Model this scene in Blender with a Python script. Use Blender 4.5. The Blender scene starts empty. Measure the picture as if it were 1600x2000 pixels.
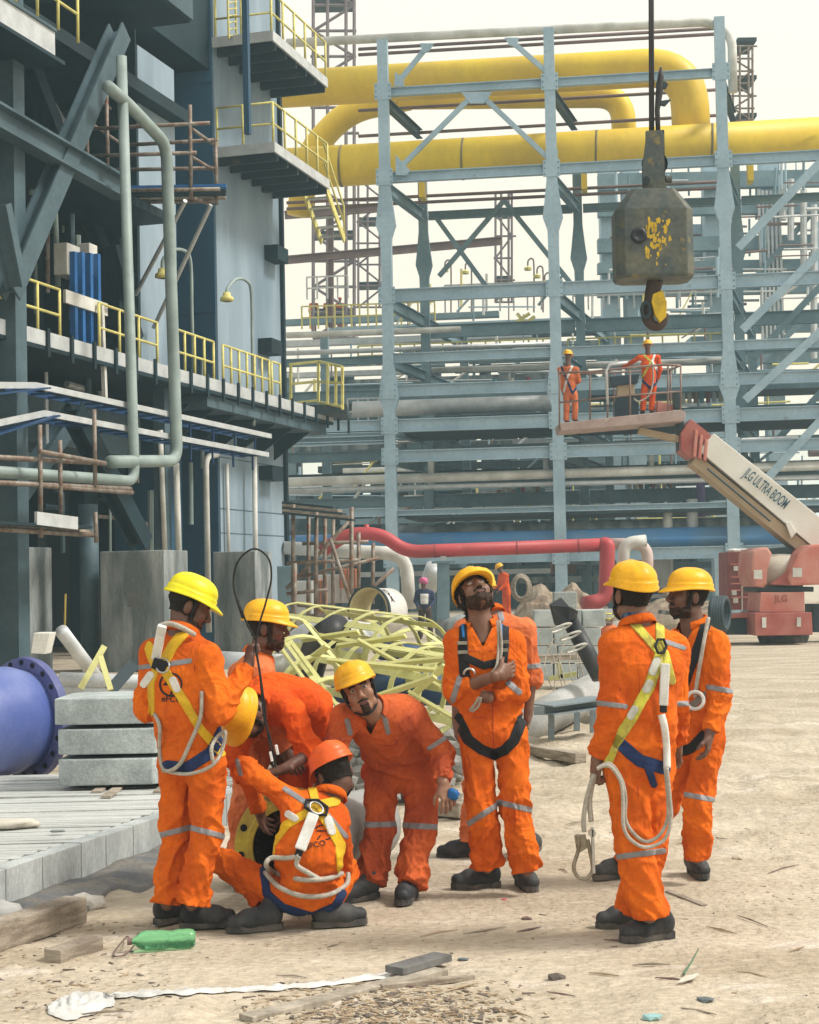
import bpy, bmesh, math, random
import numpy as np
from mathutils import Vector as V, Matrix
from mathutils.bvhtree import BVHTree
random.seed(7); RNG = np.random.default_rng(7)
R = math.radians
C = bpy.context.scene.collection
# ---------------------------------------------------------------- camera, sky, sun, exposure
FPX, HOR, ROLL, EYE = 3200.0, 1130.0, R(1.15), 1.65      # focal length in photo pixels, horizon row, roll, eye height
_p = math.atan((HOR-1000)/FPX)
CF = V((0, math.cos(_p), math.sin(_p)))
_u0 = V((0, -math.sin(_p), math.cos(_p))); _r0 = V((1, 0, 0))
CR = math.cos(ROLL)*_r0 - math.sin(ROLL)*_u0
CU = math.sin(ROLL)*_r0 + math.cos(ROLL)*_u0
CO = V((0, 0, EYE))
cd = bpy.data.cameras.new('camera'); cam = bpy.data.objects.new('camera', cd); C.objects.link(cam)
cam.matrix_world = Matrix(((CR.x, CU.x, -CF.x, CO.x), (CR.y, CU.y, -CF.y, CO.y), (CR.z, CU.z, -CF.z, CO.z), (0, 0, 0, 1)))
cd.sensor_fit = 'HORIZONTAL'; cd.sensor_width = 36.0; cd.lens = 36.0*FPX/1600.0
cd.clip_start = 0.1; cd.clip_end = 2000
bpy.context.scene.camera = cam
SUN_EL, SUN_AZ = R(50), R(98)        # azimuth measured from +Y towards +X
wd = bpy.data.worlds.new('World'); bpy.context.scene.world = wd; wd.use_nodes = True
nt = wd.node_tree; nt.nodes.clear()
sky = nt.nodes.new('ShaderNodeTexSky'); sky.sky_type = 'NISHITA'; sky.sun_disc = False
sky.sun_elevation = SUN_EL; sky.sun_rotation = SUN_AZ; sky.dust_density = 6.0; sky.air_density = 1.6; sky.ozone_density = 1.0
sc_ = nt.nodes.new('ShaderNodeMixRGB'); sc_.inputs[0].default_value = 0.86
tc_ = nt.nodes.new('ShaderNodeTexCoord'); sx_w = nt.nodes.new('ShaderNodeSeparateXYZ'); nt.links.new(tc_.outputs['Generated'], sx_w.inputs[0])
cr_ = nt.nodes.new('ShaderNodeValToRGB'); nt.links.new(sx_w.outputs['Z'], cr_.inputs[0])      # milky overcast layer: peach haze low, cream above
cr_.color_ramp.elements[0].position = 0.05; cr_.color_ramp.elements[0].color = (.88, .735, .54, 1)
cr_.color_ramp.elements[1].position = 0.42; cr_.color_ramp.elements[1].color = (.81, .785, .71, 1)
m10 = nt.nodes.new('ShaderNodeMixRGB'); m10.blend_type = 'MULTIPLY'; m10.inputs[0].default_value = 1; m10.inputs[2].default_value = (10, 10, 10, 1); nt.links.new(cr_.outputs[0], m10.inputs[1])
bg = nt.nodes.new('ShaderNodeBackground'); bg.inputs['Strength'].default_value = 0.1
wo = nt.nodes.new('ShaderNodeOutputWorld')
nt.links.new(m10.outputs[0], sc_.inputs[2]); nt.links.new(sky.outputs[0], sc_.inputs[1]); nt.links.new(sc_.outputs[0], bg.inputs['Color']); nt.links.new(bg.outputs[0], wo.inputs['Surface'])
sl = bpy.data.lights.new('sun', 'SUN'); sl.energy = 2.5; sl.angle = R(13); sl.color = (1.0, 0.95, 0.87)
so = bpy.data.objects.new('sun', sl); C.objects.link(so)
_sd = V((math.sin(SUN_AZ)*math.cos(SUN_EL), math.cos(SUN_AZ)*math.cos(SUN_EL), math.sin(SUN_EL)))
so.rotation_euler = _sd.to_track_quat('Z', 'Y').to_euler(); so.location = (20, -10, 40)
S = bpy.context.scene
S.view_settings.view_transform = 'Standard'; S.view_settings.look = 'None'
S.view_settings.exposure = 0.58; S.view_settings.gamma = 1.0; S.view_settings.use_curve_mapping = False
S.render.engine = 'CYCLES'; S.cycles.use_denoising = True
S.cycles.volume_bounces = 1; S.cycles.max_bounces = 6; S.cycles.diffuse_bounces = 3; S.cycles.transparent_max_bounces = 8
S.cycles.volume_step_rate = 4
# ---------------------------------------------------------------- pixels of the photograph to points of the place
def ray(px, py):
    return CF + CR*((px-800)/FPX) + CU*((1000-py)/FPX)
def P(px, py, Y):
    d = ray(px, py); return CO + d*(Y/d.y)
def G(px, py, z=0.0):
    d = ray(px, py); return CO + d*((z-EYE)/d.z)
def PL(px, py, p0, n):                    # ray meets the plane through p0 with normal n
    d = ray(px, py); return CO + d*((V(p0)-CO).dot(V(n))/d.dot(V(n)))
def proj(A):                              # (N,3) -> (N,2) photo pixels
    q = np.asarray(A, float) - np.array(CO)
    z = q @ np.array(CF)
    return np.stack([800 + FPX*(q @ np.array(CR))/z, 1000 - FPX*(q @ np.array(CU))/z], 1)
# ---------------------------------------------------------------- materials
MATS = {}
def srgb(h):
    c = [int(h[i:i+2], 16)/255 for i in (0, 2, 4)]
    return tuple(x/12.92 if x <= .04045 else ((x+.055)/1.055)**2.4 for x in c)
def M(name, col, rough=.6, metal=0.0, col2=None, scale=2.0, amt=.5, stretch=(1, 1, 1), fine=.12, fscale=40, bump=0.0, bscale=30, spec=.4, trans=0.0, rust=None, rustamt=.45, rscale=6, bstretch=(1, 1, 1), ior=1.45, crease=0.0, cscale=9):
    if name in MATS: return MATS[name]
    m = bpy.data.materials.new(name); m.use_nodes = True
    t = m.node_tree; n = t.nodes; L = t.links; b = n['Principled BSDF']
    b.inputs['Roughness'].default_value = rough; b.inputs['Metallic'].default_value = metal
    b.inputs['Specular IOR Level'].default_value = spec; b.inputs['IOR'].default_value = ior
    b.inputs['Transmission Weight'].default_value = trans
    geo = n.new('ShaderNodeNewGeometry')
    def noise(sc, det=5, st=(1, 1, 1)):
        mp = n.new('ShaderNodeMapping'); mp.inputs['Scale'].default_value = st; L.new(geo.outputs['Position'], mp.inputs['Vector'])
        x = n.new('ShaderNodeTexNoise'); x.inputs['Scale'].default_value = sc; x.inputs['Detail'].default_value = det
        L.new(mp.outputs[0], x.inputs['Vector']); return x.outputs['Fac']
    def ramp(src, lo, hi):
        r = n.new('ShaderNodeMapRange'); r.inputs['From Min'].default_value = lo; r.inputs['From Max'].default_value = hi
        r.clamp = True; L.new(src, r.inputs['Value']); return r.outputs[0]
    c2 = col2 if col2 else tuple(x*.72 for x in col)
    mx = n.new('ShaderNodeMixRGB'); mx.inputs[1].default_value = (*col, 1); mx.inputs[2].default_value = (*c2, 1)
    mm = n.new('ShaderNodeMath'); mm.operation = 'MULTIPLY'; mm.inputs[1].default_value = amt*1.6
    L.new(ramp(noise(scale, 6, stretch), .38, .68), mm.inputs[0]); L.new(mm.outputs[0], mx.inputs[0])
    out = mx.outputs[0]
    if rust:
        rx = n.new('ShaderNodeMixRGB'); rx.inputs[2].default_value = (*rust, 1); L.new(out, rx.inputs[1])
        L.new(ramp(noise(rscale, 8, stretch), 1-rustamt, 1-rustamt+.12), rx.inputs[0]); out = rx.outputs[0]
    if fine:
        fx = n.new('ShaderNodeMixRGB'); fx.blend_type = 'MULTIPLY'; fx.inputs[0].default_value = 1
        mr = n.new('ShaderNodeMapRange'); mr.inputs['From Min'].default_value = .3; mr.inputs['From Max'].default_value = .7
        mr.inputs['To Min'].default_value = 1-fine; mr.inputs['To Max'].default_value = 1+fine
        L.new(noise(fscale, 4, stretch), mr.inputs['Value']); L.new(out, fx.inputs[1]); L.new(mr.outputs[0], fx.inputs[2]); out = fx.outputs[0]
    L.new(out, b.inputs['Base Color'])
    if bump:
        bp = n.new('ShaderNodeBump'); bp.inputs['Strength'].default_value = min(1, bump); bp.inputs['Distance'].default_value = .5/bscale
        L.new(noise(bscale, 6, bstretch), bp.inputs['Height']); L.new(bp.outputs[0], b.inputs['Normal'])
    if crease:
        cn = n.new('ShaderNodeTexNoise'); cn.inputs['Scale'].default_value = cscale; cn.inputs['Detail'].default_value = 2; cn.inputs['Distortion'].default_value = 1.1
        mp = n.new('ShaderNodeMapping'); mp.inputs['Scale'].default_value = (1, 1, .8); mp.inputs['Rotation'].default_value = (.5, .4, 0); L.new(geo.outputs['Position'], mp.inputs['Vector']); L.new(mp.outputs[0], cn.inputs['Vector'])
        s1 = n.new('ShaderNodeMath'); s1.operation = 'SUBTRACT'; s1.inputs[1].default_value = .5; L.new(cn.outputs['Fac'], s1.inputs[0])
        s2 = n.new('ShaderNodeMath'); s2.operation = 'ABSOLUTE'; L.new(s1.outputs[0], s2.inputs[0])
        cb2 = n.new('ShaderNodeBump'); cb2.inputs['Strength'].default_value = crease; cb2.inputs['Distance'].default_value = .05; cb2.invert = True
        L.new(ramp(s2.outputs[0], 0, .10), cb2.inputs['Height'])
        if bump: L.new(bp.outputs[0], cb2.inputs['Normal'])
        L.new(cb2.outputs[0], b.inputs['Normal'])
    MATS[name] = m; return m
# ---------------------------------------------------------------- objects
BASE = {}
def thing(name, label, cat, loc, group=None, rz=0.0):
    o = bpy.data.objects.new(name, None); C.objects.link(o); o.location = loc; o.rotation_euler.z = rz
    o.empty_display_size = .1; o['label'] = label; o['category'] = cat
    if group: o['group'] = group
    BASE[o] = V(loc); return o
def tag(o, label, cat, group=None):
    o['label'] = label; o['category'] = cat
    if group: o['group'] = group
    return o
def kind(o, k): o['kind'] = k; return o
def meshob(name, verts, faces, mat, parent=None, smooth=False, base=None, uniform=None):
    me = bpy.data.meshes.new(name)
    vs = np.asarray(verts, dtype=np.float32).reshape(-1, 3)
    b = BASE.get(parent) if parent is not None else base
    if b is not None: vs = vs - np.array(b, dtype=np.float32)
    if isinstance(faces, np.ndarray):
        k = faces.shape[1]
        me.vertices.add(len(vs)); me.vertices.foreach_set('co', vs.ravel())
        me.loops.add(faces.size); me.loops.foreach_set('vertex_index', faces.astype(np.int32).ravel())
        me.polygons.add(len(faces)); me.polygons.foreach_set('loop_start', np.arange(0, faces.size, k, dtype=np.int32))
        me.update(calc_edges=True); me.validate()
    else:
        me.from_pydata([tuple(x) for x in vs.tolist()], [], faces); me.update()
    me.materials.append(mat)
    if smooth: me.polygons.foreach_set('use_smooth', [True]*len(me.polygons))
    if smooth == 'auto':
        try: me.set_sharp_from_angle(angle=R(35))
        except Exception: pass
    o = bpy.data.objects.new(name, me); C.objects.link(o)
    if parent is not None:
        o.parent = parent; BASE[o] = BASE[parent]
    else:
        BASE[o] = V(base) if base is not None else V((0, 0, 0))
        if base is not None: o.location = base
    return o
def copy_tree(o, loc, rz=0.0, label=None, parent=None, sc=None):
    c = o.copy(); C.objects.link(c)
    if parent is None:
        c.location = loc; c.rotation_euler.z = rz
        if label: c['label'] = label
        if sc: c.scale = sc
    else: c.parent = parent
    for ch in o.children: copy_tree(ch, None, parent=c)
    return c
class MB:
    """collects shapes, then links them as ONE mesh object"""
    def __init__(s): s.v = []; s.f = []
    def add(s, vs, fs):
        o = len(s.v); s.v += [tuple(x) for x in vs]; s.f += [tuple(i+o for i in f) for f in fs]; return s
    def box(s, c, h, ax=None):             # centre, half sizes, axes
        X, Y, Z = ax if ax else (V((1, 0, 0)), V((0, 1, 0)), V((0, 0, 1))); c = V(c)
        vs = [c+X*(h[0]*a)+Y*(h[1]*b)+Z*(h[2]*d) for a in (-1, 1) for b in (-1, 1) for d in (-1, 1)]
        return s.add(vs, [(0, 1, 3, 2), (4, 6, 7, 5), (0, 4, 5, 1), (2, 3, 7, 6), (0, 2, 6, 4), (1, 5, 7, 3)])
    def frame(s, a, b, up=V((0, 0, 1))):
        d = (V(b)-V(a)); L = d.length; d = d/L
        x = d.cross(up)
        if x.length < 1e-3: x = d.cross(V((1, 0, 0)))
        x.normalize(); return d, x, x.cross(d), L
    def bar(s, a, b, w, h, up=V((0, 0, 1))):   # w sideways, h along up
        d, x, y, L = s.frame(a, b, up)
        return s.box((V(a)+V(b))/2, (L/2, w/2, h/2), (d, x, y))
    def prof(s, a, b, pts, up=V((0, 0, 1))):   # extrude a closed outline
        d, x, y, L = s.frame(a, b, up); n = len(pts)
        vs = [V(a)+x*p+y*q for p, q in pts]+[V(b)+x*p+y*q for p, q in pts]
        return s.add(vs, [(i, (i+1) % n, n+(i+1) % n, n+i) for i in range(n)]+[tuple(range(n))[::-1], tuple(range(n, 2*n))])
    def ibeam(s, a, b, w, h, t=.02, up=V((0, 0, 1))):
        W, H = w/2, h/2
        return s.prof(a, b, [(-W, -H), (W, -H), (W, -H+t), (t/2, -H+t), (t/2, H-t), (W, H-t), (W, H), (-W, H), (-W, H-t), (-t/2, H-t), (-t/2, -H+t), (-W, -H+t)], up)
    def tube(s, pts, r, n=10, cap=True):
        pts = [V(p) for p in pts]; rs = r if isinstance(r, (list, tuple)) else [r]*len(pts)
        T = []
        for i in range(len(pts)):
            a = pts[max(0, i-1)]; b = pts[min(len(pts)-1, i+1)]; d = b-a
            if d.length < 1e-9: d = V((0, 0, 1))
            T.append(d.normalized())
        x = T[0].cross(V((0, 0, 1)))
        if x.length < 1e-2: x = T[0].cross(V((1, 0, 0)))
        x.normalize(); vs = []
        for i, p in enumerate(pts):
            x = x-T[i]*x.dot(T[i]); x.normalize(); y = T[i].cross(x)
            k = 1.0
            if 0 < i < len(pts)-1:
                c = (pts[i]-pts[i-1]).normalized().dot((pts[i+1]-pts[i]).normalized()); k = 1/max(.6, math.sqrt(max(.01, (1+c)/2)))
            for j in range(n):
                a = 2*math.pi*j/n; vs.append(p+x*(math.cos(a)*rs[i])+y*(math.sin(a)*rs[i]))
        fs = [(i*n+j, i*n+(j+1) % n, (i+1)*n+(j+1) % n, (i+1)*n+j) for i in range(len(pts)-1) for j in range(n)]
        if cap: fs += [tuple(range(n))[::-1], tuple((len(pts)-1)*n+j for j in range(n))]
        return s.add(vs, fs)
    def lathe(s, c, ax, prof, n=32):       # prof: (radius, distance along axis)
        ax = V(ax).normalized(); x = ax.cross(V((0, 0, 1)))
        if x.length < 1e-2: x = ax.cross(V((1, 0, 0)))
        x.normalize(); y = ax.cross(x); c = V(c); vs = []
        for r, h in prof:
            for j in range(n):
                a = 2*math.pi*j/n; vs.append(c+ax*h+x*(r*math.cos(a))+y*(r*math.sin(a)))
        return s.add(vs, [(i*n+j, i*n+(j+1) % n, (i+1)*n+(j+1) % n, (i+1)*n+j) for i in range(len(prof)-1) for j in range(n)])
    def prism(s, pts, dirv):               # flat outline pushed along dirv
        n = len(pts); d = V(dirv); vs = [V(p) for p in pts]+[V(p)+d for p in pts]
        return s.add(vs, [(i, (i+1) % n, n+(i+1) % n, n+i) for i in range(n)]+[tuple(range(n))[::-1], tuple(range(n, 2*n))])
    def rock(s, c, r, sq=(1, 1, 1), seed=0, n=1):
        bm = bmesh.new(); bmesh.ops.create_icosphere(bm, subdivisions=n, radius=1.0); rr = random.Random(seed)
        vs = [V(c)+V((v.co.x*r*sq[0], v.co.y*r*sq[1], v.co.z*r*sq[2]))*rr.uniform(.72, 1.15) for v in bm.verts]
        fs = [tuple(v.index for v in f.verts) for f in bm.faces]; bm.free(); return s.add(vs, fs)
    def to(s, name, mat, parent=None, smooth=False, base=None, bevel=0):
        if bevel:
            bm = bmesh.new(); vv = [bm.verts.new(v) for v in s.v]
            for f in s.f:
                try: bm.faces.new([vv[i] for i in f])
                except Exception: pass
            bmesh.ops.bevel(bm, geom=bm.edges[:], offset=bevel, segments=2, affect='EDGES', profile=.6)
            bm.verts.index_update(); s.v = [tuple(v.co) for v in bm.verts]; s.f = [tuple(v.index for v in f.verts) for f in bm.faces]; bm.free()
        return meshob(name, s.v, s.f, mat, parent, smooth, base)
def rnd(pts, r, n=6):                      # round the corners of a path
    pts = [V(p) for p in pts]; out = [pts[0]]
    for i in range(1, len(pts)-1):
        a, b, c = pts[i-1], pts[i], pts[i+1]
        k = min(r, (a-b).length*.49, (c-b).length*.49)
        p, q = b+(a-b).normalized()*k, b+(c-b).normalized()*k
        for j in range(n+1):
            t = j/n; out.append(p*(1-t)**2+b*(2*t*(1-t))+q*t*t)
    return out+[pts[-1]]
def spline(pts, n=8):                      # Catmull-Rom
    pts = [V(p) for p in pts]; q = [pts[0]]+pts+[pts[-1]]; out = []
    for i in range(1, len(q)-2):
        for j in range(n):
            t = j/n; a, b, c, d = q[i-1], q[i], q[i+1], q[i+2]
            out.append(.5*((2*b)+(c-a)*t+(2*a-5*b+4*c-d)*t*t+(3*b-a-3*c+d)*t**3))
    return out+[pts[-1]]
def vnoise(x, y, seed=0):                  # 2-D value noise, numpy
    xi = np.floor(x).astype(np.int64); yi = np.floor(y).astype(np.int64); fx = x-xi; fy = y-yi
    fx = fx*fx*(3-2*fx); fy = fy*fy*(3-2*fy)
    def h(a, b):
        q = (a*374761393+b*668265263+seed*974634777) & 0x7fffffff
        q = ((q ^ (q >> 13))*1274126177) & 0x7fffffff
        return ((q ^ (q >> 16)) & 0xffff)/65535.0
    return (h(xi, yi)*(1-fx)+h(xi+1, yi)*fx)*(1-fy)+(h(xi, yi+1)*(1-fx)+h(xi+1, yi+1)*fx)*fy
# ---------------------------------------------------------------- people: distance fields meshed with surface nets
f32 = np.float32
class Field:
    def __init__(s, lo, hi, h):
        s.lo = np.array(lo, f32); s.h = h
        n = np.ceil((np.array(hi)-s.lo)/h).astype(int)+1
        s.ax = [s.lo[i]+h*np.arange(n[i], dtype=f32) for i in range(3)]
        s.D = np.full(n, .4, f32)
    def blend(s, lo, hi, fn, k=.015, sub=False):
        i0 = [max(0, int((lo[i]-s.lo[i])/s.h)) for i in range(3)]; i1 = [min(len(s.ax[i]), int((hi[i]-s.lo[i])/s.h)+2) for i in range(3)]
        if any(a >= b for a, b in zip(i0, i1)): return
        sl = tuple(slice(a, b) for a, b in zip(i0, i1))
        X, Y, Z = s.ax[0][sl[0]][:, None, None], s.ax[1][sl[1]][None, :, None], s.ax[2][sl[2]][None, None, :]
        d = fn(X, Y, Z).astype(f32); D = s.D[sl]
        if sub:
            d = -d; h = np.clip(.5-.5*(d-D)/k, 0, 1); s.D[sl] = d*(1-h)+D*h+k*h*(1-h) if False else np.maximum(D, d)
            return
        h = np.clip(.5+.5*(D-d)/k, 0, 1); s.D[sl] = D*(1-h)+d*h-k*h*(1-h)
    def cap(s, a, b, ra, rb, k=.015, fold=None, cut=None, sub=False):
        a = np.array(a, f32); b = np.array(b, f32); u = b-a; L = float(np.linalg.norm(u))+1e-6; u = u/L; m = max(ra, rb)+.05
        e1 = np.cross(u, [0, 0, 1] if abs(u[2]) < .8 else [0, 1, 0]); e1 /= np.linalg.norm(e1); e2 = np.cross(u, e1)
        def fn(X, Y, Z):
            x, y, z = X-a[0], Y-a[1], Z-a[2]; t = x*u[0]+y*u[1]+z*u[2]; tc = np.clip(t, 0, L)
            qx, qy, qz = x-tc*u[0], y-tc*u[1], z-tc*u[2]
            d = np.sqrt(qx*qx+qy*qy+qz*qz)-(ra+(rb-ra)*tc/L)
            if fold:
                th = np.arctan2(x*e1[0]+y*e1[1]+z*e1[2], x*e2[0]+y*e2[1]+z*e2[2]); d = d-fold(tc, th, L)
            if cut is not None: d = np.maximum(d, t-cut*L)
            return d
        s.blend(np.minimum(a, b)-m, np.maximum(a, b)+m, fn, k, sub)
    def ecap(s, a, b, lat, wa, wb, k=.04, fold=None, yoff=None):
        a = np.array(a, f32); b = np.array(b, f32); u = b-a; L = float(np.linalg.norm(u))+1e-6; u = u/L
        x1 = np.array(lat, f32); x1 = x1-u*np.dot(x1, u); x1 /= np.linalg.norm(x1); z1 = np.cross(x1, u); m = max(*wa, *wb)+.06
        def fn(X, Y, Z):
            x, y, z = X-a[0], Y-a[1], Z-a[2]; t = x*u[0]+y*u[1]+z*u[2]; tc = np.clip(t, 0, L); f = tc/L
            w = wa[0]+(wb[0]-wa[0])*f; h = wa[1]+(wb[1]-wa[1])*f
            p = x*x1[0]+y*x1[1]+z*x1[2]; q = x*z1[0]+y*z1[1]+z*z1[2]; e = (t-tc)
            g = np.sqrt((p/w)**2+(q/h)**2+(e/np.minimum(w, h))**2)
            d = (g-1)*np.minimum(w, h)*.9
            if fold: d = d-fold(tc, np.arctan2(p, q), L)
            return d
        s.blend(np.minimum(a, b)-m, np.maximum(a, b)+m, fn, k)
    def ell(s, c, r, k=.015, sub=False, rot=None):
        c = np.array(c, f32); m = max(r)+.03
        def fn(X, Y, Z):
            x, y, z = X-c[0], Y-c[1], Z-c[2]
            if rot is not None: x, y, z = (rot[i][0]*x+rot[i][1]*y+rot[i][2]*z for i in range(3))
            g = np.sqrt((x/r[0])**2+(y/r[1])**2+(z/r[2])**2); return (g-1)*min(r)
        s.blend(c-m, c+m, fn, k, sub)
    def mesh(s):
        D = s.D; ins = D < 0; nx, ny, nz = D.shape
        cnt = np.zeros((nx-1, ny-1, nz-1), f32); acc = np.zeros((nx-1, ny-1, nz-1, 3), f32)
        quads = []; edges = []
        for ax in range(3):
            lo = [slice(None)]*3; hi = [slice(None)]*3; lo[ax] = slice(0, -1); hi[ax] = slice(1, None)
            A, B = D[tuple(lo)], D[tuple(hi)]; idx = np.argwhere((A < 0) != (B < 0))
            a = A[tuple(idx.T)]; b = B[tuple(idx.T)]; t = a/(a-b); p = idx.astype(f32); p[:, ax] += t
            o1, o2 = (ax+1) % 3, (ax+2) % 3
            for d1 in (0, 1):
                for d2 in (0, 1):
                    q = idx.copy(); q[:, o1] -= d1; q[:, o2] -= d2
                    ok = (q[:, o1] >= 0) & (q[:, o2] >= 0) & (q[:, o1] < D.shape[o1]-1) & (q[:, o2] < D.shape[o2]-1)
                    np.add.at(cnt, tuple(q[ok].T), 1); np.add.at(acc, tuple(q[ok].T), p[ok])
            ok = (idx[:, o1] > 0) & (idx[:, o2] > 0) & (idx[:, o1] < D.shape[o1]-1) & (idx[:, o2] < D.shape[o2]-1)
            edges.append((ax, idx[ok], (a < 0)[ok]))
        vid = np.full(cnt.shape, -1, np.int64); m = cnt > 0; vid[m] = np.arange(m.sum())
        vs = acc[m]/cnt[m][:, None]*s.h+s.lo
        for ax, idx, neg in edges:
            o1, o2 = (ax+1) % 3, (ax+2) % 3; c = []
            for d1, d2 in ((0, 0), (1, 0), (1, 1), (0, 1)):
                q = idx.copy(); q[:, o1] -= d1; q[:, o2] -= d2; c.append(vid[tuple(q.T)])
            c = np.stack(c, 1); c[~neg] = c[~neg][:, ::-1]; quads.append(c)
        Q = np.concatenate(quads) if quads else np.zeros((0, 4), int)
        return vs, Q
def tri(Q): return np.concatenate([Q[:, [0, 1, 2]], Q[:, [0, 2, 3]]])
def normals(vs, T):
    n = np.cross(vs[T[:, 1]]-vs[T[:, 0]], vs[T[:, 2]]-vs[T[:, 0]]); o = np.zeros_like(vs)
    for i in range(3): np.add.at(o, T[:, i], n)
    return o/(np.linalg.norm(o, axis=1)[:, None]+1e-12)
def clip(vs, ns, T, s):                    # keep the part of a mesh where s >= 0, cut exactly
    pos = s >= 0; k = pos[T].sum(1); P3, N3, F = [vs], [ns], [T[k == 3]]; base = len(vs)
    for want in (1, 2):
        t = T[k == want]
        if not len(t): continue
        lone = pos[t] if want == 1 else ~pos[t]; r = lone.argmax(1); i = np.arange(len(t))
        a, b, c = t[i, r], t[i, (r+1) % 3], t[i, (r+2) % 3]
        def cutp(p, q):
            f = (s[p]/(s[p]-s[q]))[:, None]; return vs[p]+(vs[q]-vs[p])*f, ns[p]+(ns[q]-ns[p])*f
        (p1, n1), (p2, n2) = cutp(a, b), cutp(a, c); m = len(t)
        i1 = base+np.arange(m); i2 = base+m+np.arange(m); P3 += [p1, p2]; N3 += [n1, n2]; base += 2*m
        if want == 1: F.append(np.stack([a, i1, i2], 1))
        else: F += [np.stack([i1, b, c], 1), np.stack([i1, c, i2], 1)]
    P3 = np.concatenate(P3); N3 = np.concatenate(N3); F = np.concatenate(F)
    key = np.round(P3*20000).astype(np.int64); u, inv = np.unique(key, axis=0, return_inverse=True); inv = inv.ravel()
    vp = np.zeros((len(u), 3)); vn = np.zeros((len(u), 3)); vp[inv] = P3; vn[inv] = N3; F = inv[F]
    F = F[(F[:, 0] != F[:, 1]) & (F[:, 1] != F[:, 2]) & (F[:, 0] != F[:, 2])]
    used = np.unique(F); rm = np.full(len(u), -1); rm[used] = np.arange(len(used))
    vn = vn[used]; return vp[used], vn/(np.linalg.norm(vn, axis=1)[:, None]+1e-9), rm[F]
def shell(vs, ns, F, off, dep):            # lifted skin with side walls
    if not len(F): return vs, F
    e = np.concatenate([F[:, [0, 1]], F[:, [1, 2]], F[:, [2, 0]]]); es = np.sort(e, 1)
    u, inv, c = np.unique(es, axis=0, return_inverse=True, return_counts=True); b = e[c[inv.ravel()] == 1]; n = len(vs)
    W = np.concatenate([np.stack([b[:, 1], b[:, 0], b[:, 0]+n], 1), np.stack([b[:, 1], b[:, 0]+n, b[:, 1]+n], 1)])
    return np.concatenate([vs+ns*off, vs-ns*dep]), np.concatenate([F, W])
def pdist(q, poly):                        # pixel distance to a polyline
    d = np.full(len(q), 1e9)
    for a, b in zip(poly[:-1], poly[1:]):
        a = np.array(a, float); b = np.array(b, float); u = b-a; L = u@u+1e-9
        t = np.clip(((q-a)@u)/L, 0, 1); d = np.minimum(d, np.linalg.norm(q-a-t[:, None]*u, axis=1))
    return d
def pin(q, poly):                          # signed pixel distance to an outline, inside positive
    d = pdist(q, list(poly)+[poly[0]]); ins = np.zeros(len(q), bool); n = len(poly)
    for i in range(n):
        (x1, y1), (x2, y2) = poly[i], poly[(i+1) % n]
        c = ((y1 > q[:, 1]) != (y2 > q[:, 1])) & (q[:, 0] < (x2-x1)*(q[:, 1]-y1)/(y2-y1+1e-12)+x1); ins ^= c
    return np.where(ins, d, -d)
def capd(vs, a, b, ra, rb):
    a = np.array(a); b = np.array(b); u = b-a; L = u@u+1e-9; t = np.clip(((vs-a)@u)/L, 0, 1)
    return np.linalg.norm(vs-a-t[:, None]*u, axis=1)-(ra+(rb-ra)*t)
def mkfold(seed, amp, lam, j0=1.0, j1=1.0, drape=.3, sharp=.11):
    def rid(n): return np.maximum(0, 1-np.abs(2*n-1)*1.35)**1.6
    def fn(t, th, L):
        cx, sx = np.cos(th+seed), np.sin(th+seed)
        r1 = rid(vnoise(t/lam+.9*cx+seed*3.1, 1.25*sx+.35*cx+seed*7.3+t*.6/lam*.5, 5))
        r2 = rid(vnoise(t/lam*1.9-1.2*sx+seed*5.7, 1.9*cx+.5*sx+seed*2.9-t/lam*.4, 6))
        e = .22+j0*np.exp(-(t/sharp)**2)+j1*np.exp(-((L-t)/sharp)**2)
        dr = vnoise(t*2.6+seed*4.3, 1.35*cx+.9*sx*.5+seed*1.3, 7)-.5
        d2 = rid(vnoise(t*4.5+1.1*sx+seed*9.1, 2.0*cx+seed*3.7+t*2, 8))
        return .70*amp*((r1-.3)*e*1.9+(r2-.3)*e*.8+drape*(dr*1.9+(d2-.3)*2.0))
    return fn
def biggest(vs, F):
    lab = np.arange(len(vs))
    for _ in range(400):
        m = lab[F].min(1); new = lab.copy()
        for i in range(3): np.minimum.at(new, F[:, i], m)
        new = new[new]
        if (new == lab).all(): break
        lab = new
    u, c = np.unique(lab[F[:, 0]], return_counts=True); return F[lab[F[:, 0]] == u[c.argmax()]]
# cloth, skin and gear
SKIN = M('skin_dark', (.135, .068, .048), .5, col2=(.095, .045, .033), scale=18, fine=.08, fscale=90, spec=.45, bump=.08, bscale=160)
SKINM = M('skin_brown', (.19, .098, .065), .5, col2=(.14, .066, .045), scale=18, fine=.08, fscale=90, spec=.45, bump=.08, bscale=160)
SKINL = M('skin_tan', (.30, .165, .108), .48, col2=(.22, .105, .068), scale=18, fine=.08, fscale=90, spec=.45, bump=.08, bscale=160)
HAIR = M('black_hair', (.018, .014, .013), .75, fine=.3, fscale=120, bump=.6, bscale=120, spec=.2)
BEARD = M('beard_hair', (.022, .016, .013), .8, col2=(.06, .036, .026), scale=70, amt=.9, fine=.4, fscale=190, bump=.6, bscale=150, spec=.15)
def cloth(nm, c, c2): return M(nm, c, .88, col2=c2, scale=4, amt=.75, fine=.10, fscale=55, bump=.7, bscale=20, spec=.12, bstretch=(1, 1, .45), crease=.22, cscale=6.5)
OR = cloth('orange_cotton', (.70, .145, .012), (.53, .088, .010))
OR2 = cloth('red_orange_cotton', (.74, .105, .012), (.58, .07, .010))
OR3 = cloth('dusty_orange_cotton', (.58, .125, .034), (.40, .078, .032))
OR4 = cloth('faded_orange_cotton', (.66, .19, .075), (.54, .13, .045))
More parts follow.
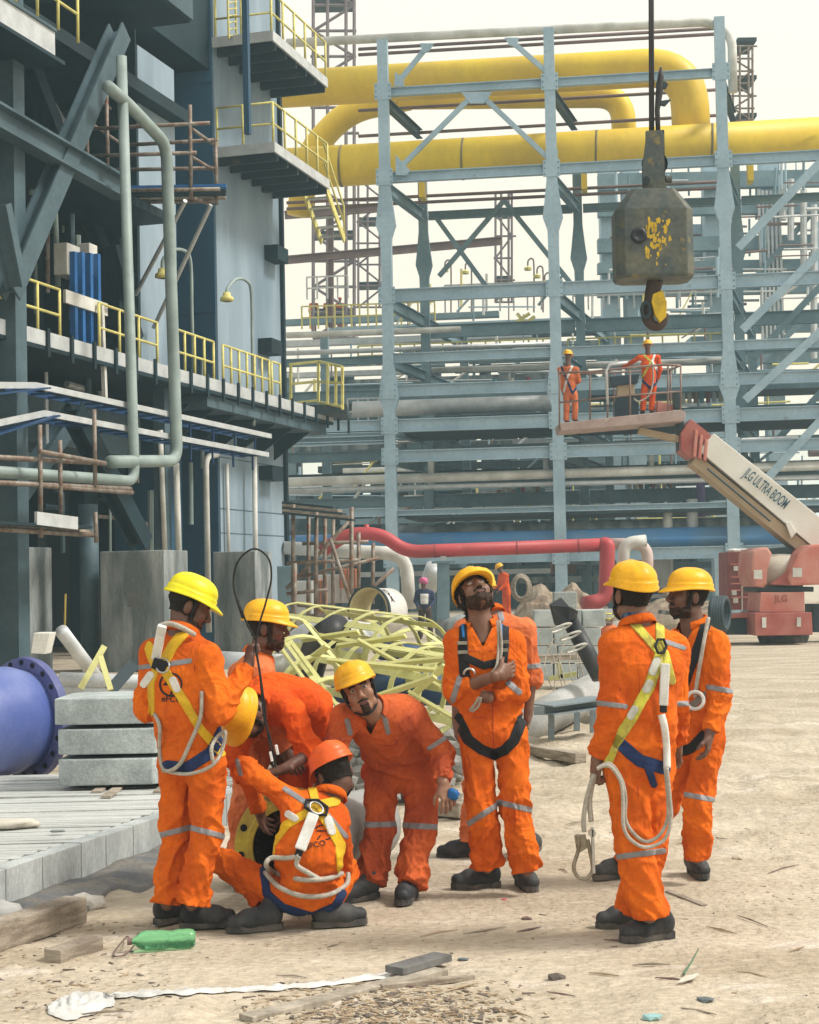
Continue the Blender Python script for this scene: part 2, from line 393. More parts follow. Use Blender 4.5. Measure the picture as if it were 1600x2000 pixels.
TAPE = M('grey_reflective_tape', (.24, .24, .26), .45, fine=.1, fscale=150, spec=.5)
YEL = M('yellow_webbing', (.68, .42, .012), .75, col2=(.50, .30, .02), scale=9, fine=.14, fscale=140)
LIM = M('lime_webbing', (.55, .52, .06), .75, col2=(.36, .30, .06), scale=22, amt=.8, fine=.14, fscale=140)
NAVY = M('navy_webbing', (.012, .028, .10), .8, fine=.2, fscale=140)
BLK = M('black_webbing', (.014, .016, .02), .8, fine=.2, fscale=140)
WHT = M('white_webbing', (.72, .72, .70), .75, col2=(.5, .49, .46), scale=14, fine=.1, fscale=120)
ROPE = M('grey_rope', (.43, .40, .35), .95, col2=(.27, .245, .21), scale=20, fine=.25, fscale=160, bump=.8, bscale=120)
STEEL = M('bare_steel', (.55, .55, .55), .3, 1.0, fine=.1)
BOOT = M('dusty_black_leather', (.018, .021, .027), .62, col2=(.10, .095, .09), scale=7, amt=.38, fine=.2, bump=.3, bscale=60)
SOLE = M('dusty_rubber', (.035, .036, .04), .9, col2=(.16, .14, .12), scale=8, amt=.6)
def plastic(nm, c): return M(nm, c, .42, col2=tuple(x*.78 for x in c), scale=9, amt=.6, fine=.08, fscale=70, spec=.4, bump=.10, bscale=50, rust=(.30, .20, .07), rustamt=.265, rscale=26)
HY = plastic('yellow_helmet_plastic', (.86, .44, .010)); HL = plastic('lemon_helmet_plastic', (.80, .72, .012)); HO = plastic('orange_helmet_plastic', (.82, .125, .02))
EYEW = M('eye_white', (.42, .38, .34), .3, fine=0); EYEB = M('eye_brown', (.02, .012, .008), .2, fine=0)
LIPS = M('lips', (.12, .045, .04), .5)
PRINT = M('dark_print', (.03, .018, .02), .8, fine=0)
NAVYC = M('navy_cotton', (.02, .03, .06), .9, fine=.1)
DKC = M('dark_teal_cotton', (.01, .022, .025), .9, fine=.1)
class Person: pass
def ups(a): return np.array(a, float)
def helmet(loc2w, parent, mat, tilt=0, dz=0.0, sc=.915, base=(0, -.010, .050)):
    n = 40; A = np.linspace(0, 2*math.pi, n, endpoint=False); rows = []
    ax, ay, hh = .110*sc, .134*sc, .117*sc
    bw = np.maximum(0, np.cos(A))**2.2         # 1 at the front
    bk = np.maximum(0, -np.cos(A))**2
    X, Yc = np.sin(A), np.cos(A)
    def ring(extra, z): return np.stack([X*(ax+extra), Yc*(ay+extra), z+0*A], 1)
    fl = .009+.046*bw+.004*bk; dr = -.004-.020*bw-.010*bk
    rows += [ring(-.012, 0.004), ring(-.004, -.002), ring(fl*.97, dr-.005), ring(fl, dr-.001), ring(fl*.96, dr+.004), ring(.004, .004+.004*bw), ring(.0055, .020), ring(.004, .0235), ring(-.001, .0265)]
    for i in range(1, 13):
        ph = i/12*math.pi/2; c = math.cos(ph)**.82; z = .0265+math.sin(ph)**.95*(hh-.0265)
        x = X*ax*c; y = Yc*ay*c
        rid = .0055*np.exp(-(x/.017)**2)*math.sin(ph)**.5 + .003*np.exp(-((np.abs(x)-.048)/.009)**2)*math.sin(ph)**.5*(c > .25)
        rows.append(np.stack([x*(1+rid*1.5), y*(1+rid*2.0), z+rid*.9+0*A], 1))
    for i in range(12, -1, -2):                # inside of the shell
        ph = i/12*math.pi/2; c = max(.02, math.cos(ph)**.82)*.95; z = .006+math.sin(ph)**.95*(hh-.014)
        rows.append(np.stack([X*(ax-.004)*c, Yc*(ay-.004)*c, z+0*A], 1))
    W = np.concatenate(rows); ct, st = math.cos(tilt), math.sin(tilt)
    W = np.stack([W[:, 0], W[:, 1]*ct-W[:, 2]*st, W[:, 1]*st+W[:, 2]*ct+dz], 1)+np.array(base)
    m = len(rows); F = [(i*n+j, i*n+(j+1) % n, (i+1)*n+(j+1) % n, (i+1)*n+j) for i in range(m-1) for j in range(n)]
    Vw = loc2w(W); F = np.array(F); 
    o = meshob('helmet', Vw, F, mat, parent, True); return o, Vw, F
def hand_prims(Fd, wr, d, nrm, side, curl=.5, spread=.12, thumb=1.0, sc=1.0, point=False):
    d = ups(d)/np.linalg.norm(d); nrm = ups(nrm)-d*np.dot(nrm, d); nrm /= np.linalg.norm(nrm); s = np.cross(d, nrm)*side
    wr = ups(wr); q = lambda a, b, c: wr+(d*a+s*b+nrm*c)*sc
    Fd.ecap(q(-.03, 0, 0), q(.03, 0, 0), s, (.027*sc, .021*sc), (.030*sc, .019*sc), .012)
    Fd.ecap(q(.025, .002, 0), q(.078, 0, 0), s, (.034*sc, .017*sc), (.040*sc, .014*sc), .012)
    Fd.cap(q(.02, .02, .006), q(.05, .034, .008), .016*sc, .014*sc, .012)
    for i, (o, L) in enumerate(((.031, .074), (.0105, .082), (-.0105, .076), (-.031, .060))):
        a = q(.082-.004*abs(i-1.2), o, -.001); ang = 0; cu = curl*(1+.12*i)
        if point and i == 0: cu = .15
        for f, r0, r1, c in ((.45, .0098, .009, .75), (.32, .009, .0082, 1.1), (.23, .0082, .0068, .6)):
            ang += cu*c; dd = (d*math.cos(ang)+nrm*math.sin(ang))+s*spread*(.031*0+o/.031)*.8*math.cos(ang); dd /= np.linalg.norm(dd)
            b = a+dd*L*f*sc; Fd.cap(a, b, r0*sc, r1*sc, .005); a = b
    a = q(.032, .034, .008); dd = d*.72+s*.62*thumb+nrm*(.30+.4*curl); dd /= np.linalg.norm(dd); b = a+dd*.040*sc; Fd.cap(a, b, .0125*sc, .0105*sc, .008)
    dd = d*.9+s*.25*thumb+nrm*(.30+.6*curl); dd /= np.linalg.norm(dd); Fd.cap(b, b+dd*.032*sc, .0105*sc, .008*sc, .006)
HEADCACHE = {}
def person(label, Y0, J, yaw, pitch=0, roll=0, body_yaw=None, skin=SKIN, cl=OR, hel=HY, hel_tilt=0, feet=None, h=.0078, group=None, hands=None, seed=1.0,
           cut=None, hair=True, beard=True, cuffs=(.93, .93), hem=(1.0, 1.0), collar=(35, OR), name='person', girth=1.0, hs=1.0, under=None, eyes=False, loose=1.0, moust=False, head_gear=True, legs=True, curly=0, chin=True, pants=None, hemr=.088):
    girth *= .94; loose *= .885; hemr *= .93; p = Person(); W = {k: np.array(P(v[0], v[1], Y0+(v[2] if len(v) > 2 else 0))) for k, v in J.items()}
    p.W = W; by = R(yaw if body_yaw is None else body_yaw); bf = np.array((math.sin(by), -math.cos(by), 0))
    lat = W['shR']-W['shL']; lat /= np.linalg.norm(lat); hl = W['hipR']-W['hipL']; hl /= np.linalg.norm(hl)
    if 'mid' not in W: W['mid'] = W['pel']*.5+W['chest']*.5
    sp = W['neck']-W['pel']; sp /= np.linalg.norm(sp); fr = np.cross(lat, sp); fr /= np.linalg.norm(fr)
    if np.dot(fr, bf) < 0: fr = -fr
    p.front, p.spine, p.lat = fr, sp, lat
    base = W['pel'].copy(); base[2] = 0.0
    if feet: base = np.mean([np.array(f[0]) for f in feet], 0)
    th = thing(name, label, 'person', tuple(base), group)
    # --- clothes
    allp = np.array(list(W.values())); F = Field(allp.min(0)-.24, allp.max(0)+.24, h); g = girth
    fine = h < .015; fk = (lambda *a, **k: mkfold(*a, **k)) if fine else (lambda *a, **k: None)
    F.ecap(W['pel'], W['mid'], hl, (.168*g, .128*g), (.160*g, .118*g), .05, fk(seed, .013, .085, .6, 1.2, .35))
    F.ecap(W['mid'], W['chest'], lat, (.160*g, .118*g), (.188*g, .124*g), .05, fk(seed+2, .010, .11, 1.2, .2, .5))
    top = W['chest']*.35+W['neck']*.65
    F.ecap(W['chest'], top, lat, (.180*g, .120*g), (.125*g, .085*g), .05)
    F.cap(top+(W['shL']-top)*.25, W['shL'], .078*g, .070*g, .05); F.cap(top+(W['shR']-top)*.25, W['shR'], .078*g, .070*g, .05)
    for i, sd in enumerate('LR'):
        s1 = seed+i*1.9
        F.cap(W['sh'+sd], W['el'+sd], .073*g*loose, .064*g*loose, .022, fk(s1, .012, .075, .8, 1.4, .30))
        F.cap(W['el'+sd], W['wr'+sd], .064*g*loose, .050*g*loose, .012, fk(s1+.7, .011, .05, 1.2, .8, .15), cut=cuffs[i])
    if legs:
        for i, sd in enumerate('LR'):
            s1 = seed+3+i*2.3
            F.cap(W['hip'+sd], W['kn'+sd], .103*g*loose, .083*g*loose, .018, fk(s1, .015, .10, .7, 1.1, .42, .14))
            F.cap(W['kn'+sd], W['an'+sd], .083*g*loose, hemr*g*loose, .010, fk(s1+.9, .014, .085, 1.0, 1.3, .40, .16), cut=hem[i])
    p.q = None; vs, Q = F.mesh(); T = tri(Q); ns = normals(vs, T); p.vs, p.T, p.ns = vs, T, ns
    dd = {'torso': np.minimum.reduce([capd(vs, W['pel'], W['mid'], .15, .14), capd(vs, W['mid'], W['chest'], .14, .16), capd(vs, W['chest'], W['neck'], .16, .08), capd(vs, W['shL'], W['shR'], .06, .06)])}
    for sd in 'LR':
        dd['arm'+sd] = np.minimum(capd(vs, W['sh'+sd], W['el'+sd], .073, .064), capd(vs, W['el'+sd], W['wr'+sd], .064, .05))
        dd['leg'+sd] = np.minimum(capd(vs, W['hip'+sd], W['kn'+sd], .103, .083), capd(vs, W['kn'+sd], W['an'+sd], .083, .088))
    p.dd = dd; p.px = proj(vs); p.view = vs-np.array(CO); p.view /= np.linalg.norm(p.view, axis=1)[:, None]; p.nv = (ns*p.view).sum(1)
    cvs, cns, cT = vs, ns, T
    if cut:
        s = pin(p.px, cut); s = np.maximum(-s, (p.nv+.05)*60); cvs, cns, cT = clip(vs, ns, T, s)
    p.cover = meshob('coverall', cvs, cT, cl, th, True)
    p.bvh = BVHTree.FromPolygons(vs.tolist(), T.tolist()); p.th = th; p.Y0 = Y0
    # --- head frame
    yw, pt, rl = R(yaw), R(pitch), R(roll)
    fw = np.array((math.sin(yw)*math.cos(pt), -math.cos(yw)*math.cos(pt), math.sin(pt)))
    rt = np.cross(fw, (0, 0, 1)); rt /= np.linalg.norm(rt); upv = np.cross(rt, fw)
    rt, upv = rt*math.cos(rl)+upv*math.sin(rl), upv*math.cos(rl)-rt*math.sin(rl)
    Mh = np.stack([rt, fw, upv], 1); hc = W['head']; p.Mh, p.hc = Mh, hc
    l2w = lambda a: hc+(np.asarray(a)*hs)@Mh.T
    p.l2w = l2w; nb = Mh.T@(W['neck']-hc)/hs
    hh = .0042 if fine else max(.012, h*.6)
    lo = np.minimum([-.12, -.14, -.15], nb-.12); hi = np.maximum([.12, .15, .15], nb+.12)
    H = Field(lo, hi, hh)
    H.ell((0, -.012, .040), (.074, .094, .088), .02); H.ell((0, .028, -.040), (.057, .062, .072), .03); H.ell((0, .066, -.090), (.026, .024, .022), .03)
    if fine:
        for sx in (-1, 1):
            H.ell((sx*.040, .060, -.022), (.026, .028, .030), .02); H.ell((sx*.055, .02, -.075), (.016, .035, .02), .02)
            H.ell((sx*.031, .096, .014), (.0175, .016, .012), .01, sub=True)
            H.ell((sx*.0775, -.012, -.004), (.011, .021, .033), .006); H.cap((sx*.008, .084, .032), (sx*.047, .072, .036), .0105, .008, .012)
            H.ell((sx*.0125, .101, -.030), (.009, .012, .009), .006)
        H.cap((0, .086, .022), (0, .112, -.020), .0095, .0125, .010); H.ell((0, .112, -.025), (.012, .012, .010), .006)
        H.cap((-.017, .089, -.0535), (.017, .089, -.0535), .0065, .0065, .008); H.cap((-.014, .089, -.066), (.014, .089, -.066), .0075, .0075, .006)
    H.cap((0, -.018, -.045), nb, .054, .060, .03); H.cap(nb, nb+Mh.T@(W['chest']-W['neck'])*.5, .062, .085, .03)
    hv, hq = H.mesh(); hT = tri(hq); hn = normals(hv, hT)
    bodyV, bodyT = [l2w(hv)], [hT]; nv = len(hv)
    # --- the rest of the body under the clothes, then the hands
    B = Field(allp.min(0)-.15, allp.max(0)+.15, .015 if fine else h)
    b_ = g*.80; B.ecap(W['pel'], W['mid'], hl, (.135*b_, .095*b_), (.13*b_, .09*b_), .04); B.ecap(W['mid'], W['chest'], lat, (.13*b_, .09*b_), (.16*b_, .098*b_), .04); B.ecap(W['chest'], top, lat, (.155*b_, .096*b_), (.10*b_, .062*b_), .04)
    B.cap(W['neck'], hc, .052, .05, .03); B.cap(W['shL'], W['shR'], .038, .038, .03)
    for sd in 'LR':
        B.cap(W['sh'+sd], W['el'+sd], .038, .034); B.cap(W['el'+sd], W['wr'+sd], .034, .027)
        if legs: B.cap(W['hip'+sd], W['kn'+sd], .058, .042); B.cap(W['kn'+sd], W['an'+sd], .042, .034)
    bv, bq = B.mesh(); bodyV.append(bv); bodyT.append(tri(bq)+nv); nv += len(bv)
    hands = hands or {}
    for sd in 'LR':
        if sd not in hands and not (fine and hands.get('auto', True)): continue
        hd = hands.get(sd, {}); e, w = W['el'+sd], W['wr'+sd]
        d = np.array(hd.get('d', w-e), float); d /= np.linalg.norm(d); n0 = np.array(hd.get('n', -lat if sd == 'R' else lat), float)
        hf_ = .0045 if fine else h*.5; a = w-(w-e)/np.linalg.norm(w-e)*(hd.get('bare', .05)); pts = np.array([a, w, w+d*.2])
        Fh = Field(pts.min(0)-.10, pts.max(0)+.10, hf_); Fh.cap(a, w, .034 if hd.get('bare', .05) > .1 else .031, .027, .01)
        hand_prims(Fh, w, d, n0, hd.get('side', 1), hd.get('curl', .45), hd.get('spread', .1), hd.get('thumb', 1.0))
        v, q = Fh.mesh(); bodyV.append(v); bodyT.append(tri(q)+nv); nv += len(v)
    bm_ = meshob('body', np.concatenate(bodyV), np.concatenate(bodyT), skin, th, True); p.body = bm_
    X, Yh, Z = hv[:, 0], hv[:, 1], hv[:, 2]; HT = hT
    def piece(nm, s, mat, off, dep=.004, jit=0):
        v, n, t = clip(hv, hn, HT, s)
        if not len(t): return
        o = off+(jit*(vnoise(v[:, 0]*90, v[:, 1]*90+v[:, 2]*70, 3)-.3) if jit else 0)
        if jit: o = o[:, None]
        a, b = shell(v, n, t, o, dep); return meshob(nm, l2w(a), b, mat, th, True)
    if hair and fine:
        s = np.minimum(.012-Yh-.25*np.maximum(0, -Z), Z+.034+(.03 if curly else 0)+.010*vnoise(X*160, Yh*160, 2)); s = np.maximum(s, np.minimum(Z-.045, .06-Yh)); ear = np.sqrt(((np.abs(X)-.083)/.02)**2+((Yh+.012)/.026)**2+((Z+.004)/.036)**2)-1
        piece('hair', np.minimum(s, ear*.02), HAIR, .006+curly, .004, .008+curly*1.5)
    if beard and fine:
        low = -.062-Z+.27*np.maximum(0, .075-Yh)-.35*np.maximum(0, Yh-.075)+.012*(vnoise(X*140, Z*140+Yh*90, 4)-.5)
        s = np.minimum.reduce([low, Z+.113+.010*(vnoise(X*150, Yh*150, 6)-.5), Yh-.010+np.maximum(0, -.05-Z)*.2]); s = np.maximum(s, np.minimum.reduce([.045-Z, Z+.06, .014-np.abs(Yh-.020), np.abs(X)-.05]))
        mouth = np.sqrt((X/.024)**2+((Z+.060)/.0115)**2)-1
        s = np.where(Yh > .05, np.minimum(s, mouth*.02), s); s = np.maximum(s, np.minimum(.0075-np.abs(Z+.0435+.12*np.abs(X)), np.minimum(.033-np.abs(X), Yh-.06)))
        piece('beard', s, BEARD, .0022 if beard is True else beard, .004, .004)
    elif moust and fine:
        s = np.minimum(.0050-np.abs(Z+.0450+.16*np.abs(X)), np.minimum(.029-np.abs(X), Yh-.06)); s = np.maximum(s, np.minimum.reduce([-.062-Z, Z+.125, .018+0*Yh, .022-np.abs(X), Yh-.03]))
        mouth = np.sqrt((X/.022)**2+((Z+.060)/.010)**2)-1
        piece('beard', np.minimum(s, np.where(Yh > .05, mouth*.02, s)), BEARD, .0016, .003, .002)
    if fine:
        piece('eyebrows', np.minimum(.0042-np.abs(Z-.034+.10*np.abs(np.abs(X)-.028)), np.minimum(.019-np.abs(np.abs(X)-.030), Yh-.04)), HAIR, .0025, .003)
        piece('lips', np.minimum(1-np.sqrt((X/.021)**2+((Z+.060)/.0105)**2), (Yh-.05)*9)*.02, LIPS, .0008, .002)
    if eyes and fine:
        for sx in (-1, 1):
            e0 = MB(); n = 12; c = V((sx*.031, .0755, .0125)); e0.lathe((0, 0, 0), (0, 1, 0), [(.0128*math.sin(a), .0128*math.cos(a)) for a in np.linspace(0.01, math.pi, 9)], n)
            vv = l2w(np.array(e0.v)*np.array([1.15, 1, .68])+np.array(c)); e = meshob('eye', vv, e0.f, EYEW, th, True)
            e1 = MB(); gz = V(eyes if isinstance(eyes, tuple) else (0, 1, 0)); e1.lathe((0, 0, 0), gz, [(.0137*math.sin(a), .0137*math.cos(a)) for a in (.01, .2, .42)], n)
            meshob('iris', l2w(np.array(e1.v)*np.array([1.1, 1, .8])+np.array(c)), e1.f, EYEB, e, True)
    if hel is not None and head_gear:
        p.hel, p.hv, p.hf = helmet(l2w, th, hel, R(hel_tilt))
        if fine and chin:
            st = MB(); st.tube([tuple(x) for x in l2w(np.array(spline([(-.086, .012, .035), (-.079, .016, -.03), (-.055, .04, -.095), (0, .068, -.122), (.055, .04, -.095), (.079, .016, -.03), (.086, .012, .035)], 5)))], .006, 6); st.to('chin_strap', BLK, th, True)
    # --- collar
    if collar and fine:
        gap, cm = collar; nd = (hc-W['neck']); nd /= np.linalg.norm(nd); nd = nd*.5+sp*.5; nd /= np.linalg.norm(nd)
        f2 = fr-nd*np.dot(fr, nd); f2 /= np.linalg.norm(f2); l2 = np.cross(f2, nd); n = 30; prof = [(.060, -.035), (.066, .0), (.066, .034), (.071, .041), (.078, .034), (.090, .004), (.086, .002), (.073, .028), (.070, .0)]
        vsC, fs = [], []
        for j in range(n+1):
            a = R(gap)+(2*math.pi-2*R(gap))*j/n; w = 1+.0*a
            for r, z in prof: vsC.append(W['neck']+nd*(z-.004-.018*math.cos(a))+f2*(math.cos(a)*r*1.05)+l2*(math.sin(a)*r*1.02))
        k = len(prof)
        for j in range(n):
            for i in range(k-1): fs.append((j*k+i, (j+1)*k+i, (j+1)*k+i+1, j*k+i+1))
        meshob('collar', vsC, fs, cm, th, True)
    if under is not None and fine:
        a, b = shell(*clip(vs-ns*.012, ns, T, pin(p.px, under[0])-np.maximum(0, p.nv+.1)*900), .002, .004)
        if len(b): meshob('undershirt', a, b, under[1], th, True)
    # --- boots
    for i, ft in enumerate(feet or []):
        hl_, to_ = np.array(ft[0], float), np.array(ft[1], float); d = to_-hl_; d[2] = 0; d /= np.linalg.norm(d); s = np.cross((0, 0, 1), d); up = np.array((0, 0, 1.)); pit = ft[2] if len(ft) > 2 else 0
        d3 = d*math.cos(pit)-up*math.sin(pit); u3 = up*math.cos(pit)+d*math.sin(pit); org = hl_+up*(.0+max(0, math.sin(pit))*.24)
        q = lambda a, b, c: org+d3*a+s*b+u3*c; an = W['an'+'LR'[i]]
        Bf = Field(np.minimum(hl_, to_)-.16, np.maximum(hl_, to_)+np.array((.16, .16, .34)), .007 if fine else h*.7)
        Bf.cap(q(.045, 0, .05), q(.17, 0, .042), .042, .046, .02); Bf.ecap(q(.16, .002, .040), q(.235, .004, .042), s, (.050, .036), (.040, .034), .02); Bf.cap(q(.055, 0, .075), q(.17, 0, .060), .044, .034, .03)
        shaft = q(.055, 0, .09)*.35+an*.65; Bf.cap(q(.05, 0, .07), q(.055, 0, .13)*.6+shaft*.4, .047, .050, .02)
        v, qd = Bf.mesh(); bo = meshob('boot', v, qd, BOOT, th, True)
        if fine:
            ol = [(-.004, .0), (.006, .030), (.05, .038), (.10, .036), (.16, .046), (.205, .047), (.245, .036), (.268, .015), (.270, -.008), (.255, -.032), (.21, -.042), (.16, -.044), (.10, -.034), (.05, -.036), (.006, -.028)]
            mb = MB(); mb.prism([q(a, b, -.004) for a, b in ol], tuple(u3*.030)); mb.to('sole', SOLE, bo)
            lc = MB()
            for k in range(3): lc.tube([q(.115+.022*k, -.03, .098-.013*k), q(.118+.022*k, 0, .108-.014*k), q(.115+.022*k, .03, .098-.013*k)], .0035, 5)
            lc.to('laces', BLK, bo)
    return p
def limbsel(p, limbs, margin=.012):
    a = np.minimum.reduce([p.dd[l] for l in limbs]); o = [p.dd[l] for l in p.dd if l not in limbs]
    return (np.minimum.reduce(o)-a+margin) if o else np.full(len(a), 1.0)
def surfpiece(p, nm, s, mat, off=.006, dep=.008, parent=None):
    v, n, t = clip(p.vs, p.ns, p.T, s)
    if not len(t): return None
    t = biggest(v, t); us = np.unique(t); rm = np.full(len(v), -1); rm[us] = np.arange(len(us)); v, n, t = v[us], n[us], rm[t]
    a, b = shell(v, n, t, off, dep); return meshob(nm, a, b, mat, parent or p.th, True)
def strap(p, poly, w, limbs, mat, nm='strap', wrap=False, off=.006, face=.12):
    s = w/2-pdist(p.px, poly); s = np.minimum(s, limbsel(p, limbs)*400)
    if not wrap: s = np.minimum(s, (face-p.nv)*60)
    return surfpiece(p, nm, s, mat, off)
def tape(p, poly, w, limbs, nm='reflective_tape'): return strap(p, poly, w, limbs, TAPE, nm, wrap=True, off=.0022)
def surf(p, px, py, off=.03):
    d = ray(px, py).normalized(); hit = p.bvh.ray_cast(CO, d)
    q = hit[0] if hit[0] is not None else P(px, py, p.Y0-.1)
    return V(q)-d*off
def rope(p, poly, r, mat, nm='lanyard', off=.016, n=8, parent='x'):
    pts = spline([surf(p, a[0], a[1], off if len(a) < 3 else a[2]) for a in poly], n)
    return MB().tube(pts, r, 7).to(nm, mat, p.th if parent == 'x' else parent, True)
def decal(p, txt, cx, cy, size, mat, nm='back_print', rot=0, mesh=None):
    cu = bpy.data.curves.new('t', 'FONT'); cu.body = txt; cu.align_x = 'CENTER'; cu.align_y = 'CENTER'; cu.size = 1; cu.offset = .012
    o = bpy.data.objects.new('t', cu); me = o.to_mesh(); bm = bmesh.new(); bm.from_mesh(me)
    bmesh.ops.triangulate(bm, faces=bm.faces[:]); bmesh.ops.subdivide_edges(bm, edges=[e for e in bm.edges if e.calc_length() > .12], cuts=2); bmesh.ops.triangulate(bm, faces=bm.faces[:])
    vs = [v.co.copy() for v in bm.verts]; bm.verts.index_update(); fs = [tuple(v.index for v in f.verts) for f in bm.faces]; bm.free(); o.to_mesh_clear(); bpy.data.objects.remove(o); bpy.data.curves.remove(cu)
    c, s = math.cos(rot), math.sin(rot)
    out = [surf(p, cx+(v.x*c+v.y*s)*size, cy-(v.y*c-v.x*s)*size, .005) for v in vs]
    return meshob(nm, out, fs, mat, p.th)
def emblem(p, rects, mat=PRINT, nm='emblem'):
    T = tri(p.hf); ns = normals(p.hv, T); px = proj(p.hv)
    bm = bmesh.new(); vv = [bm.verts.new(v) for v in p.hv]; [bm.faces.new([vv[i] for i in f]) for f in T if len(set(f)) == 3 and not bm.faces.get([vv[i] for i in f])]
    ed = [e for e in bm.edges]; bmesh.ops.subdivide_edges(bm, edges=ed, cuts=1, use_grid_fill=True); bmesh.ops.triangulate(bm, faces=bm.faces[:]); bm.verts.index_update()
    v2 = np.array([v.co for v in bm.verts]); t2 = np.array([[v.index for v in f.verts] for f in bm.faces]); bm.free(); n2 = normals(v2, t2); q = proj(v2)
    vw = v2-np.array(CO); vw /= np.linalg.norm(vw, axis=1)[:, None]; s = np.full(len(v2), -9.)
    for poly, w in rects: s = np.maximum(s, w/2-pdist(q, poly))
    s = np.minimum(s, (-.1-(n2*vw).sum(1))*40); v, n, t = clip(v2, n2, t2, s)
    if len(t): a, b = shell(v, n, t, .002, .002); meshob(nm, a, b, mat, p.hel)
# ---------------------------------------------------------------- large structure: ground, pipe rack, left building
SAND = M('sand', (.49, .425, .335), .95, col2=(.37, .31, .232), scale=1.1, amt=.75, stretch=(.6, 1.5, 1), fine=.17, fscale=28, bump=1.0, bscale=20, spec=.1, rust=(.55, .485, .41), rustamt=.42, rscale=3.2)
xs = np.unique(np.concatenate([np.linspace(-4, 4, 200), np.linspace(-14, 14, 120), np.linspace(-300, 300, 61)]))
ys = np.unique(np.concatenate([np.linspace(4.5, 13, 260), np.linspace(13, 55, 180), np.linspace(-200, 900, 80)]))
def gz(x, y):
    x = np.asarray(x, float); y = np.asarray(y, float)
    near = np.exp(-np.maximum(0, y-16)/14)
    z = (vnoise(x*1.1, y*1.1, 1)-.5)*.05+(vnoise(x*3.1+9, y*3.1, 2)-.5)*.035+(vnoise(x*9, y*9, 3)-.5)*.018+(vnoise(x*21, y*21, 4)-.5)*.009
    rut = np.clip((y-9.6)/2.0, 0, 1)*np.clip((x-.1)/.9, 0, 1)
    fp_ = np.maximum(0, vnoise(x*6.3+3, y*4.4, 15)-.62)*2.6; z = z-.022*fp_*np.clip((y-5)/2, 0, 1)
    z = z+rut*(.055*(1-np.abs(np.sin(y*3.1+.9*vnoise(x*1.5, y*1.5, 8)*3+x*.5)))+.05*(vnoise(x*5, y*7, 9)-.4))*np.exp(-np.maximum(0, y-22)/10)
    z = z+np.clip((y-11)/4, 0, 1)*np.exp(-((x-2.1)/1.6)**2)*.10*(y < 40)
    flat = np.exp(-(((x-.1)/2.4)**2+((y-8.3)/1.6)**2)**2)
    return (z*near-.012)*(1-.78*flat)-.004*flat
gx, gy = np.meshgrid(xs, ys, indexing='ij'); gv = np.stack([gx, gy, gz(gx, gy)], -1).reshape(-1, 3); ny_ = len(ys)
ii, jj = np.meshgrid(np.arange(len(xs)-1), np.arange(ny_-1), indexing='ij'); q_ = (ii*ny_+jj).ravel()
kind(meshob('ground', gv, np.stack([q_, q_+ny_, q_+ny_+1, q_+1], 1), SAND, smooth=True), 'structure')
def GZ(px, py):                            # ground point seen at a pixel
    p = G(px, py)
    for _ in range(4): p = G(px, py, float(gz(p.x, p.y)))
    return p
# paints
PBLUE = M('rack_hazed_blue_grey_paint', (.35, .475, .565), .55, col2=(.25, .355, .43), scale=.8, amt=.5, fine=.08, fscale=8, rust=(.20, .15, .12), rustamt=.30, rscale=2.5)  # rack paint, lightened so the colour itself carries distance haze
PGREY = M('hazed_shop_grey_paint', (.18, .27, .315), .6, col2=(.105, .175, .21), scale=.7, amt=.6, fine=.08, fscale=6, rust=(.17, .12, .09), rustamt=.28, rscale=2)  # back-row grey, also paled by haze put into the colour
PDARK = M('dark_steel_paint', (.035, .055, .065), .65, col2=(.022, .034, .042), scale=.8, rust=(.12, .08, .055), rustamt=.34, rscale=2)
BROWN = M('brown_pipe_paint', (.20, .13, .12), .7, col2=(.12, .08, .075), scale=1.5)
YP = M('yellow_pipe_paint', (.76, .54, .022), .5, col2=(.62, .42, .03), scale=.5, amt=.6, fine=.05, fscale=5, stretch=(1, 1, .5))
YR = M('yellow_rail_paint', (.66, .60, .20), .6, col2=(.48, .42, .14), scale=6, rust=(.30, .22, .10), rustamt=.30, rscale=9)
GALV = M('galvanised', (.55, .57, .58), .5, .25, col2=(.40, .42, .43), scale=3, fine=.1)
WPAINT = M('white_pipe_paint', (.66, .66, .62), .6, col2=(.45, .44, .40), scale=1.4, amt=.7, rust=(.25, .19, .14), rustamt=.24, rscale=4)
CONC = M('grey_concrete', (.31, .335, .335), .9, col2=(.13, .15, .155), scale=1.5, amt=1.0, stretch=(1.6, 1.6, .35), fine=.16, fscale=24, bump=.4, bscale=26, spec=.15)
CASE = M('casing_light_paint', (.28, .36, .43), .5, col2=(.17, .235, .295), scale=.55, amt=.8, stretch=(1, 1, .22), fine=.06, fscale=5)
CASEB = M('casing_blue_paint', (.028, .095, .175), .55, col2=(.018, .06, .115), scale=.6, amt=.7, stretch=(1, 1, .3), fine=.06)
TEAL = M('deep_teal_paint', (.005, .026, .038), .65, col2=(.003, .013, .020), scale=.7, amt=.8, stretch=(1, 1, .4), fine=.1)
RUSTY = M('scaffold_steel', (.26, .23, .20), .6, .3, col2=(.16, .11, .08), scale=6, amt=.8, rust=(.20, .09, .05), rustamt=.42, rscale=7)
BLUE = M('bright_blue_paint', (.012, .12, .36), .5, col2=(.01, .08, .24), scale=3)
REDP = M('red_pipe_paint', (.46, .055, .065), .5, col2=(.34, .05, .05), scale=1.2, amt=.7, fine=.06, rust=(.40, .16, .13), rustamt=.36, rscale=2)
WOOD = M('weathered_timber', (.36, .31, .25), .85, col2=(.20, .165, .13), scale=5, amt=.8, stretch=(1, 1, 6), fine=.2, fscale=50, bump=.5, bscale=40)
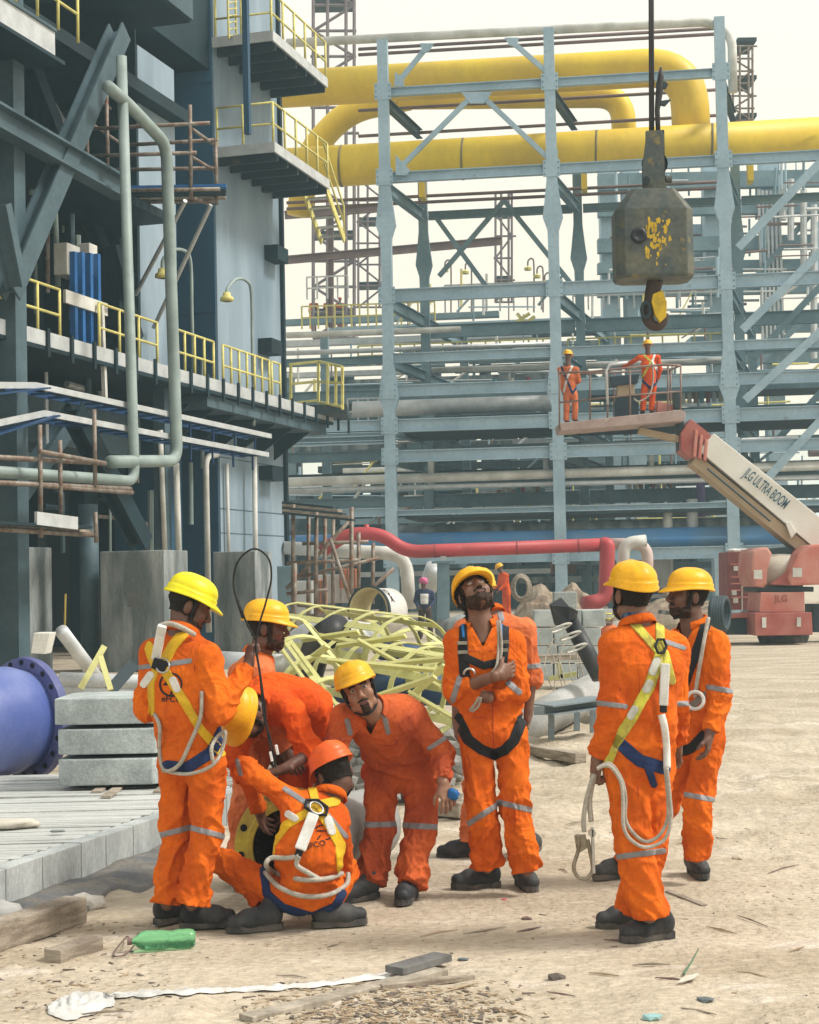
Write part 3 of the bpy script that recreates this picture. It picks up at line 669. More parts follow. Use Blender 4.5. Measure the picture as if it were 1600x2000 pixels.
LGREY = M('frame_blue_grey', (.075, .12, .145), .6, col2=(.04, .07, .088), scale=.7, amt=.7, fine=.1, fscale=9, rust=(.14, .10, .08), rustamt=.27, rscale=3)
u3 = V((.2785, .9604, 0)); v3 = V((.9604, -.2785, 0)); A0 = V((-7.03, 30, 0)); UPZ = V((0, 0, 1))
def LP(px, py, off=0.0): return PL(px, py, A0+v3*off, v3)
def LQ(px, py, s): return PL(px, py, A0+u3*s, u3)
def atz(p, z): return V((p.x, p.y, z))
# --------------------------------------------------- pipe rack
w3 = V((.9915, -.130, 0)).normalized(); nR = V((.130, .9915, 0)); F0 = V((-.544, 58, 0))
def RPt(px, py, off=0.0): return PL(px, py, F0+u3*off, nR)
def zl(y, off=0.0): return RPt(765, y, off).z
rack = thing('steel_pipe_rack', 'tall blue grey steel pipe rack carrying the two big yellow pipes across the site', 'pipe rack', tuple(RPt(765, 1205)))
def part(mb, name, mat, parent=rack, **k): return mb.to(name, mat, parent, **k)
def post(px, off, top_y, hw=.19, mat=PBLUE, flares=(440, 778)):
    b = RPt(px, 1130, off); sec = [(-.1, hw*1.15)]
    for fy in sorted(flares, reverse=True):
        z = zl(fy); sec += [(z-.9, hw), (z-.45, hw*1.05), (z-.05, hw*1.75), (z, hw*1.85), (z+.03, hw*1.85), (z+.5, hw*1.5), (z+1.3, hw)]
    sec += [(zl(top_y), hw*.95)]; vs, fs = [], []
    for z, h in sec:
        for a, c in ((-1, -1), (1, -1), (1, 1), (-1, 1)): vs.append(V((b.x, b.y, z))+w3*(a*h)+nR*(c*.17))
    for i in range(len(sec)-1):
        for j in range(4): fs.append((i*4+j, i*4+(j+1) % 4, i*4+4+(j+1) % 4, i*4+4+j))
    fs.append(tuple((len(sec)-1)*4+j for j in range(4))); part(MB().add(vs, fs), 'column', mat)
SP = (RPt(1094, 1000)-RPt(765, 1000)).dot(w3); X0 = RPt(765, 1000)
def node(i, off): return atz(X0+w3*(SP*i)+u3*off, 0)
def npx(i, off): return proj([node(i, off)+V((0, 0, 1.65))])[0][0]
for i in range(-1, 4):
    post(npx(i, 0), 0, (75, 78, 75, 75, 400)[i+1])
    post(npx(i, 5), 5, 225 if i in (0, 1, 2) else 420, .17, PGREY, (470, 800))
    post(npx(i, 11), 11, 560, .17, PGREY, ())
def beam(i0, i1, off, y, h, w=.26, mat=PBLUE, gap=.2, y0=None, nm='beam'):
    z = zl(y, 0) if y0 is None else y0
    a, b = node(i0, off), node(i1, off); d = (b-a).normalized(); a, b = a+d*gap, b-d*gap
    part(MB().ibeam(atz(a, z), atz(b, z), w, h, .03), nm, mat)
for i in range(0, 3):
    ys_ = [(180, .30), (347, .36), (578, .46), (700, .34), (764, .42), (832, .46), (892, .42), (1002, .20), (1092, .42)]
    for y, h in ys_:
        if i == 2 and y == 180: continue
        beam(i, i+1, 0, y, h)
    for y, h in ((365, .3), (610, .5), (668, .34), (742, .50), (800, .44), (868, .46), (922, .42), (968, .5), (1032, .40)): beam(i, i+1, 5, y, h, mat=PGREY)
    for y, h in ((628, .4), (690, .4), (772, .5), (840, .5), (905, .4), (985, .4), (1050, .5)): beam(i, i+1, 11, y, h, mat=PGREY)
for y, h in ((832, .46), (850, .4), (578+280, .3), (1000, .3)): beam(-1, 0, 0, y, h)
for y, h in ((665, .3), (742, .5), (800, .5), (868, .4), (968, .4)): beam(-1, 0, 5, y, h, mat=PGREY)
for y, h in ((690, .4), (772, .5), (1050, .5)): beam(-1, 0, 11, y, h, mat=PGREY)
for i in range(0, 4):                      # beams running back into the site
    for y, h in ((190, .36), (360, .40), (585, .42), (700, .36), (832, .42), (892, .40), (1092, .4)):
        a, b = node(i, 0), node(i, 5); z = zl(y)-.1
        part(MB().ibeam(atz(a+u3*.25, z), atz(b-u3*.25, z), .24, h, .03), 'tie_beam', PGREY if y > 300 else PDARK)
        if y > 500: part(MB().ibeam(atz(b+u3*.25, z-.02), atz(node(i, 11)-u3*.25, z-.02), .24, h, .03), 'tie_beam', PGREY)
def brace(p0, p1, off, w=.2, mat=PBLUE, nm='brace', dz=-.06):
    a, b = RPt(*p0, off)-nR*(-dz), RPt(*p1, off)-nR*(-dz); part(MB().bar(a, b, w, .12, nR), nm, mat)
for p0, p1 in (((925, 186), (785, 325)), ((940, 186), (1078, 316)), ((835, 92), (778, 162)), ((1000, 82), (1076, 148))): brace(p0, p1, 0, .17)
for c, pts in (((932, 190), [(-30, -8), (30, -8), (14, 14), (-14, 14)]), ((788, 330), [(-14, -26), (14, 4), (8, 14), (-14, 14)]), ((1076, 318), [(14, -24), (-12, 2), (-8, 14), (14, 12)]), ((833, 94), [(-12, -7), (16, -7), (6, 8), (-6, 12)]), ((1002, 83), [(-16, -7), (12, -7), (8, 12), (-6, 8)]),
               ((781, 160), [(-8, -18), (8, -4), (10, 10), (-10, 10)]), ((1074, 150), [(8, -18), (-10, -2), (-10, 10), (10, 10)])):
    q = [RPt(c[0]+x, c[1]+y)-nR*.16 for x, y in pts]; part(MB().prism(q, tuple(nR*.05)), 'gusset', PBLUE)
for p0, p1 in (((1442, 485), (1700, 215)), ((1450, 645), (1700, 395)), ((1455, 782), (1700, 560)), ((1480, 955), (1700, 715))): brace(p0, p1, 0, .28)
for p0, p1 in (((1470, 700), (1640, 520)), ((1500, 880), (1700, 660))): brace(p0, p1, 5, .24, PGREY)
for p0, p1 in (((858, 540), (985, 392)), ((852, 425), (950, 560)), ((985, 392), (1120, 560))): brace(p0, p1, 5, .18, PGREY)
for off, y, a, b in ((2.4, 840, 0, 3), (7.5, 742, -1, 3), (7.5, 905, -1, 3), (2.6, 1010, 0, 3)):
    c = (node(a, off)+node(b, off))/2; L = (node(b, off)-node(a, off)).length/2
    part(MB().box(atz(c, zl(y)-.0), (L, 2.0, .05), (w3, nR, UPZ)), 'deck', PDARK)  # solid plates added to block skylight and darken the rack inside
def pipe(nm, label, pts, r, mat, off=None, cat='pipe', group=None, bend=.8, n=20, raw=False, extra=None):
    q = pts if raw else [RPt(x, y, off) for x, y in pts]
    q = rnd(q, bend, 8); t = thing(nm, label, cat, tuple(q[0]), group); MB().tube(q, r, n).to('pipe_run', mat, t, True)
    return t
PG = 'large yellow pipes on the rack'
yl = pipe('yellow_pipe', 'lower of the two big yellow pipes, running straight off the right edge', [(500, 333), (1750, 262)], .76, YP, 2.2, group=PG, n=32)
for x in (668, 905, 1165, 1390):
    a, b = RPt(x, 324-(x-668)*.057, 2.2), RPt(x+6, 324-(x-668)*.057, 2.2); MB().lathe(a, b-a, [(.72, -.04), (.775, -.04), (.775, .04), (.72, .04)], 32).to('weld_seam', M('weld_grey', (.22, .18, .08), .7), yl, True)
for i in range(3): # saddles
    q = node(i, 2.2)+w3*.75; z = RPt(765, 345, 0).z+.1; MB().box(atz(q, z), (.10, .35, .45), (w3, nR, UPZ)).to('saddle', YP, yl)
pipe('yellow_pipe', 'upper big yellow pipe that bends down behind the crane block', [(520, 176), (1345, 128), (1352, 300)], .70, YP, 3.2, group=PG, bend=1.7, n=32)
pipe('yellow_pipe', 'short yellow pipe tucked below the upper one, bending down left of the crane rope', [(780, 190), (1215, 186), (1222, 300)], .48, YP, 6.5, group=PG, bend=1.0, n=28)
pipe('yellow_pipe', 'yellow pipe slanting down behind the stair platform at left', [(800, 190), (680, 215), (600, 300), (585, 420)], .52, YP, 7.5, group=PG, bend=1.0, n=28)
pipe('top_pipe', 'pale pipe lying along the very top of the pipe rack', [(560, 84), (1390, 42), (1430, 70), (1432, 180)], .16, WPAINT, .3, bend=.5, n=14)
for y, lab in ((92, 'upper brown pipe strung just below the top of the rack'), (103, 'second brown pipe just under the top of the rack'), (212, 'brown pipe between the two big yellow pipes'), (262, 'brown pipe skimming over the lower yellow pipe'), (392, 'brown pipe just under the lower yellow pipe'), (404, 'lower brown pipe of the pair under the yellow pipe')):
    pipe('brown_pipe', lab, [(700 if y < 300 else 560, y+4), (1420, y-38)], .065, BROWN, 1.2 if y < 110 else 4.4, n=8)
GP = 'long pipes low in the rack'
pipe('white_pipe', 'white insulated pipe low in the rack beside the building corner', [(560, 942), (1700, 906)], .17, WPAINT, .55, group=GP)
pipe('grey_pipe', 'slim grey pipe right under the white pipe low in the rack', [(560, 958), (1700, 930)], .09, GALV, .6, group=GP)
pipe('blue_pipe', 'broad blue pipe passing low through the whole rack', [(560, 1064), (1560, 1044)], .34, M('sea_blue_paint', (.05, .22, .52), .5, col2=(.12, .25, .42), scale=.5, amt=.8), .9, group=GP)
pipe('grey_pipe', 'wide dusty pipe right above the blue one', [(780, 1040), (1480, 1022)], .26, CONC, 2.0, group=GP)
for k, (x0, x1, y, r, lab) in enumerate(((690, 1095, 800, .30, 'silver vessel pipe on the rack between the first columns'), (560, 900, 655, .12, 'pale pipe under the far handrail'), (1110, 1560, 872, .10, 'slim pale pipe right of the lift basket'), (780, 1420, 726, .12, 'pale pipe across the middle of the rack'), (560, 1090, 690, .10, 'pale pipe left of the middle column'))):
    pipe('rack_pipe', lab, [(x0, y), (x1, y-(x1-x0)*.035)], r, (GALV, WPAINT)[k % 2], 3.0+.8*k, n=14, group=GP)
pipe('purple_pipe', 'upright purple pipe behind the lift boom', [(1368, 915), (1370, 1010)], .16, M('purple_paint', (.25, .17, .42), .5), 3.0, n=14)
for k, (x, y0, y1, r, lab) in enumerate(((1304, 992, 1040, .17, 'short pale standpipe left of the purple pipe'), (1352, 975, 1040, .2, 'short grey standpipe under the purple pipe'), (842, 895, 955, .12, 'short pale stub post beside the first column'), (1066, 895, 930, .1, 'short white stub post near the middle column'), (1272, 880, 925, .1, 'short rusty stub post under the basket'))):
    pipe('standpipe', lab, [(x, y0), (x+1, y1)], r, (WPAINT, GALV)[k % 2], 1.0, n=12, group='short standpipes in the rack')
# valves, drums and racks of coloured spools glimpsed between the beams
cols = [M('spool_'+n, c, .6) for n, c in (('red', (.35, .06, .05)), ('cream', (.55, .50, .36)), ('teal', (.10, .28, .30)), ('white', (.6, .6, .6)), ('rust', (.30, .13, .07)))]
for (x0, x1, y, n, lab) in ((945, 1060, 800, 13, 'upper row of coloured spools'), (945, 1055, 772, 11, 'top row of pale spools'), (975, 1060, 978, 10, 'row of red and cream spools low in the rack'), (1335, 1420, 788, 8, 'row of pale spools right of the basket'), (1230, 1310, 966, 8, 'row of dull spools below the basket')):
    t = thing('spool_shelf', lab+' on the pipe rack', 'spools', tuple(RPt(x0, y, 5.6)), 'spools shelved in the rack')
    for k in range(n):
        x = x0+(x1-x0)*k/(n-1); a = RPt(x, y-(x-x0)*.035, 5.6); MB().tube([a, a+UPZ*(.42+.1*((k*7) % 3))], .085, 8).to('spool', cols[(k*3+n) % 5], t)
# handrails on the far decks
def rail(lab, p0, p1, off, n, hgt=1.0, mat=YR, nm='far_handrail'):
    a, b = RPt(*p0, off), RPt(*p1, off); t = thing(nm, lab, 'handrail', tuple(a), 'pale yellow handrails on the far decks')
    for f in (1, .5): MB().bar(a+UPZ*hgt*f, b+UPZ*hgt*f, .06, .06).to('rail', mat, t)
    for k in range(n+1): MB().bar(a.lerp(b, k/n), a.lerp(b, k/n)+UPZ*hgt, .06, .06, u3).to('rail_post', mat, t)
rail('yellow handrail on the far deck by the distant workers', (590, 643), (850, 634), 13, 16); rail('yellow handrail halfway up the rack left of the middle column', (700, 715), (1090, 700), 7, 14, .8)
rail('yellow handrail right of the hook', (1110, 702), (1420, 690), 7, 10, .8); rail('grey handrail on the high far deck behind the first bay', (870, 612), (1085, 604), 12, 8, 1.2, GALV)
rail('grey handrail high behind the crane hook', (1120, 606), (1420, 596), 12, 10, 1.2, GALV); rail('low grey handrail beside the silver vessel', (680, 830), (760, 828), 4, 4, 1.0, GALV)
rail('pale handrail at left under the far deck', (600, 585), (680, 582), 14, 4, 1.0, GALV)
kk = thing('access_stair', 'pale yellow zigzag stair on the far deck behind the middle bay', 'stairs', tuple(RPt(990, 650, 12)))
for x0, y0, x1, y1 in ((985, 645, 1035, 612), (1000, 650, 1045, 618), (1040, 648, 1010, 612)): MB().bar(RPt(x0, y0, 12), RPt(x1, y1, 12), .08, .14).to('stringer', YR, kk)
# deep plant behind the rack
def tower(lab, x0, x1, ytop, ybot, Y, nb, mat=BROWN, rr=.07, seed=0):
    t = thing('scaffold_tower', lab, 'tower', tuple(P((x0+x1)/2, ybot, Y)), 'lattice towers behind the rack'); rr_ = random.Random(seed)
    for x in (x0, x0+(x1-x0)*.35, x1-(x1-x0)*.2, x1):
        for dy in (0, 1.8): MB().tube([P(x, ybot, Y+dy), P(x, ytop, Y+dy)], rr, 6).to('upright', mat, t)
    for k in range(nb+1):
        y = ybot+(ytop-ybot)*k/nb
        MB().tube([P(x0-6*rr_.random(), y, Y), P(x1+10*rr_.random(), y, Y)], rr*.8, 6).to('ledger', mat, t)
        if k < nb:
            y2 = ybot+(ytop-ybot)*(k+1)/nb; s = k % 2
            MB().tube([P((x0, x1)[s], y, Y), P((x1, x0)[s], y2, Y)], rr*.8, 6).to('diagonal', mat, t)
        if k % 3 == 1: MB().box(P((x0+x1)/2, y, Y+.9), ((x1-x0)*Y/FPX/2, .9, .07)).to('platform', PDARK, t)
    return t
tower('lattice scaffold tower rising behind the left end of the yellow pipes', 612, 692, -40, 660, 84, 14, M('tower_steel', (.21, .17, .18), .7, rust=(.2, .11, .09), rustamt=.4), .10, 1)
tower('short scaffold tower right of the tall one under the yellow pipe', 700, 752, 350, 600, 88, 6, MATS['tower_steel'], .07, 2)
tower('thin scaffold mast between the first two columns', 968, 1000, 375, 590, 86, 5, MATS['tower_steel'], .07, 3)
tower('scaffold stack beside the top right corner of the rack', 1432, 1470, 90, 260, 66, 7, RUSTY, .05, 4)
for lab, x0, x1, y0, y1, Y in (('rust coloured gantry beam crossing the gap behind the first column', 556, 980, 508, 470, 80), ('lower gantry beam of the far pipe bridge', 556, 760, 420, 405, 82)):
    t = thing('gantry_beam', lab, 'beam', tuple(P(x0, y0, Y)), 'far gantry beams'); MB().ibeam(P(x0, y0, Y), P(x1, y1, Y), .3, .38, .04).to('girder', BROWN, t); MB().ibeam(P(x0+90, y0, Y), P(x0+90, 640, Y), .3, .3, .04).to('support', BROWN, t)
for k, (x, y) in enumerate(((1037, 505), (1055, 520), (1070, 533), (915, 512), (875, 508))):
    t = thing('gooseneck_lamp', ('tallest gooseneck lamp on the far deck', 'middle gooseneck lamp on the far deck', 'shortest gooseneck lamp nearest the middle column', 'gooseneck lamp left of the far brace', 'leftmost gooseneck lamp on the far deck')[k], 'lamp', tuple(P(x+6, 600, 90)), 'gooseneck lamps on the far deck')
    MB().tube(spline([P(x+6, 610, 90), P(x+6, y+14, 90), P(x+2, y, 90), P(x-5, y+4, 90), P(x-6, y+14, 90)], 5), .05, 6).to('pole', BROWN, t); MB().lathe(P(x-6, y+14, 90), (0, 0, -1), [(.02, 0), (.22, .12), (.2, .25)], 10).to('shade', YR, t)
# the far plant block at right: columns, cross beams, ribbed screens
fp = thing('far_process_block', 'hazy grey steel process block rising behind the crane block at right', 'steel frame', tuple(P(1400, 1180, 78)))
for x in (1196, 1240, 1400, 1512, 1640): MB().box(P(x, 740, 78), (.42, .4, 10.5)).to('column', PBLUE, fp)
for y, h in ((352, .7), (408, .5), (476, .6), (520, .45), (562, .6), (640, .5), (700, .5), (760, .5)): MB().box(P(1430, y, 77.4), (6.4, .25, h*.55)).to('beam', PGREY, fp)
for y in (455, 490, 525, 610, 672): MB().box(P(1385, y, 80), (1.0, .8, .28)).to('panel', PBLUE, fp)
for k in range(6): MB().box(P(1486+k*8, 520, 76.8), (.05, .08, 3.6)).to('rib', GALV, fp)
for p0, p1 in (((1460, 560), (1600, 400)), ((1470, 720), (1640, 560))): MB().bar(P(*p0, 76.4), P(*p1, 76.4), .25, .4, V((0, 1, 0))).to('brace', PGREY, fp)
for k, (x, y0, y1) in enumerate(((1545, 350, 470), (1570, 370, 520), (1590, 400, 700), (1530, 360, 430))): MB().tube([P(x, y1, 76), P(x, y0, 76)], .16, 8).to('riser', GALV, fp)
fq = thing('far_equipment_row', 'low dark row of equipment seen under the decks beyond the rack', 'equipment', tuple(P(900, 1180, 84)))
rq = random.Random(5)
for k in range(64):
    x = 540+(k*17.3)%930+rq.uniform(-6, 6); h = rq.uniform(120, 500); c = P(x, 1160, 84+rq.uniform(0, 9)); z = h*84/FPX
    (MB().box(atz(c, z/2), (rq.uniform(.35, .8), .8, z/2)) if k % 3 else MB().tube([atz(c, 0), atz(c, z)], rq.uniform(.3, .6), 14)).to('vessel', (PDARK, PGREY, TEAL)[k % 3], fq)
for k in range(40): y_ = 625+k*13; x_ = 520+(k*211)%560; MB().box(P(x_+180, y_, 80+k%5), (rq.uniform(4, 7), .3, rq.uniform(.08, .22)), (w3, nR, UPZ)).to('header', (PGREY, PBLUE, PDARK, GALV, CONC)[k % 5], fq)
for k in range(9): MB().tube([P(540+k*130, 960-(k*37) % 110, 82), P(700+k*130, 955-(k*37) % 110, 82)], .22, 10).to('header', (GALV, WPAINT, BROWN)[k % 3], fq)
# joint plates on the front columns, seams on the pipes
for i in range(0, 3):
    for y in (180, 347, 578, 764, 832, 892, 1092):
        q = atz(node(i, 0), zl(y)); part(MB().box(q-nR*.185, (.30, .30, .012), (w3, UPZ, nR)), 'joint_plate', PBLUE)
        m = MB()
        for a in (-.24, .24):
            for b in (-.2, 0, .2): m.box(q-nR*.205+w3*a+UPZ*b, (.025, .025, .012), (w3, UPZ, nR))
        kind(part(m, 'bolts', PGREY), 'stuff')
rk = random.Random(17)
for k in range(240):
    x = rk.uniform(556, 1600); y = rk.uniform(590, 1080); Y = 66+rk.uniform(0, 12); t = rk.random(); mt = (GALV, PBLUE, BROWN, WPAINT, YR, PGREY)[k % 6]; r = rk.uniform(.03, .075)
    if t < .45: m = MB().tube([P(x, y, Y), P(x, y-rk.uniform(25, 80), Y)], r, 6)
    elif t < .8: m = MB().tube([P(x, y, Y), P(x+rk.uniform(60, 260), y-rk.uniform(-2, 8), Y)], r, 6)
    else: m = MB().tube([P(x, y, Y), P(x+rk.uniform(30, 70), y-rk.uniform(30, 70), Y)], r, 6)
    m.to('conduit', mt, fq)
for k in range(110):
    x = rk.uniform(1190, 1600); y = rk.uniform(350, 640); Y = 74+rk.uniform(0, 6); mt = (GALV, PBLUE, BROWN, PGREY)[k % 4]; r = rk.uniform(.03, .08)
    m = MB().tube([P(x, y, Y), P(x+(rk.uniform(-3, 3) if k % 2 else rk.uniform(40, 150)), y-(rk.uniform(40, 120) if k % 2 else rk.uniform(0, 6)), Y)], r, 6); m.to('conduit', mt, fp)
# --------------------------------------------------- left building
lb = thing('process_building', 'dark steel process building with pale casing walls filling the left of the view', 'building', tuple(atz(LP(30, 1300, 0), 0)))
def lpart(mb, nm, mat, **k): return mb.to(nm, mat, lb, **k)
def lbox(s0, s1, o0, o1, z0, z1, nm, mat, bevel=0):
    c = A0+u3*((s0+s1)/2)+v3*((o0+o1)/2)+UPZ*((z0+z1)/2); return lpart(MB().box(c, ((s1-s0)/2, (o1-o0)/2, (z1-z0)/2), (u3, v3, UPZ)), nm, mat, bevel=bevel)
def sat(px, off): return (LP(px, 1000, off)-A0).dot(u3)      # distance along the wall at a pixel
ZP = (LP(30, 648, 0).z+LP(556, 787, 0).z)/2
OC = -1.3
s1a, s1b, s2a, s2b = sat(284, OC), sat(352, OC), sat(431, OC), sat(557, OC)
lbox(-14, s2b+1, -7.0, -6.6, 0, 26, 'shade_back_wall', TEAL)  # dark wall added to stop skylight and keep the interior dark
lbox(s1a-.1, s1b, -4.2, OC, ZP-.1, LP(318, 122, OC).z, 'casing_block', CASE)
lbox(s1a-.16, s1a-.11, -4.2, OC-.03, ZP, 26, 'casing_side', TEAL)
lbox(s2a, s2b, -3.9, OC, 0, 26, 'casing_block', CASE)
lbox(s2a-.06, s2a-.01, -3.9, OC-.04, 0, 26, 'casing_side', CASEB)
for z0 in (LP(431, 612, OC).z, LP(431, 170, OC).z): lbox(s2a-.10, s2a-.065, -3.88, OC-.02, z0, z0+.30, 'seam_band', CASEB)
for px in (395,): lbox(s2a-.085, s2a-.065, -2.5, -2.44, 0, 26, 'seam', CASEB)
for y in (1000, 1045, 905): z0 = LP(500, y, OC).z; lbox(s2a, s2b, OC, OC+.012, z0, z0+.02, 'seam', LGREY)
for x, y, h in ((540, 497, .20), (528, 678, .2), (530, 925, .2)): c = LP(x, y, OC+.2); lpart(MB().box(c, (.42, .2, h), (u3, v3, UPZ)), 'bracket', TEAL)
lbox(s2b-.10, s2b+.05, OC, OC+.1, 0, 26, 'edge_angle', TEAL)
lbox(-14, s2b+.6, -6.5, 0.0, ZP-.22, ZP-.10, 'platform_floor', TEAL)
lbox(-14, s1a-.3, -6.5, -.4, LP(120, 330, 0).z+.2, LP(120, 330, 0).z+.4, 'shade_floor', TEAL)  # slab added over the recess to keep skylight out
lbox(-14, s1a+2, -6.5, -.9, LP(120, 20, 0).z, LP(120, 20, 0).z+.3, 'shade_floor', TEAL); lbox(-16, s2b, -6.5, -1.5, 22, 22.3, 'roof', TEAL); lbox(-16.5, -16.2, -6.5, -1.0, 0, 22, 'shade_end_wall', TEAL)  # slab, unseen roof and unseen end wall, added to block skylight
lbox(-14, s2b+.6, -.06, .0, ZP-.14, ZP+.14, 'toe_plate', GALV)
for k in range(24): s = -3+k*.95; lbox(s, s+.10, .002, .05, ZP-.35, ZP+.20, 'clip', TEAL)
lbox(s1b-1, s2b+.3, -1.3, -.12, ZP-.52, ZP-.24, 'platform_girder', LGREY)
for k in range(7):
    s = s1a+k*1.35; a = A0+u3*s+UPZ*(ZP-.55); q = [a+v3*-1.2, a+v3*-.15, a+v3*-.2-UPZ*.05, a+v3*-1.2-UPZ*.75]; lpart(MB().prism(q, tuple(u3*.06)), 'bracket', TEAL)
def hr(lab, s0, s1, off, z, n, hgt=1.05, mat=YR, ends=True):
    a = A0+u3*s0+v3*off+UPZ*z; b = A0+u3*s1+v3*off+UPZ*z; t = thing('handrail', lab, 'handrail', tuple(a), 'yellow handrails on the left building')
    for f in (1, .52): MB().tube([a+UPZ*hgt*f, b+UPZ*hgt*f], .03, 8).to('rail', mat, t, True)
    for k in range(n+1): MB().tube([a.lerp(b, k/n), a.lerp(b, k/n)+UPZ*hgt], .032, 8).to('rail_post', mat, t, True)
hr('handrail left of the blue pipes on the platform edge', sat(-60, 0), sat(128, 0), -.08, ZP, 4); hr('handrail between the two tall grey pipes', sat(205, 0), sat(318, 0), -.08, ZP, 3)
hr('handrail right of the second tall pipe under the nearer lamp', sat(352, 0), sat(428, 0), -.08, ZP, 4); hr('handrail in front of the pale casing near the far lamp', sat(446, 0), sat(536, 0), -.08, ZP, 6); hr('last short handrail at the far end of the platform', sat(541, 0), sat(557, 0), -.08, ZP, 1)
hr('handrail on the top left platform at the picture edge', sat(-60, 0), sat(112, 0), .55, LP(60, 30, .6).z+.1, 4)
# columns, beams and braces of the frame
for px, off in ((26, .0), (66, -3.5), (158, -3.2), (318, -.6)):
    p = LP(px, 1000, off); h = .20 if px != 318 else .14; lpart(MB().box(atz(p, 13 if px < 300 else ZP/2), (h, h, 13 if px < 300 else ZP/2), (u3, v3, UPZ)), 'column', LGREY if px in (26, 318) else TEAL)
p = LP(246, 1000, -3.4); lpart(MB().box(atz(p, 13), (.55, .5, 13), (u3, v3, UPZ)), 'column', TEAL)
p = LP(290, 1000, -2.6); lpart(MB().box(atz(p, ZP/2), (.7, .6, ZP/2-.2), (u3, v3, UPZ)), 'column', CASEB)
def lbrace(p0, p1, off, w, d, mat): lpart(MB().ibeam(LP(*p0, off), LP(*p1, off), d, w, .05, v3), 'brace', mat)
def lflat(p0, p1, off, w, mat): a, b = LP(*p0, off), LP(*p1, off); lpart(MB().ibeam(a, b, w, .34, .04, v3), 'brace', mat)
lflat((233, 62), (14, 570), .3, .44, LGREY); lflat((55, 120), (225, 560), -2.2, .36, TEAL); lflat((215, 480), (265, 660), -1.0, .16, TEAL); lflat((150, 800), (20, 985), -.9, .36, LGREY); lflat((140, 800), (278, 1062), .2, .42, TEAL); lflat((0, 400), (32, 560), .6, .20, LGREY)
lpart(MB().tube([P(362, 392, 35.2), P(265, 575, 37.5)], .05, 8), 'stay', GALV); lpart(MB().tube([P(412, 400, 36), P(300, 640, 38)], .05, 8), 'stay', GALV)
for y0, y1, off, h, mat in ((262, 385, .4, .42, LGREY),): lpart(MB().ibeam(LP(-60, 262-63, off), LP(236, 368, off), .34, .46, .05), 'beam', mat)
zt = LP(60, 62, .7).z; lbox(-8, sat(118, .7), .62, .7, zt-.28, zt+.28, 'fascia', GALV); lbox(-8, sat(118, .7), -2, .9, zt-.36, zt-.29, 'platform_floor', TEAL); lbox(-8, sat(118, .7), .2, .74, zt+.28, zt+.34, 'flange', LGREY)
zt = LP(386, 26, .35).z; sX = sat(386, .35); lbox(s1a-3, sX, -3.2, .35, zt-.35, zt+.25, 'upper_platform', TEAL); lbox(s1a-3, sX, .36, .42, zt-.3, zt+.3, 'fascia', LGREY); lbox(s1a-.16, s2a, -6.4, -1.4, zt+.3, 26, 'upper_wall', TEAL)
lbox(-6, s1a, -4.5, -1.4, LP(150, 720, -1).z-1.6, LP(150, 720, -1).z-.6, 'duct', LGREY)
# concrete pedestals
for px0, px1, top, Y, lab in ((-40, 66, 1068, 31.5, 'stained concrete pedestal at the left picture edge'), (203, 340, 1074, 31, 'stained concrete pedestal under the steel brace, behind the lemon helmet'), (424, 512, 1076, 38.5, 'smaller concrete pedestal left of the far building corner')):
    a, b = P(px0, 1000, Y), P(px1, 1000, Y); z = P(px1, top, Y).z; t = thing('concrete_pedestal', lab, 'pedestal', ((a.x+b.x)/2, Y+.5, 0), 'concrete pedestals under the left building'); L = (b-a).length/2
    MB().box(((a.x+b.x)/2, Y+.55, z/2-.1), (L, .55, z/2+.1), (v3, u3, UPZ)).to('block', CONC, t, bevel=.02)
    for k in range(1, 5): MB().box(((a.x+b.x)/2+v3.x*L*(k/2.5-1), Y+.55-u3.y*.55-v3.y*0+v3.y*L*(k/2.5-1), z/2), (.012, .022, z/2-.05), (v3, u3, UPZ)).to('board_mark', M('wet_concrete', (.16, .165, .16), .8, col2=(.09, .095, .095), scale=2), t)
    if px0 == 203: MB().box(P(265, 1172, Y+.02), (.16, .02, .13), (v3, u3, UPZ)).to('embed_plate', MATS['wet_concrete'], t)
# pipes on the building
def lpipe(lab, pts, r, mat, off, bend=.5, nm='grey_pipe', n=16, group='grey pipes on the left building'): return pipe(nm, lab, [LP(x, y, off) for x, y in pts], r, mat, raw=True, bend=bend, n=n, group=group)
GGP = M('grey_green_pipe', (.29, .36, .345), .5, col2=(.20, .25, .24), scale=1.5, amt=.7, fine=.08)
lpipe('left of the two tall grey green pipes, open at its top', [(237, 110), (263, 940), (150, 932), (-60, 918)], .105, GGP, .9, .32); lpipe('right tall grey pipe with an offset at its top and a bend at its foot', [(210, 168), (250, 203), (325, 282), (346, 900), (215, 902)], .125, GGP, .9, .38)
for x0, y0, x1, y1, off, r, lab in ((313, 840, 322, 1075, -.5, .06, 'thin pale drain pipe down to the middle pedestal'), (344, 905, 350, 1118, -.3, .075, 'pale drain pipe beside the middle pedestal'), (443, 905, 447, 1110, -1.2, .05, 'slim pale drain pipe nearest the casing'), (497, 880, 500, 1190, -1.0, .07, 'slim conduit on the casing corner')): lpipe(lab, [(x0, y0), (x1, y1)], r, WPAINT, off, n=10)
lpipe('pale drain pipe with a hooked top left of the casing', [(424, 888), (402, 892), (408, 1235)], .075, WPAINT, -1.0, .3, n=10); lpipe('fat dark pipe curving in the gloom at upper left', [(60, 118), (180, 112), (212, 172), (214, 260)], .30, TEAL, -3.5, 1.0, n=20); lpipe('grey pipe elbow at mid left', [(-40, 330), (20, 380), (20, 520)], .24, LGREY, -2.5, .5, n=18)
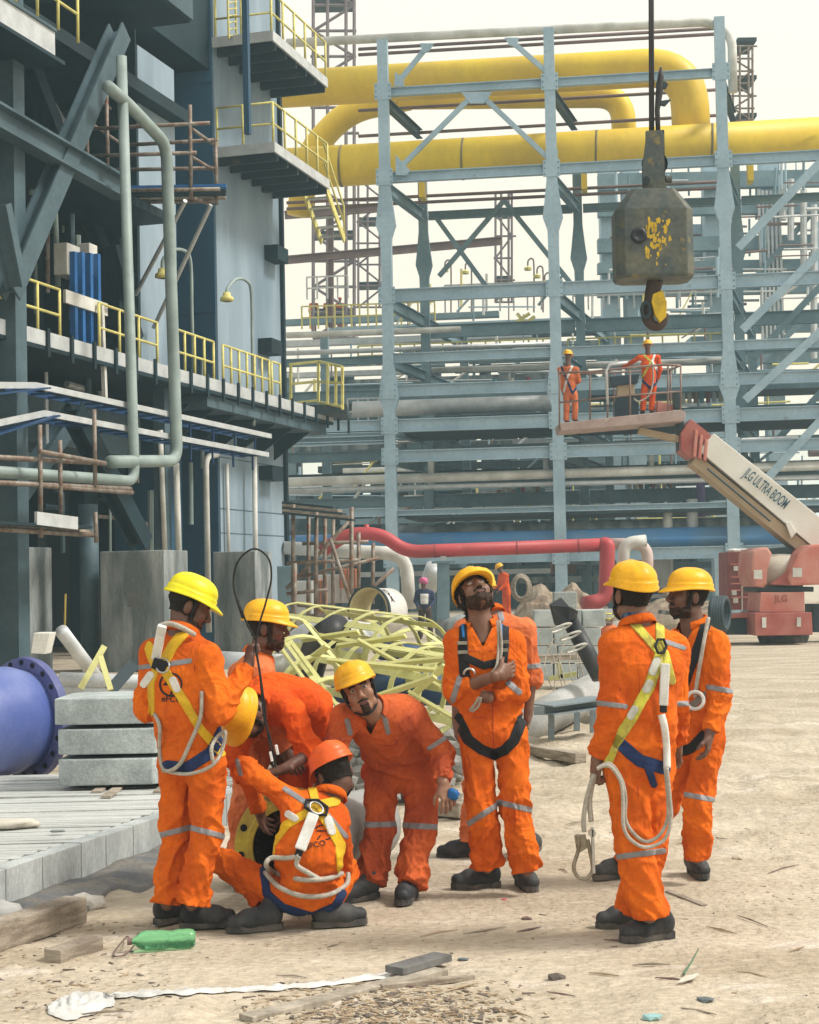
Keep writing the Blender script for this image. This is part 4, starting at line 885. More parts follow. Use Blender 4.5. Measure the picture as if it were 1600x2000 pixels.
lpipe('slim pipe bending over at mid left behind the brace', [(60, 375), (106, 378), (113, 560)], .06, GGP, -.8, .4, n=10); lpipe('wide downpipe between the pedestals', [(172, 985), (178, 1290)], .19, LGREY, .2, n=18); lpipe('sloping grey pipe behind the stacked slabs', [(120, 1232), (205, 1345)], .10, GALV, 3.8, n=14); lpipe('short fat stub pipe under the platform', [(-20, 790), (40, 800)], .2, LGREY, -1, n=14)
for k, (y, x0, x1) in enumerate(((905, -40, 205), (955, -40, 255), (962, 75, 258), (1045, -40, 185))):
    lpipe(('upper rusty scaffold tube below the trays', 'long scaffold tube under the low pipe', 'shorter scaffold tube beside the long one', 'lowest scaffold tube by the left pedestal')[k], [(x0, y-14), (x1, y)], .045, RUSTY, 1.3, n=8, nm='scaffold_tube', group='scaffold tubes at left')
for k, (x, y0, y1) in enumerate(((78, 830, 1050), (117, 860, 1010), (184, 800, 950), (186, 1000, 1060))):
    lpipe(('rusty scaffold upright farthest left', 'second rusty scaffold upright from the left', 'rusty scaffold upright left of the tall pipe', 'short scaffold upright low at left')[k], [(x, y0), (x+2, y1)], .04, RUSTY, 1.35, n=8, nm='scaffold_tube', group='scaffold tubes at left')
lpipe('brown scaffold rail by the left uprights', [(78, 882), (205, 905)], .045, RUSTY, 1.45, n=8, nm='scaffold_tube', group='scaffold tubes at left')
sd = thing('scaffold_deck', 'plank scaffold deck low on the left beside the pedestal', 'scaffold', tuple(LP(60, 1040, 1.2)))
for k in range(3): MB().bar(LP(-40, 1020+k*6, 1.4-.25*k), LP(170, 1030+k*8, 1.4-.25*k), .22, .05).to('plank', (TEAL, WOOD, LGREY)[k], sd)
MB().bar(LP(70, 1012, 1.5), LP(150, 1022, 1.5), .05, .22).to('toe_board', GALV, sd)
# cable trays
TRB = M('tray_blue', (.008, .045, .13), .5)
for k, (y0, y1, xr, lab) in enumerate(((748, 856, 530, 'upper cable tray with white edges along the building'), (800, 888, 524, 'lower cable tray with white edges and blue rungs'))):
    off = .75; t = thing('cable_tray', lab, 'cable tray', tuple(LP(80, y0, off)), 'cable trays'); z = (LP(90, y0+(8 if k else 4), off).z+LP(xr, y1, off).z)/2; a = atz(LP(70 if k == 0 else 88, 900, off), z); b = atz(LP(xr, 900, off), z)
    MB().bar(a, b, .05, .11).to('side_rail', GALV, t); MB().bar(a-v3*.62-UPZ*.01, b-v3*.62-UPZ*.01, .05, .09).to('side_rail', TRB, t)
    for j in range(18): q = a.lerp(b, (j+.5)/18); MB().bar(q-v3*.03-UPZ*.03, q-v3*.6-UPZ*.03, .10, .04).to('rung', TRB, t)
    c = a-v3*.0; MB().bar(c, LP(-60, (752, 838)[k], off+.4), .05, .11).to('side_rail', GALV, t)
    MB().bar(c-UPZ*.02+u3*.3, LP(-60, (775, 862)[k], off+.2), .3, .03).to('side_rail', TRB, t)
    for j in range(4): q = a.lerp(b, .60+j*.11); MB().bar(q-v3*.1-UPZ*.05, q-v3*.1-UPZ*.42, .04, .04, u3).to('hanger', TRB, t)
# scaffold hung on the casing
sc = thing('hung_scaffold', 'tube scaffold cantilevered on the building front beside the tall pipes', 'scaffold', tuple(LP(300, 380, .8)))
for y0, y1, x0, x1, off in ((252, 240, 168, 410, 1.2), (305, 298, 172, 384, 1.2), (332, 328, 215, 425, .2), (283, 273, 250, 425, .2), (372, 369, 215, 430, 1.2), (395, 393, 215, 425, .3)): MB().tube([P(x0, y0, 36.5-off), P(x1, y1, 36.5-off)], .045, 8).to('tube', RUSTY, sc, True)
for x, y0, y1, off in ((371, 205, 385, 1.2), (169, 225, 330, 1.2), (208, 180, 345, .6), (421, 270, 400, .2), (209, 250, 300, .3)): MB().tube([P(x, y0, 36.5-off), P(x+2, y1, 36.5-off)], .045, 8).to('tube', RUSTY, sc, True)
for p0, p1 in (((372, 250), (422, 285)), ((372, 305), (422, 335)), ((168, 235), (235, 280)), ((372, 385), (408, 398)), ((190, 195), (215, 212))): MB().tube([P(*p0, 35.3), P(*p1, 36.6)], .04, 8).to('tube', RUSTY, sc, True)
for k in range(4): MB().box(P(330+k*6, 366+k*7, 35.4+k*.35), (1.25-.06*k, .11, .03)).to('plank', (BLUE, TEAL, TEAL, WOOD)[k], sc)
rl_ = random.Random(29)
for k in range(70):
    x = rl_.uniform(5, 425); y = rl_.uniform(150, 1060); o_ = rl_.uniform(-3.4, -.7); t = rl_.random(); r = rl_.uniform(.025, .075); mt = (LGREY, GGP, TEAL, GALV, RUSTY)[k % 5]
    if 280 < x < 430 and o_ > -1.4 or 205 < x < 285 and y > 1040: continue
    if t < .55: m = MB().tube([LP(x, y, o_), LP(x+rl_.uniform(-1, 3), y+rl_.uniform(60, 260), o_)], r, 7)
    elif t < .85: m = MB().tube([LP(x, y, o_), LP(x+rl_.uniform(30, 90), y+(1105-y)*rl_.uniform(30, 90)/1650, o_)], r, 7)
    else: m = MB().ibeam(LP(x, y, o_), LP(x+60, y+rl_.uniform(60, 120), o_), .12, .16, .02)
    m.to('conduit', mt, lb)
# blue uprights with white boxes
bp = thing('blue_pipe_bank', 'bank of four bright blue uprights under white boxes on the platform', 'pipes', tuple(LP(165, 690, -.3)))
for k, x in enumerate((141, 156, 172, 187)): MB().box((LP(x, 492+k*3, -.25)+LP(x+6, 690, -.25))/2, (.058, .06, (LP(x, 492, -.25).z-LP(x, 690, -.25).z)/2), (u3, v3, UPZ)).to('upright', BLUE, bp)
for x, y, w in ((131, 510, .28), (170, 508, .18)): MB().box(LP(x, y, -.45), (w, .15, .32), (u3, v3, UPZ)).to('white_box', WPAINT, bp, bevel=.02)
MB().box(LP(168, 592, -.18), (.9, .03, .13), (u3, v3, UPZ)).to('cross_plate', WPAINT, bp); MB().bar(LP(198, 595, -.1), LP(205, 780, -.1), .10, .08, v3).to('stanchion', WPAINT, bp)
# lamps
for xh, yh, xp, yt, yb, lab in ((443, 582, 492, 545, 832, 'gooseneck lamp with yellow head against the pale casing'), (317, 535, 374, 488, 728, 'gooseneck lamp with yellow head partly behind the right tall pipe')):
    o = -.2; t = thing('gooseneck_lamp', lab, 'lamp', tuple(LP(xp, yb, o)), 'gooseneck lamps on the left building')
    MB().tube(spline([LP(xp+4, yb, o), LP(xp+1, (yb+yt)/2, o), LP(xp-1, yt+30, o), LP(xp-10, yt+4, o), LP((xp+xh)/2-6, yt, o), LP(xh+2, yt+18, o), LP(xh, yh-8, o)], 6), .04, 8).to('pole', GGP, t, True)
    MB().lathe(LP(xh, yh-12, o), (0, 0, -1), [(.03, 0), (.09, .02), (.10, .10), (.16, .14), (.17, .22), (.10, .24)], 14).to('lamp_head', YR, t, True)
# stair platforms on the casing
for zpx, lab, hrz in ((290, 'lower', 1), (78, 'upper', 1)):
    o1 = .35; z = LP(545, zpx, o1).z; sA, sB = sat(546, o1), sat(652, o1); t = thing('access_platform', lab+' grated access platform with yellow rails and stair on the pale casing', 'platform', tuple(A0+u3*sA+v3*o1+UPZ*z), 'access platforms on the casing')
    def bx(s0, s1, o0, oo, z0, z1, nm, mat): MB().box(A0+u3*((s0+s1)/2)+v3*((o0+oo)/2)+UPZ*((z0+z1)/2), ((s1-s0)/2, (oo-o0)/2, (z1-z0)/2), (u3, v3, UPZ)).to(nm, mat, t)
    bx(sA, sB, OC+.02, o1, z-.06, z, 'floor', PDARK); bx(sA, sB, o1, o1+.06, z-.2, z+.06, 'fascia', GALV); bx(sA-.06, sA, OC+.02, o1+.06, z-.2, z+.06, 'fascia', GALV)
    for k in range(6): s = sA+.3+k*(sB-sA-.4)/5; bx(s, s+.08, OC+.02, o1-.02, z-.34, z-.07, 'joist', PDARK)
    pts = [(sA, OC+.1), (sA, o1), (sB, o1)]
    for f in (.55, 1.1):
        MB().tube([A0+u3*s+v3*o+UPZ*(z+f) for s, o in pts], .03, 8).to('rail', YR, t, True)
    for s, o in [(sA, OC+.1), (sA, (OC+o1)/2)]+[(sA+(sB-sA)*k/5, o1) for k in range(6)]: MB().tube([A0+u3*s+v3*o+UPZ*(z-.1), A0+u3*s+v3*o+UPZ*(z+1.1)], .034, 8).to('rail_post', YR, t, True)
    if lab == 'lower':
        a = A0+u3*sB+v3*(o1-.1)+UPZ*z; b = a+u3*1.7-UPZ*1.3
        for d in (0, -.7): MB().bar(a+v3*d, b+v3*d, .05, .22).to('stringer', YR, t)
        for k in range(6): MB().bar(a.lerp(b, (k+.5)/6), a.lerp(b, (k+.5)/6)-v3*.7, .2, .03).to('tread', GALV, t)
        MB().tube([a+UPZ*1.1, b+UPZ*1.0, b], .03, 8).to('rail', YR, t, True); MB().tube([a+UPZ*.55, b+UPZ*.5], .03, 8).to('rail', YR, t, True)
ld = thing('caged_ladder', 'pale caged ladder climbing the casing above the upper platform', 'ladder', tuple(LP(455, 70, -.6)))
for x in (447, 462): MB().tube([LP(x, 75, -.7), LP(x-4, -60, -.7)], .03, 6).to('stile', YR, ld)
for k in range(9): MB().tube([LP(446, 70-k*13, -.7), LP(462, 68-k*13, -.7)], .022, 6).to('rung', YR, ld)
cb = thing('channel_post', 'dark blue steel channel rising past both access platforms', 'post', tuple(LP(484, 260, .3)))
MB().bar(LP(484, 262, .2), LP(478, -60, .2), .16, .14, v3).to('web', CASEB, cb)
yb = thing('yellow_gate_rail', 'bright yellow rail enclosure past the building corner at platform height', 'handrail', tuple(P(620, 795, 46)))
for x0, y0, x1, y1 in ((565, 712, 622, 706), (565, 788, 622, 782), (568, 750, 620, 745), (622, 706, 668, 716), (624, 746, 670, 748), (626, 786, 668, 794)): MB().bar(P(x0, y0, 46), P(x1, y1, 46-(.8 if x1 > 640 else 0)), .06, .07).to('rail', YR, yb)
for x, y0, y1 in ((568, 710, 792), (622, 706, 788), (640, 710, 790), (656, 712, 792), (669, 716, 800)): MB().bar(P(x, y0, 46-(.5 if x > 630 else 0)), P(x, y1, 46-(.5 if x > 630 else 0)), .07, .07, u3).to('rail_post', YR, yb)
MB().box(P(615, 806, 46.5), (.95, .9, .12)).to('floor', PDARK, yb)
# ---------------------------------------------------------------- things between the crew and the rack
YX = V((0, 1, 0)); XX = V((1, 0, 0))
# plank staging with concrete edge at left
st = thing('plank_staging', 'low pale plank staging with a concrete edge beam running along the left foreground', 'platform', tuple(G(100, 1700)))
b0, b1 = G(-60, 1803), G(472, 1598); ed = (b1-b0).normalized(); en = V((ed.y, -ed.x, 0)); ZT = .205
PLK = M('bleached_planks', (.50, .515, .50), .8, col2=(.33, .34, .33), scale=5, amt=.7, stretch=(.25, 3, 1), fine=.18, fscale=50, bump=.5, bscale=40)
EDGE = M('edge_concrete', (.44, .47, .47), .85, col2=(.29, .315, .32), scale=3.5, amt=.8, stretch=(1, 1, .4), fine=.14, fscale=60, bump=.3, bscale=60)
L = (b1-b0).length; k = 0; s = 0.0; rs = random.Random(3)
while s < L:
    w = rs.uniform(.30, .52); c = b0+ed*(s+w/2)-en*.05
    MB().box(atz(c, ZT/2-.005), (w/2-.003, .05, ZT/2+.005+rs.uniform(-.003, .003)), (ed, en, UPZ)).to('edge_block', EDGE, st, bevel=.006); s += w
y = min(b0.y, b1.y)-.2; pd = V((1, .035, 0)).normalized(); pn = V((-.035, 1, 0))
while y < 12.7:
    w = rs.uniform(.10, .17); t = ((y-b0.y)/ed.y) if y < b1.y else L; xe = (b0+ed*t).x-.075*0 if y < b1.y else b1.x
    a = V((-4.6, y-.1, ZT-.02)); e_ = V((xe-.10-.35*max(0, .0), y+.03, ZT-.02))
    if e_.x > a.x: MB().box((a+e_)/2+UPZ*rs.uniform(-.006, .006), ((e_-a).length/2, w/2-.004, .018), (pd, pn, UPZ)).to('plank', PLK, st)
    y += w
for x, y, sz, nm, lab in ((20, 1617, .11, 'cloth_scrap', 'crumpled cream cloth lying on the plank staging at the left edge'), (112, 1630, .028, 'stone', 'small pale stone lying alone on the plank staging')):
    q = G(x, y, ZT); m = MB()
    m.rock(q+UPZ*.02, sz, (1.6, 1, .35), 4, 2); tag(m.to(nm, M('cream_cloth', (.62, .58, .5), .9) if sz > .05 else CONC, None, True, base=q), lab, nm.replace('_', ' '))
# stacked concrete slabs
SLAB = M('slab_concrete', (.43, .475, .475), .88, col2=(.30, .335, .335), scale=3.2, amt=.85, fine=.16, fscale=50, bump=.4, bscale=60, rust=(.25, .27, .24), rustamt=.26, rscale=5)
Ys = 11.55
for k, (x0, x1, y0, y1, lab) in enumerate(((112, 325, 1478, 1536, 'bottom concrete slab of the stack on the plank staging'), (110, 330, 1420, 1476, 'middle concrete slab of the stack on the plank staging'), (102, 322, 1360, 1418, 'top concrete slab of the stack on the plank staging'))):
    a, b = P(x0, y1, Ys), P(x1, y0, Ys); w, h = (b.x-a.x)/2, (b.z-a.z)/2; c = V(((a.x+b.x)/2, Ys+.36, (a.z+b.z)/2)); m = MB(); g_ = .10
    ol = [(-w+g_, -.36), (w-g_, -.36), (w, -.36+g_), (w, .36-g_), (w-g_, .36), (-w+g_, .36), (-w, .36-g_), (-w, -.36+g_*.4)]
    m.prism([c+XX*p+YX*(q+.02*k)+UPZ*-h for p, q in ol], tuple(UPZ*(2*h-.008))); o = m.to('concrete_slab', SLAB, None, base=V((c.x, c.y, a.z)), bevel=.010); tag(o, lab, 'slab', 'stacked concrete slabs')
zsk = P(200, 1538, Ys).z
for x, lab, r in ((196, 'short timber skid under the slabs, left one', .0), (228, 'timber skid sticking out furthest from under the slabs', .22), (318, 'timber skid under the right end of the slabs', .05)):
    q = P(x, 1545, Ys); m = MB(); m.box((q.x, Ys+.25-r*1.2, (zsk+ZT)/2), (.035, .40, (zsk-ZT)/2-.003)); tag(m.to('timber_skid', WOOD, None, base=V((q.x, Ys+.2, ZT)), bevel=.005), lab, 'timber', 'timber skids under the slabs')
# big blue flanged pipe
VIO = M('violet_blue_paint', (.07, .105, .32), .45, col2=(.15, .19, .40), scale=1.4, amt=.8, fine=.06, fscale=30, bump=.1, bscale=20, stretch=(1, 1, .7))
VIOD = M('dark_violet_paint', (.075, .085, .23), .55, col2=(.13, .14, .28), scale=4)
fc = P(56, 1402, 13.2); fa = V((-.62, -.78, -.02)).normalized()
bpz = thing('blue_flanged_pipe', 'big violet blue pipe spool with a bolted flange lying at the left edge', 'pipe spool', (fc.x, fc.y, 0))
MB().lathe(fc, fa, [(.30, -.02), (.485, -.02), (.49, .0), (.485, .055), (.39, .06)], 48).to('flange', VIOD, bpz, True).data.set_sharp_from_angle(angle=R(35))
MB().lathe(fc, fa, [(.385, .05), (.40, .12), (.425, .20), (.43, .28), (.43, 2.6), (.0, 2.6)], 48).to('pipe_body', VIO, bpz, True)
fx = fa.cross(UPZ).normalized(); fy = fa.cross(fx)
for k in range(20):
    a = 2*math.pi*k/20; q = fc+fx*(.447*math.cos(a))+fy*(.447*math.sin(a)); MB().lathe(q, fa, [(.001, .066), (.021, .066), (.021, .04)], 12).to('bolt_hole', M('hole_dark', (.012, .012, .018), .9), bpz)
MB().lathe(fc, fa, [(.432, .62), (.436, .63), (.432, .64)], 48).to('weld_seam', WPAINT, bpz, True)
# flange the crew is working on
FLY = M('flange_yellow_green', (.55, .46, .055), .5, col2=(.38, .30, .06), scale=8, amt=.8, rust=(.22, .15, .07), rustamt=.40, rscale=14, fine=.1)
c0 = P(573, 1692, 8.36); c0.z = .302; ax = V((-.30, -.95, .05)).normalized()
sp_ = thing('pipe_spool', 'grey pipe spool with a yellow green bolted flange between the crew', 'pipe spool', (c0.x, c0.y, 0))
MB().lathe(c0, ax, [(.205, -.01), (.300, -.01), (.302, .0), (.302, .045), (.298, .05), (.235, .052), (.228, .058), (.198, .058), (.196, .0)], 56).to('flange', FLY, sp_, True).data.set_sharp_from_angle(angle=R(35))
MB().lathe(c0, ax, [(.196, .05), (.196, -.5), (.0, -.5)], 40).to('bore', M('bore_dark', (.03, .026, .024), .9), sp_, True); MB().lathe(c0, ax, [(.206, .0), (.206, -.35), (.206, -1.15), (.19, -1.15)], 40).to('pipe_body', M('grey_pipe_paint', (.34, .345, .34), .6, col2=(.22, .22, .215), scale=4, rust=(.3, .26, .2), rustamt=.3), sp_, True)
qx = ax.cross(UPZ).normalized(); qy = ax.cross(qx)
for k in range(12):
    a = 2*math.pi*(k+.3)/12; q = c0+qx*(.266*math.cos(a))+qy*(.266*math.sin(a)); MB().lathe(q, ax, [(.001, .054), (.019, .054), (.019, .03)], 14).to('bolt_hole', MATS['hole_dark'], sp_)
# blue rag in the stooping worker's hand region, timber behind
rg = MB(); rg.rock(P(884, 1552, 8.42), .035, (1, .7, 1), 8, 2); tag(rg.to('blue_rag', BLUE, None, True, base=P(884, 1552, 8.42)), 'crumpled bright blue rag held in the stooping worker\'s hand', 'rag')
def timber(lab, p0, p1, w, h, Yo=None, mat=WOOD, nm='timber', grp='timbers lying on the sand', z=None, cat='timber'):
    a, b = GZ(*p0), GZ(*p1); dz = UPZ*(h/2-.004 if z is None else z); m = MB(); m.bar(a+dz, b+dz, w, h); return tag(m.to(nm, mat, None, base=(a+b)/2, bevel=min(w, h)*.10), lab, cat, grp)
timber('squared timber lying across the sand right of the looking up worker', (1010, 1468), (1135, 1490), .11, .085)
timber('thick timber lying behind the legs of the stooping worker', (845, 1588), (915, 1596), .16, .11)
timber('thick weathered timber at the left edge in the foreground', (-30, 1862), (150, 1800), .13, .13)
timber('short broken timber block by the left edge timber', (102, 1880), (186, 1852), .10, .06)
timber('long split plank in the foreground beside the white strip', (480, 1996), (862, 1902), .085, .028, mat=M('grey_plank', (.40, .355, .29), .85, col2=(.24, .21, .17), scale=6, amt=.8, fine=.2))
timber('dark weathered end of plank lying over the long split plank', (770, 1912), (866, 1884), .10, .03, mat=M('dark_plank', (.16, .16, .155), .85, col2=(.08, .08, .08), scale=9), z=.035)
timber('rough branch like batten right of the dark plank end', (745, 1932), (925, 1912), .03, .022)
timber('thin brown stick on the sand right of the looking up worker', (1040, 1546), (1085, 1556), .03, .02, mat=BROWN)
timber('pale bent lath near the boots of the right front worker', (1305, 1742), (1376, 1770), .035, .012)
# green bottle
gb = thing('green_bottle', 'green plastic drinks bottle on its side with a wire loop at its neck', 'bottle', tuple(GZ(330, 1862)))
qa = GZ(382, 1852); qb = GZ(262, 1860); bd = (qb-qa); bd.z = 0; bd.normalize(); c1 = qa+UPZ*.045
GREEN = M('green_pet', (.36, .94, .56), .08, trans=.9, fine=0, spec=.6, bump=.25, bscale=35, ior=1.22)
LB = (qb-qa).length
MB().lathe(c1, bd, [(.001, .004), (.030, .0), (.041, .012), (.044, .03), (.044, LB*.30), (.040, LB*.36), (.038, LB*.42), (.042, LB*.48), (.045, LB*.56), (.045, LB*.80), (.040, LB*.88), (.026, LB*.955), (.0145, LB), (.0135, LB+.02), (.001, LB+.02)], 28).to('bottle_body', GREEN, gb, True)
MB().lathe(c1, bd, [(.001, LB+.03), (.016, LB+.03), (.016, LB+.008), (.001, LB+.008)], 16).to('cap', BROWN, gb)
MB().tube(spline([c1+bd*(LB+.02), GZ(248, 1838)+UPZ*.02, GZ(226, 1860)+UPZ*.01, GZ(224, 1872)+UPZ*.01, GZ(245, 1868)+UPZ*.01, GZ(262, 1856)+UPZ*.02], 6), .0035, 6).to('wire', BROWN, gb)
# white cloth strip
ws = thing('white_strip', 'crumpled white plastic strip trailing across the foreground sand', 'plastic strip', tuple(GZ(450, 1935)))
pth = spline([(100, 1968, 0), (150, 1955, 0), (200, 1952, 0), (300, 1946, 0), (400, 1942, 0), (520, 1934, 0), (650, 1922, 0), (780, 1904, 0), (845, 1894, 0)], 14); vv, ff = [], []
for k, q in enumerate(pth):
    f = k/(len(pth)-1); wd_ = 5+11*float(vnoise(np.array(f*31), np.array(3.1), 4))**1.3+9*math.exp(-((f-.10)/.05)**2); oy = 9*(float(vnoise(np.array(f*11), np.array(7.7), 9))-.5)
    for j in range(7):
        t = j/6-.5; nz = float(vnoise(np.array(f*80+j*.3), np.array(j*1.7+f*9), 12)); n2 = float(vnoise(np.array(f*45), np.array(j*.9), 13))
        g2 = GZ(q.x+7*(n2-.5), q.y+oy+t*wd_*(.6+.8*n2)); vv.append(g2+UPZ*(.004+.022*nz*(1-3*t*t)))
for k in range(len(pth)-1):
    for j in range(6): ff.append((k*7+j, k*7+j+1, k*7+8+j, k*7+7+j))
o_ = len(vv)
for i in range(30):
    for k in range(16):
        s_, t_ = i/29, k/15-.5; wv = (.35+.65*math.sin(math.pi*min(1, s_*1.05))**.6)*(1.0+.5*float(vnoise(np.array(s_*9), np.array(3.), 2))); n1 = abs(float(vnoise(np.array(s_*7), np.array(t_*4+2), 21))-.5)*2; n2 = abs(float(vnoise(np.array(s_*15+t_*4), np.array(t_*9), 22))-.5)*2
        g2 = GZ(92+s_*130+5*n2, 1976-s_*20+t_*38*wv+5*(n1-.5)); vv.append(g2+UPZ*(.004+(.034*(1-n1)**1.5*(1-3.4*t_*t_)+.012*(1-n2))*math.sin(math.pi*(.06+.88*s_))**.7*max(0, 1-3.6*t_*t_)))
ff += [(o_+i*16+k, o_+i*16+k+1, o_+(i+1)*16+k+1, o_+(i+1)*16+k) for i in range(29) for k in range(15)]
meshob('plastic_film', vv, ff, M('white_plastic', (.62, .62, .61), .5, col2=(.5, .48, .45), scale=9, fine=.08, bump=.5, bscale=70), ws, True)
# dark tarp and dirt in the corner by the staging
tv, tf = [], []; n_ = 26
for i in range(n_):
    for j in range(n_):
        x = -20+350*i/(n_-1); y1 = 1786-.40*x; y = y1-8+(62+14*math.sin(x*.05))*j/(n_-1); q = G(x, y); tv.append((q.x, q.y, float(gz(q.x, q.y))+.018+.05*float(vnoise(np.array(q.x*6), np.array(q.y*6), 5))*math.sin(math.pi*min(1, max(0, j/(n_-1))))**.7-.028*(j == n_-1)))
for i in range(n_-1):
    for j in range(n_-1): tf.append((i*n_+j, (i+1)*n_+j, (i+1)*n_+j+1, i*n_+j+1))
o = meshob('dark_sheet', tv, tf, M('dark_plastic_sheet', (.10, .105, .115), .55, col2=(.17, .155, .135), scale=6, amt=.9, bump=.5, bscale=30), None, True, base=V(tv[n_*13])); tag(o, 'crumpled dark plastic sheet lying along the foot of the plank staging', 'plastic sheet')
for k, (x, y, r_, sq, lab, m_) in enumerate(((165, 1776, .10, (1.2, .8, .5), 'pale crumpled cement bag beside the left timber', M('cement_bag', (.55, .52, .47), .85, bump=.5)), (262, 1664, .09, (1.6, .6, .3), 'torn white paper scrap near the end of the staging', MATS['cream_cloth']), (120, 1786, .08, (1.4, .8, .5), 'grey stone under the left timber', CONC), (8, 1800, .10, (1, .8, .7), 'white plastic bag at the left edge by the timber', MATS['white_plastic']))):
    q = GZ(x, y); m = MB(); m.rock(q+UPZ*r_*sq[2]*.6, r_, sq, k+20, 2); tag(m.to('cement_bag' if k == 0 else ('paper_scrap' if k == 1 else ('stone' if k == 2 else 'plastic_bag')), m_, None, True, base=q), lab, ('bag', 'paper', 'stone', 'bag')[k])
# wooden chips, splinters, stones
chips = MB(); rc = random.Random(11)
def chipmesh(m, x, y, s, fl=False):
    z = float(gz(x, y)); a = rc.uniform(0, 6.28); L_ = s*rc.uniform(.8, 3.2); w_ = s*rc.uniform(.25, .8); h_ = s*rc.uniform(.08, .3)
    X_ = V((math.cos(a), math.sin(a), rc.uniform(-.12, .12))); Y_ = V((-math.sin(a), math.cos(a), 0)); m.box((x, y, z+h_*.6), (L_/2, w_/2, h_/2), (X_, Y_, UPZ))
grp = [MB(), MB(), MB()]
for k in range(5200):
    Yd = 5.6+abs(rc.gauss(0, 1))*3.2 if k % 3 else rc.uniform(5.6, 16); x = rc.uniform(-.30, .30)*Yd
    dens = float(vnoise(np.array(x*1.3), np.array(Yd*1.3), 31)); 
    if dens < rc.uniform(.3, .85): continue
    chipmesh(grp[rc.choice((0, 0, 0, 1, 1, 2))], x, Yd, rc.choice((.004, .006, .008, .012)))
for k in range(1700):
    px = rc.gauss(760, 120); py = rc.gauss(1968, 26)
    if py < 1905 or py > 2015: continue
    q = G(px, py); chipmesh(grp[rc.choice((0, 1, 1, 2))], q.x, q.y, rc.choice((.010, .014, .02)))
for k in range(500):
    px = rc.uniform(-20, 330); py = rc.uniform(1790, 1990); q = G(px, py)
    if rc.random() < .5: chipmesh(grp[rc.choice((0, 1, 2))], q.x, q.y, rc.choice((.008, .012, .018)))
for m, nm, mt in zip(grp, ('gravel', 'wood_chips', 'litter'), (M('chip_pale', (.48, .42, .33), .9, col2=(.34, .29, .22), scale=9), M('chip_wood', (.40, .31, .21), .9, col2=(.24, .17, .11), scale=9), M('chip_dark', (.17, .14, .115), .9, col2=(.08, .065, .06), scale=9))): kind(m.to(nm, mt, base=V((0, 7, 0))), 'stuff')
GSC = 'wood splinters scattered on the sand'
sticks = [(150, 1985, 262, 1978), (1540, 1862, 1572, 1850), (1280, 1912, 1354, 1921), (1330, 1972, 1400, 1984), (870, 1940, 935, 1922), (1010, 1822, 1058, 1812), (905, 1826, 990, 1812), (820, 1832, 895, 1818), (1068, 1940, 1124, 1948), (1235, 1888, 1310, 1886), (1440, 1900, 1500, 1911), (1180, 1838, 1240, 1842), (1105, 1612, 1140, 1606), (1380, 1812, 1440, 1826), (1500, 1708, 1562, 1690), (1440, 1790, 1500, 1812), (960, 1972, 1040, 1990), (1250, 1740, 1290, 1746), (640, 1852, 662, 1846), (1090, 1700, 1110, 1706), (1350, 1632, 1420, 1640), (540, 1908, 600, 1912), (1150, 1902, 1210, 1908)]
for k, (x0, y0, x1, y1) in enumerate(sticks):
    a, b = GZ(x0, y0), GZ(x1, y1); m = MB(); mid = (a+b)/2+V((rc.uniform(-.01, .01), rc.uniform(-.02, .02), .008)); m.tube([a+UPZ*.006, mid, b+UPZ*.005], [.002, rc.uniform(.0035, .0065), .0015], 5)
    tag(m.to('wood_splinter', (WOOD, MATS['chip_wood'], BROWN)[k % 3], None, base=a), 'thin dry wood splinter lying on the open sand', 'splinter', GSC)
for k, (x, y, r_, lab) in enumerate(((1088, 1912, .035, 'dark angular stone right of the chip heap in the foreground'), (800, 1928, .02, 'small brown stone in the chip heap'), (1380, 1956, .03, 'flat grey stone near the bottom right'), (1030, 1796, .022, 'reddish flake of wood in the middle of the foreground'), (1168, 1711, .02, 'dark clod under the scaffold hook'), (985, 1758, .012, 'tiny pink scrap by the boot of the looking up worker'), (1440, 1678, .03, 'flat pale stone on the sand at right'), (905, 1876, .02, 'small grey pebble above the chip heap'), (1275, 1990, .03, 'pale blue scrap at the bottom edge'), (1520, 1590, .03, 'small dark stone far right on the sand'))):
    q = GZ(x, y); m = MB(); m.rock(q+UPZ*r_*.2, r_, (1.4, 1, .5), k+50, 1); tag(m.to('stone', (MATS['chip_dark'], BROWN, CONC, BROWN, MATS['chip_dark'], M('pink_scrap', (.6, .12, .16), .6), MATS['chip_pale'], CONC, M('pale_blue', (.3, .5, .5), .6), MATS['chip_dark'])[k], None, base=q), lab, 'stone' if k not in (5, 8) else 'scrap', 'loose stones and scraps on the sand')
lf = thing('dry_leaf', 'pale fallen leaf with a green blade stuck beside it in the foreground', 'leaf', tuple(GZ(1345, 1915)))
MB().prism([GZ(x, y)+UPZ*.012 for x, y in ((1322, 1926), (1340, 1914), (1366, 1908), (1356, 1918), (1334, 1925))], (0, 0, .004)).to('leaf_blade', MATS['cream_cloth'], lf)
MB().tube([GZ(1336, 1908)+UPZ*.01, GZ(1352, 1892)+UPZ*.03, GZ(1366, 1880)+UPZ*.06], [.006, .004, .002], 5).to('stem', M('dull_green', (.10, .20, .12), .7), lf)
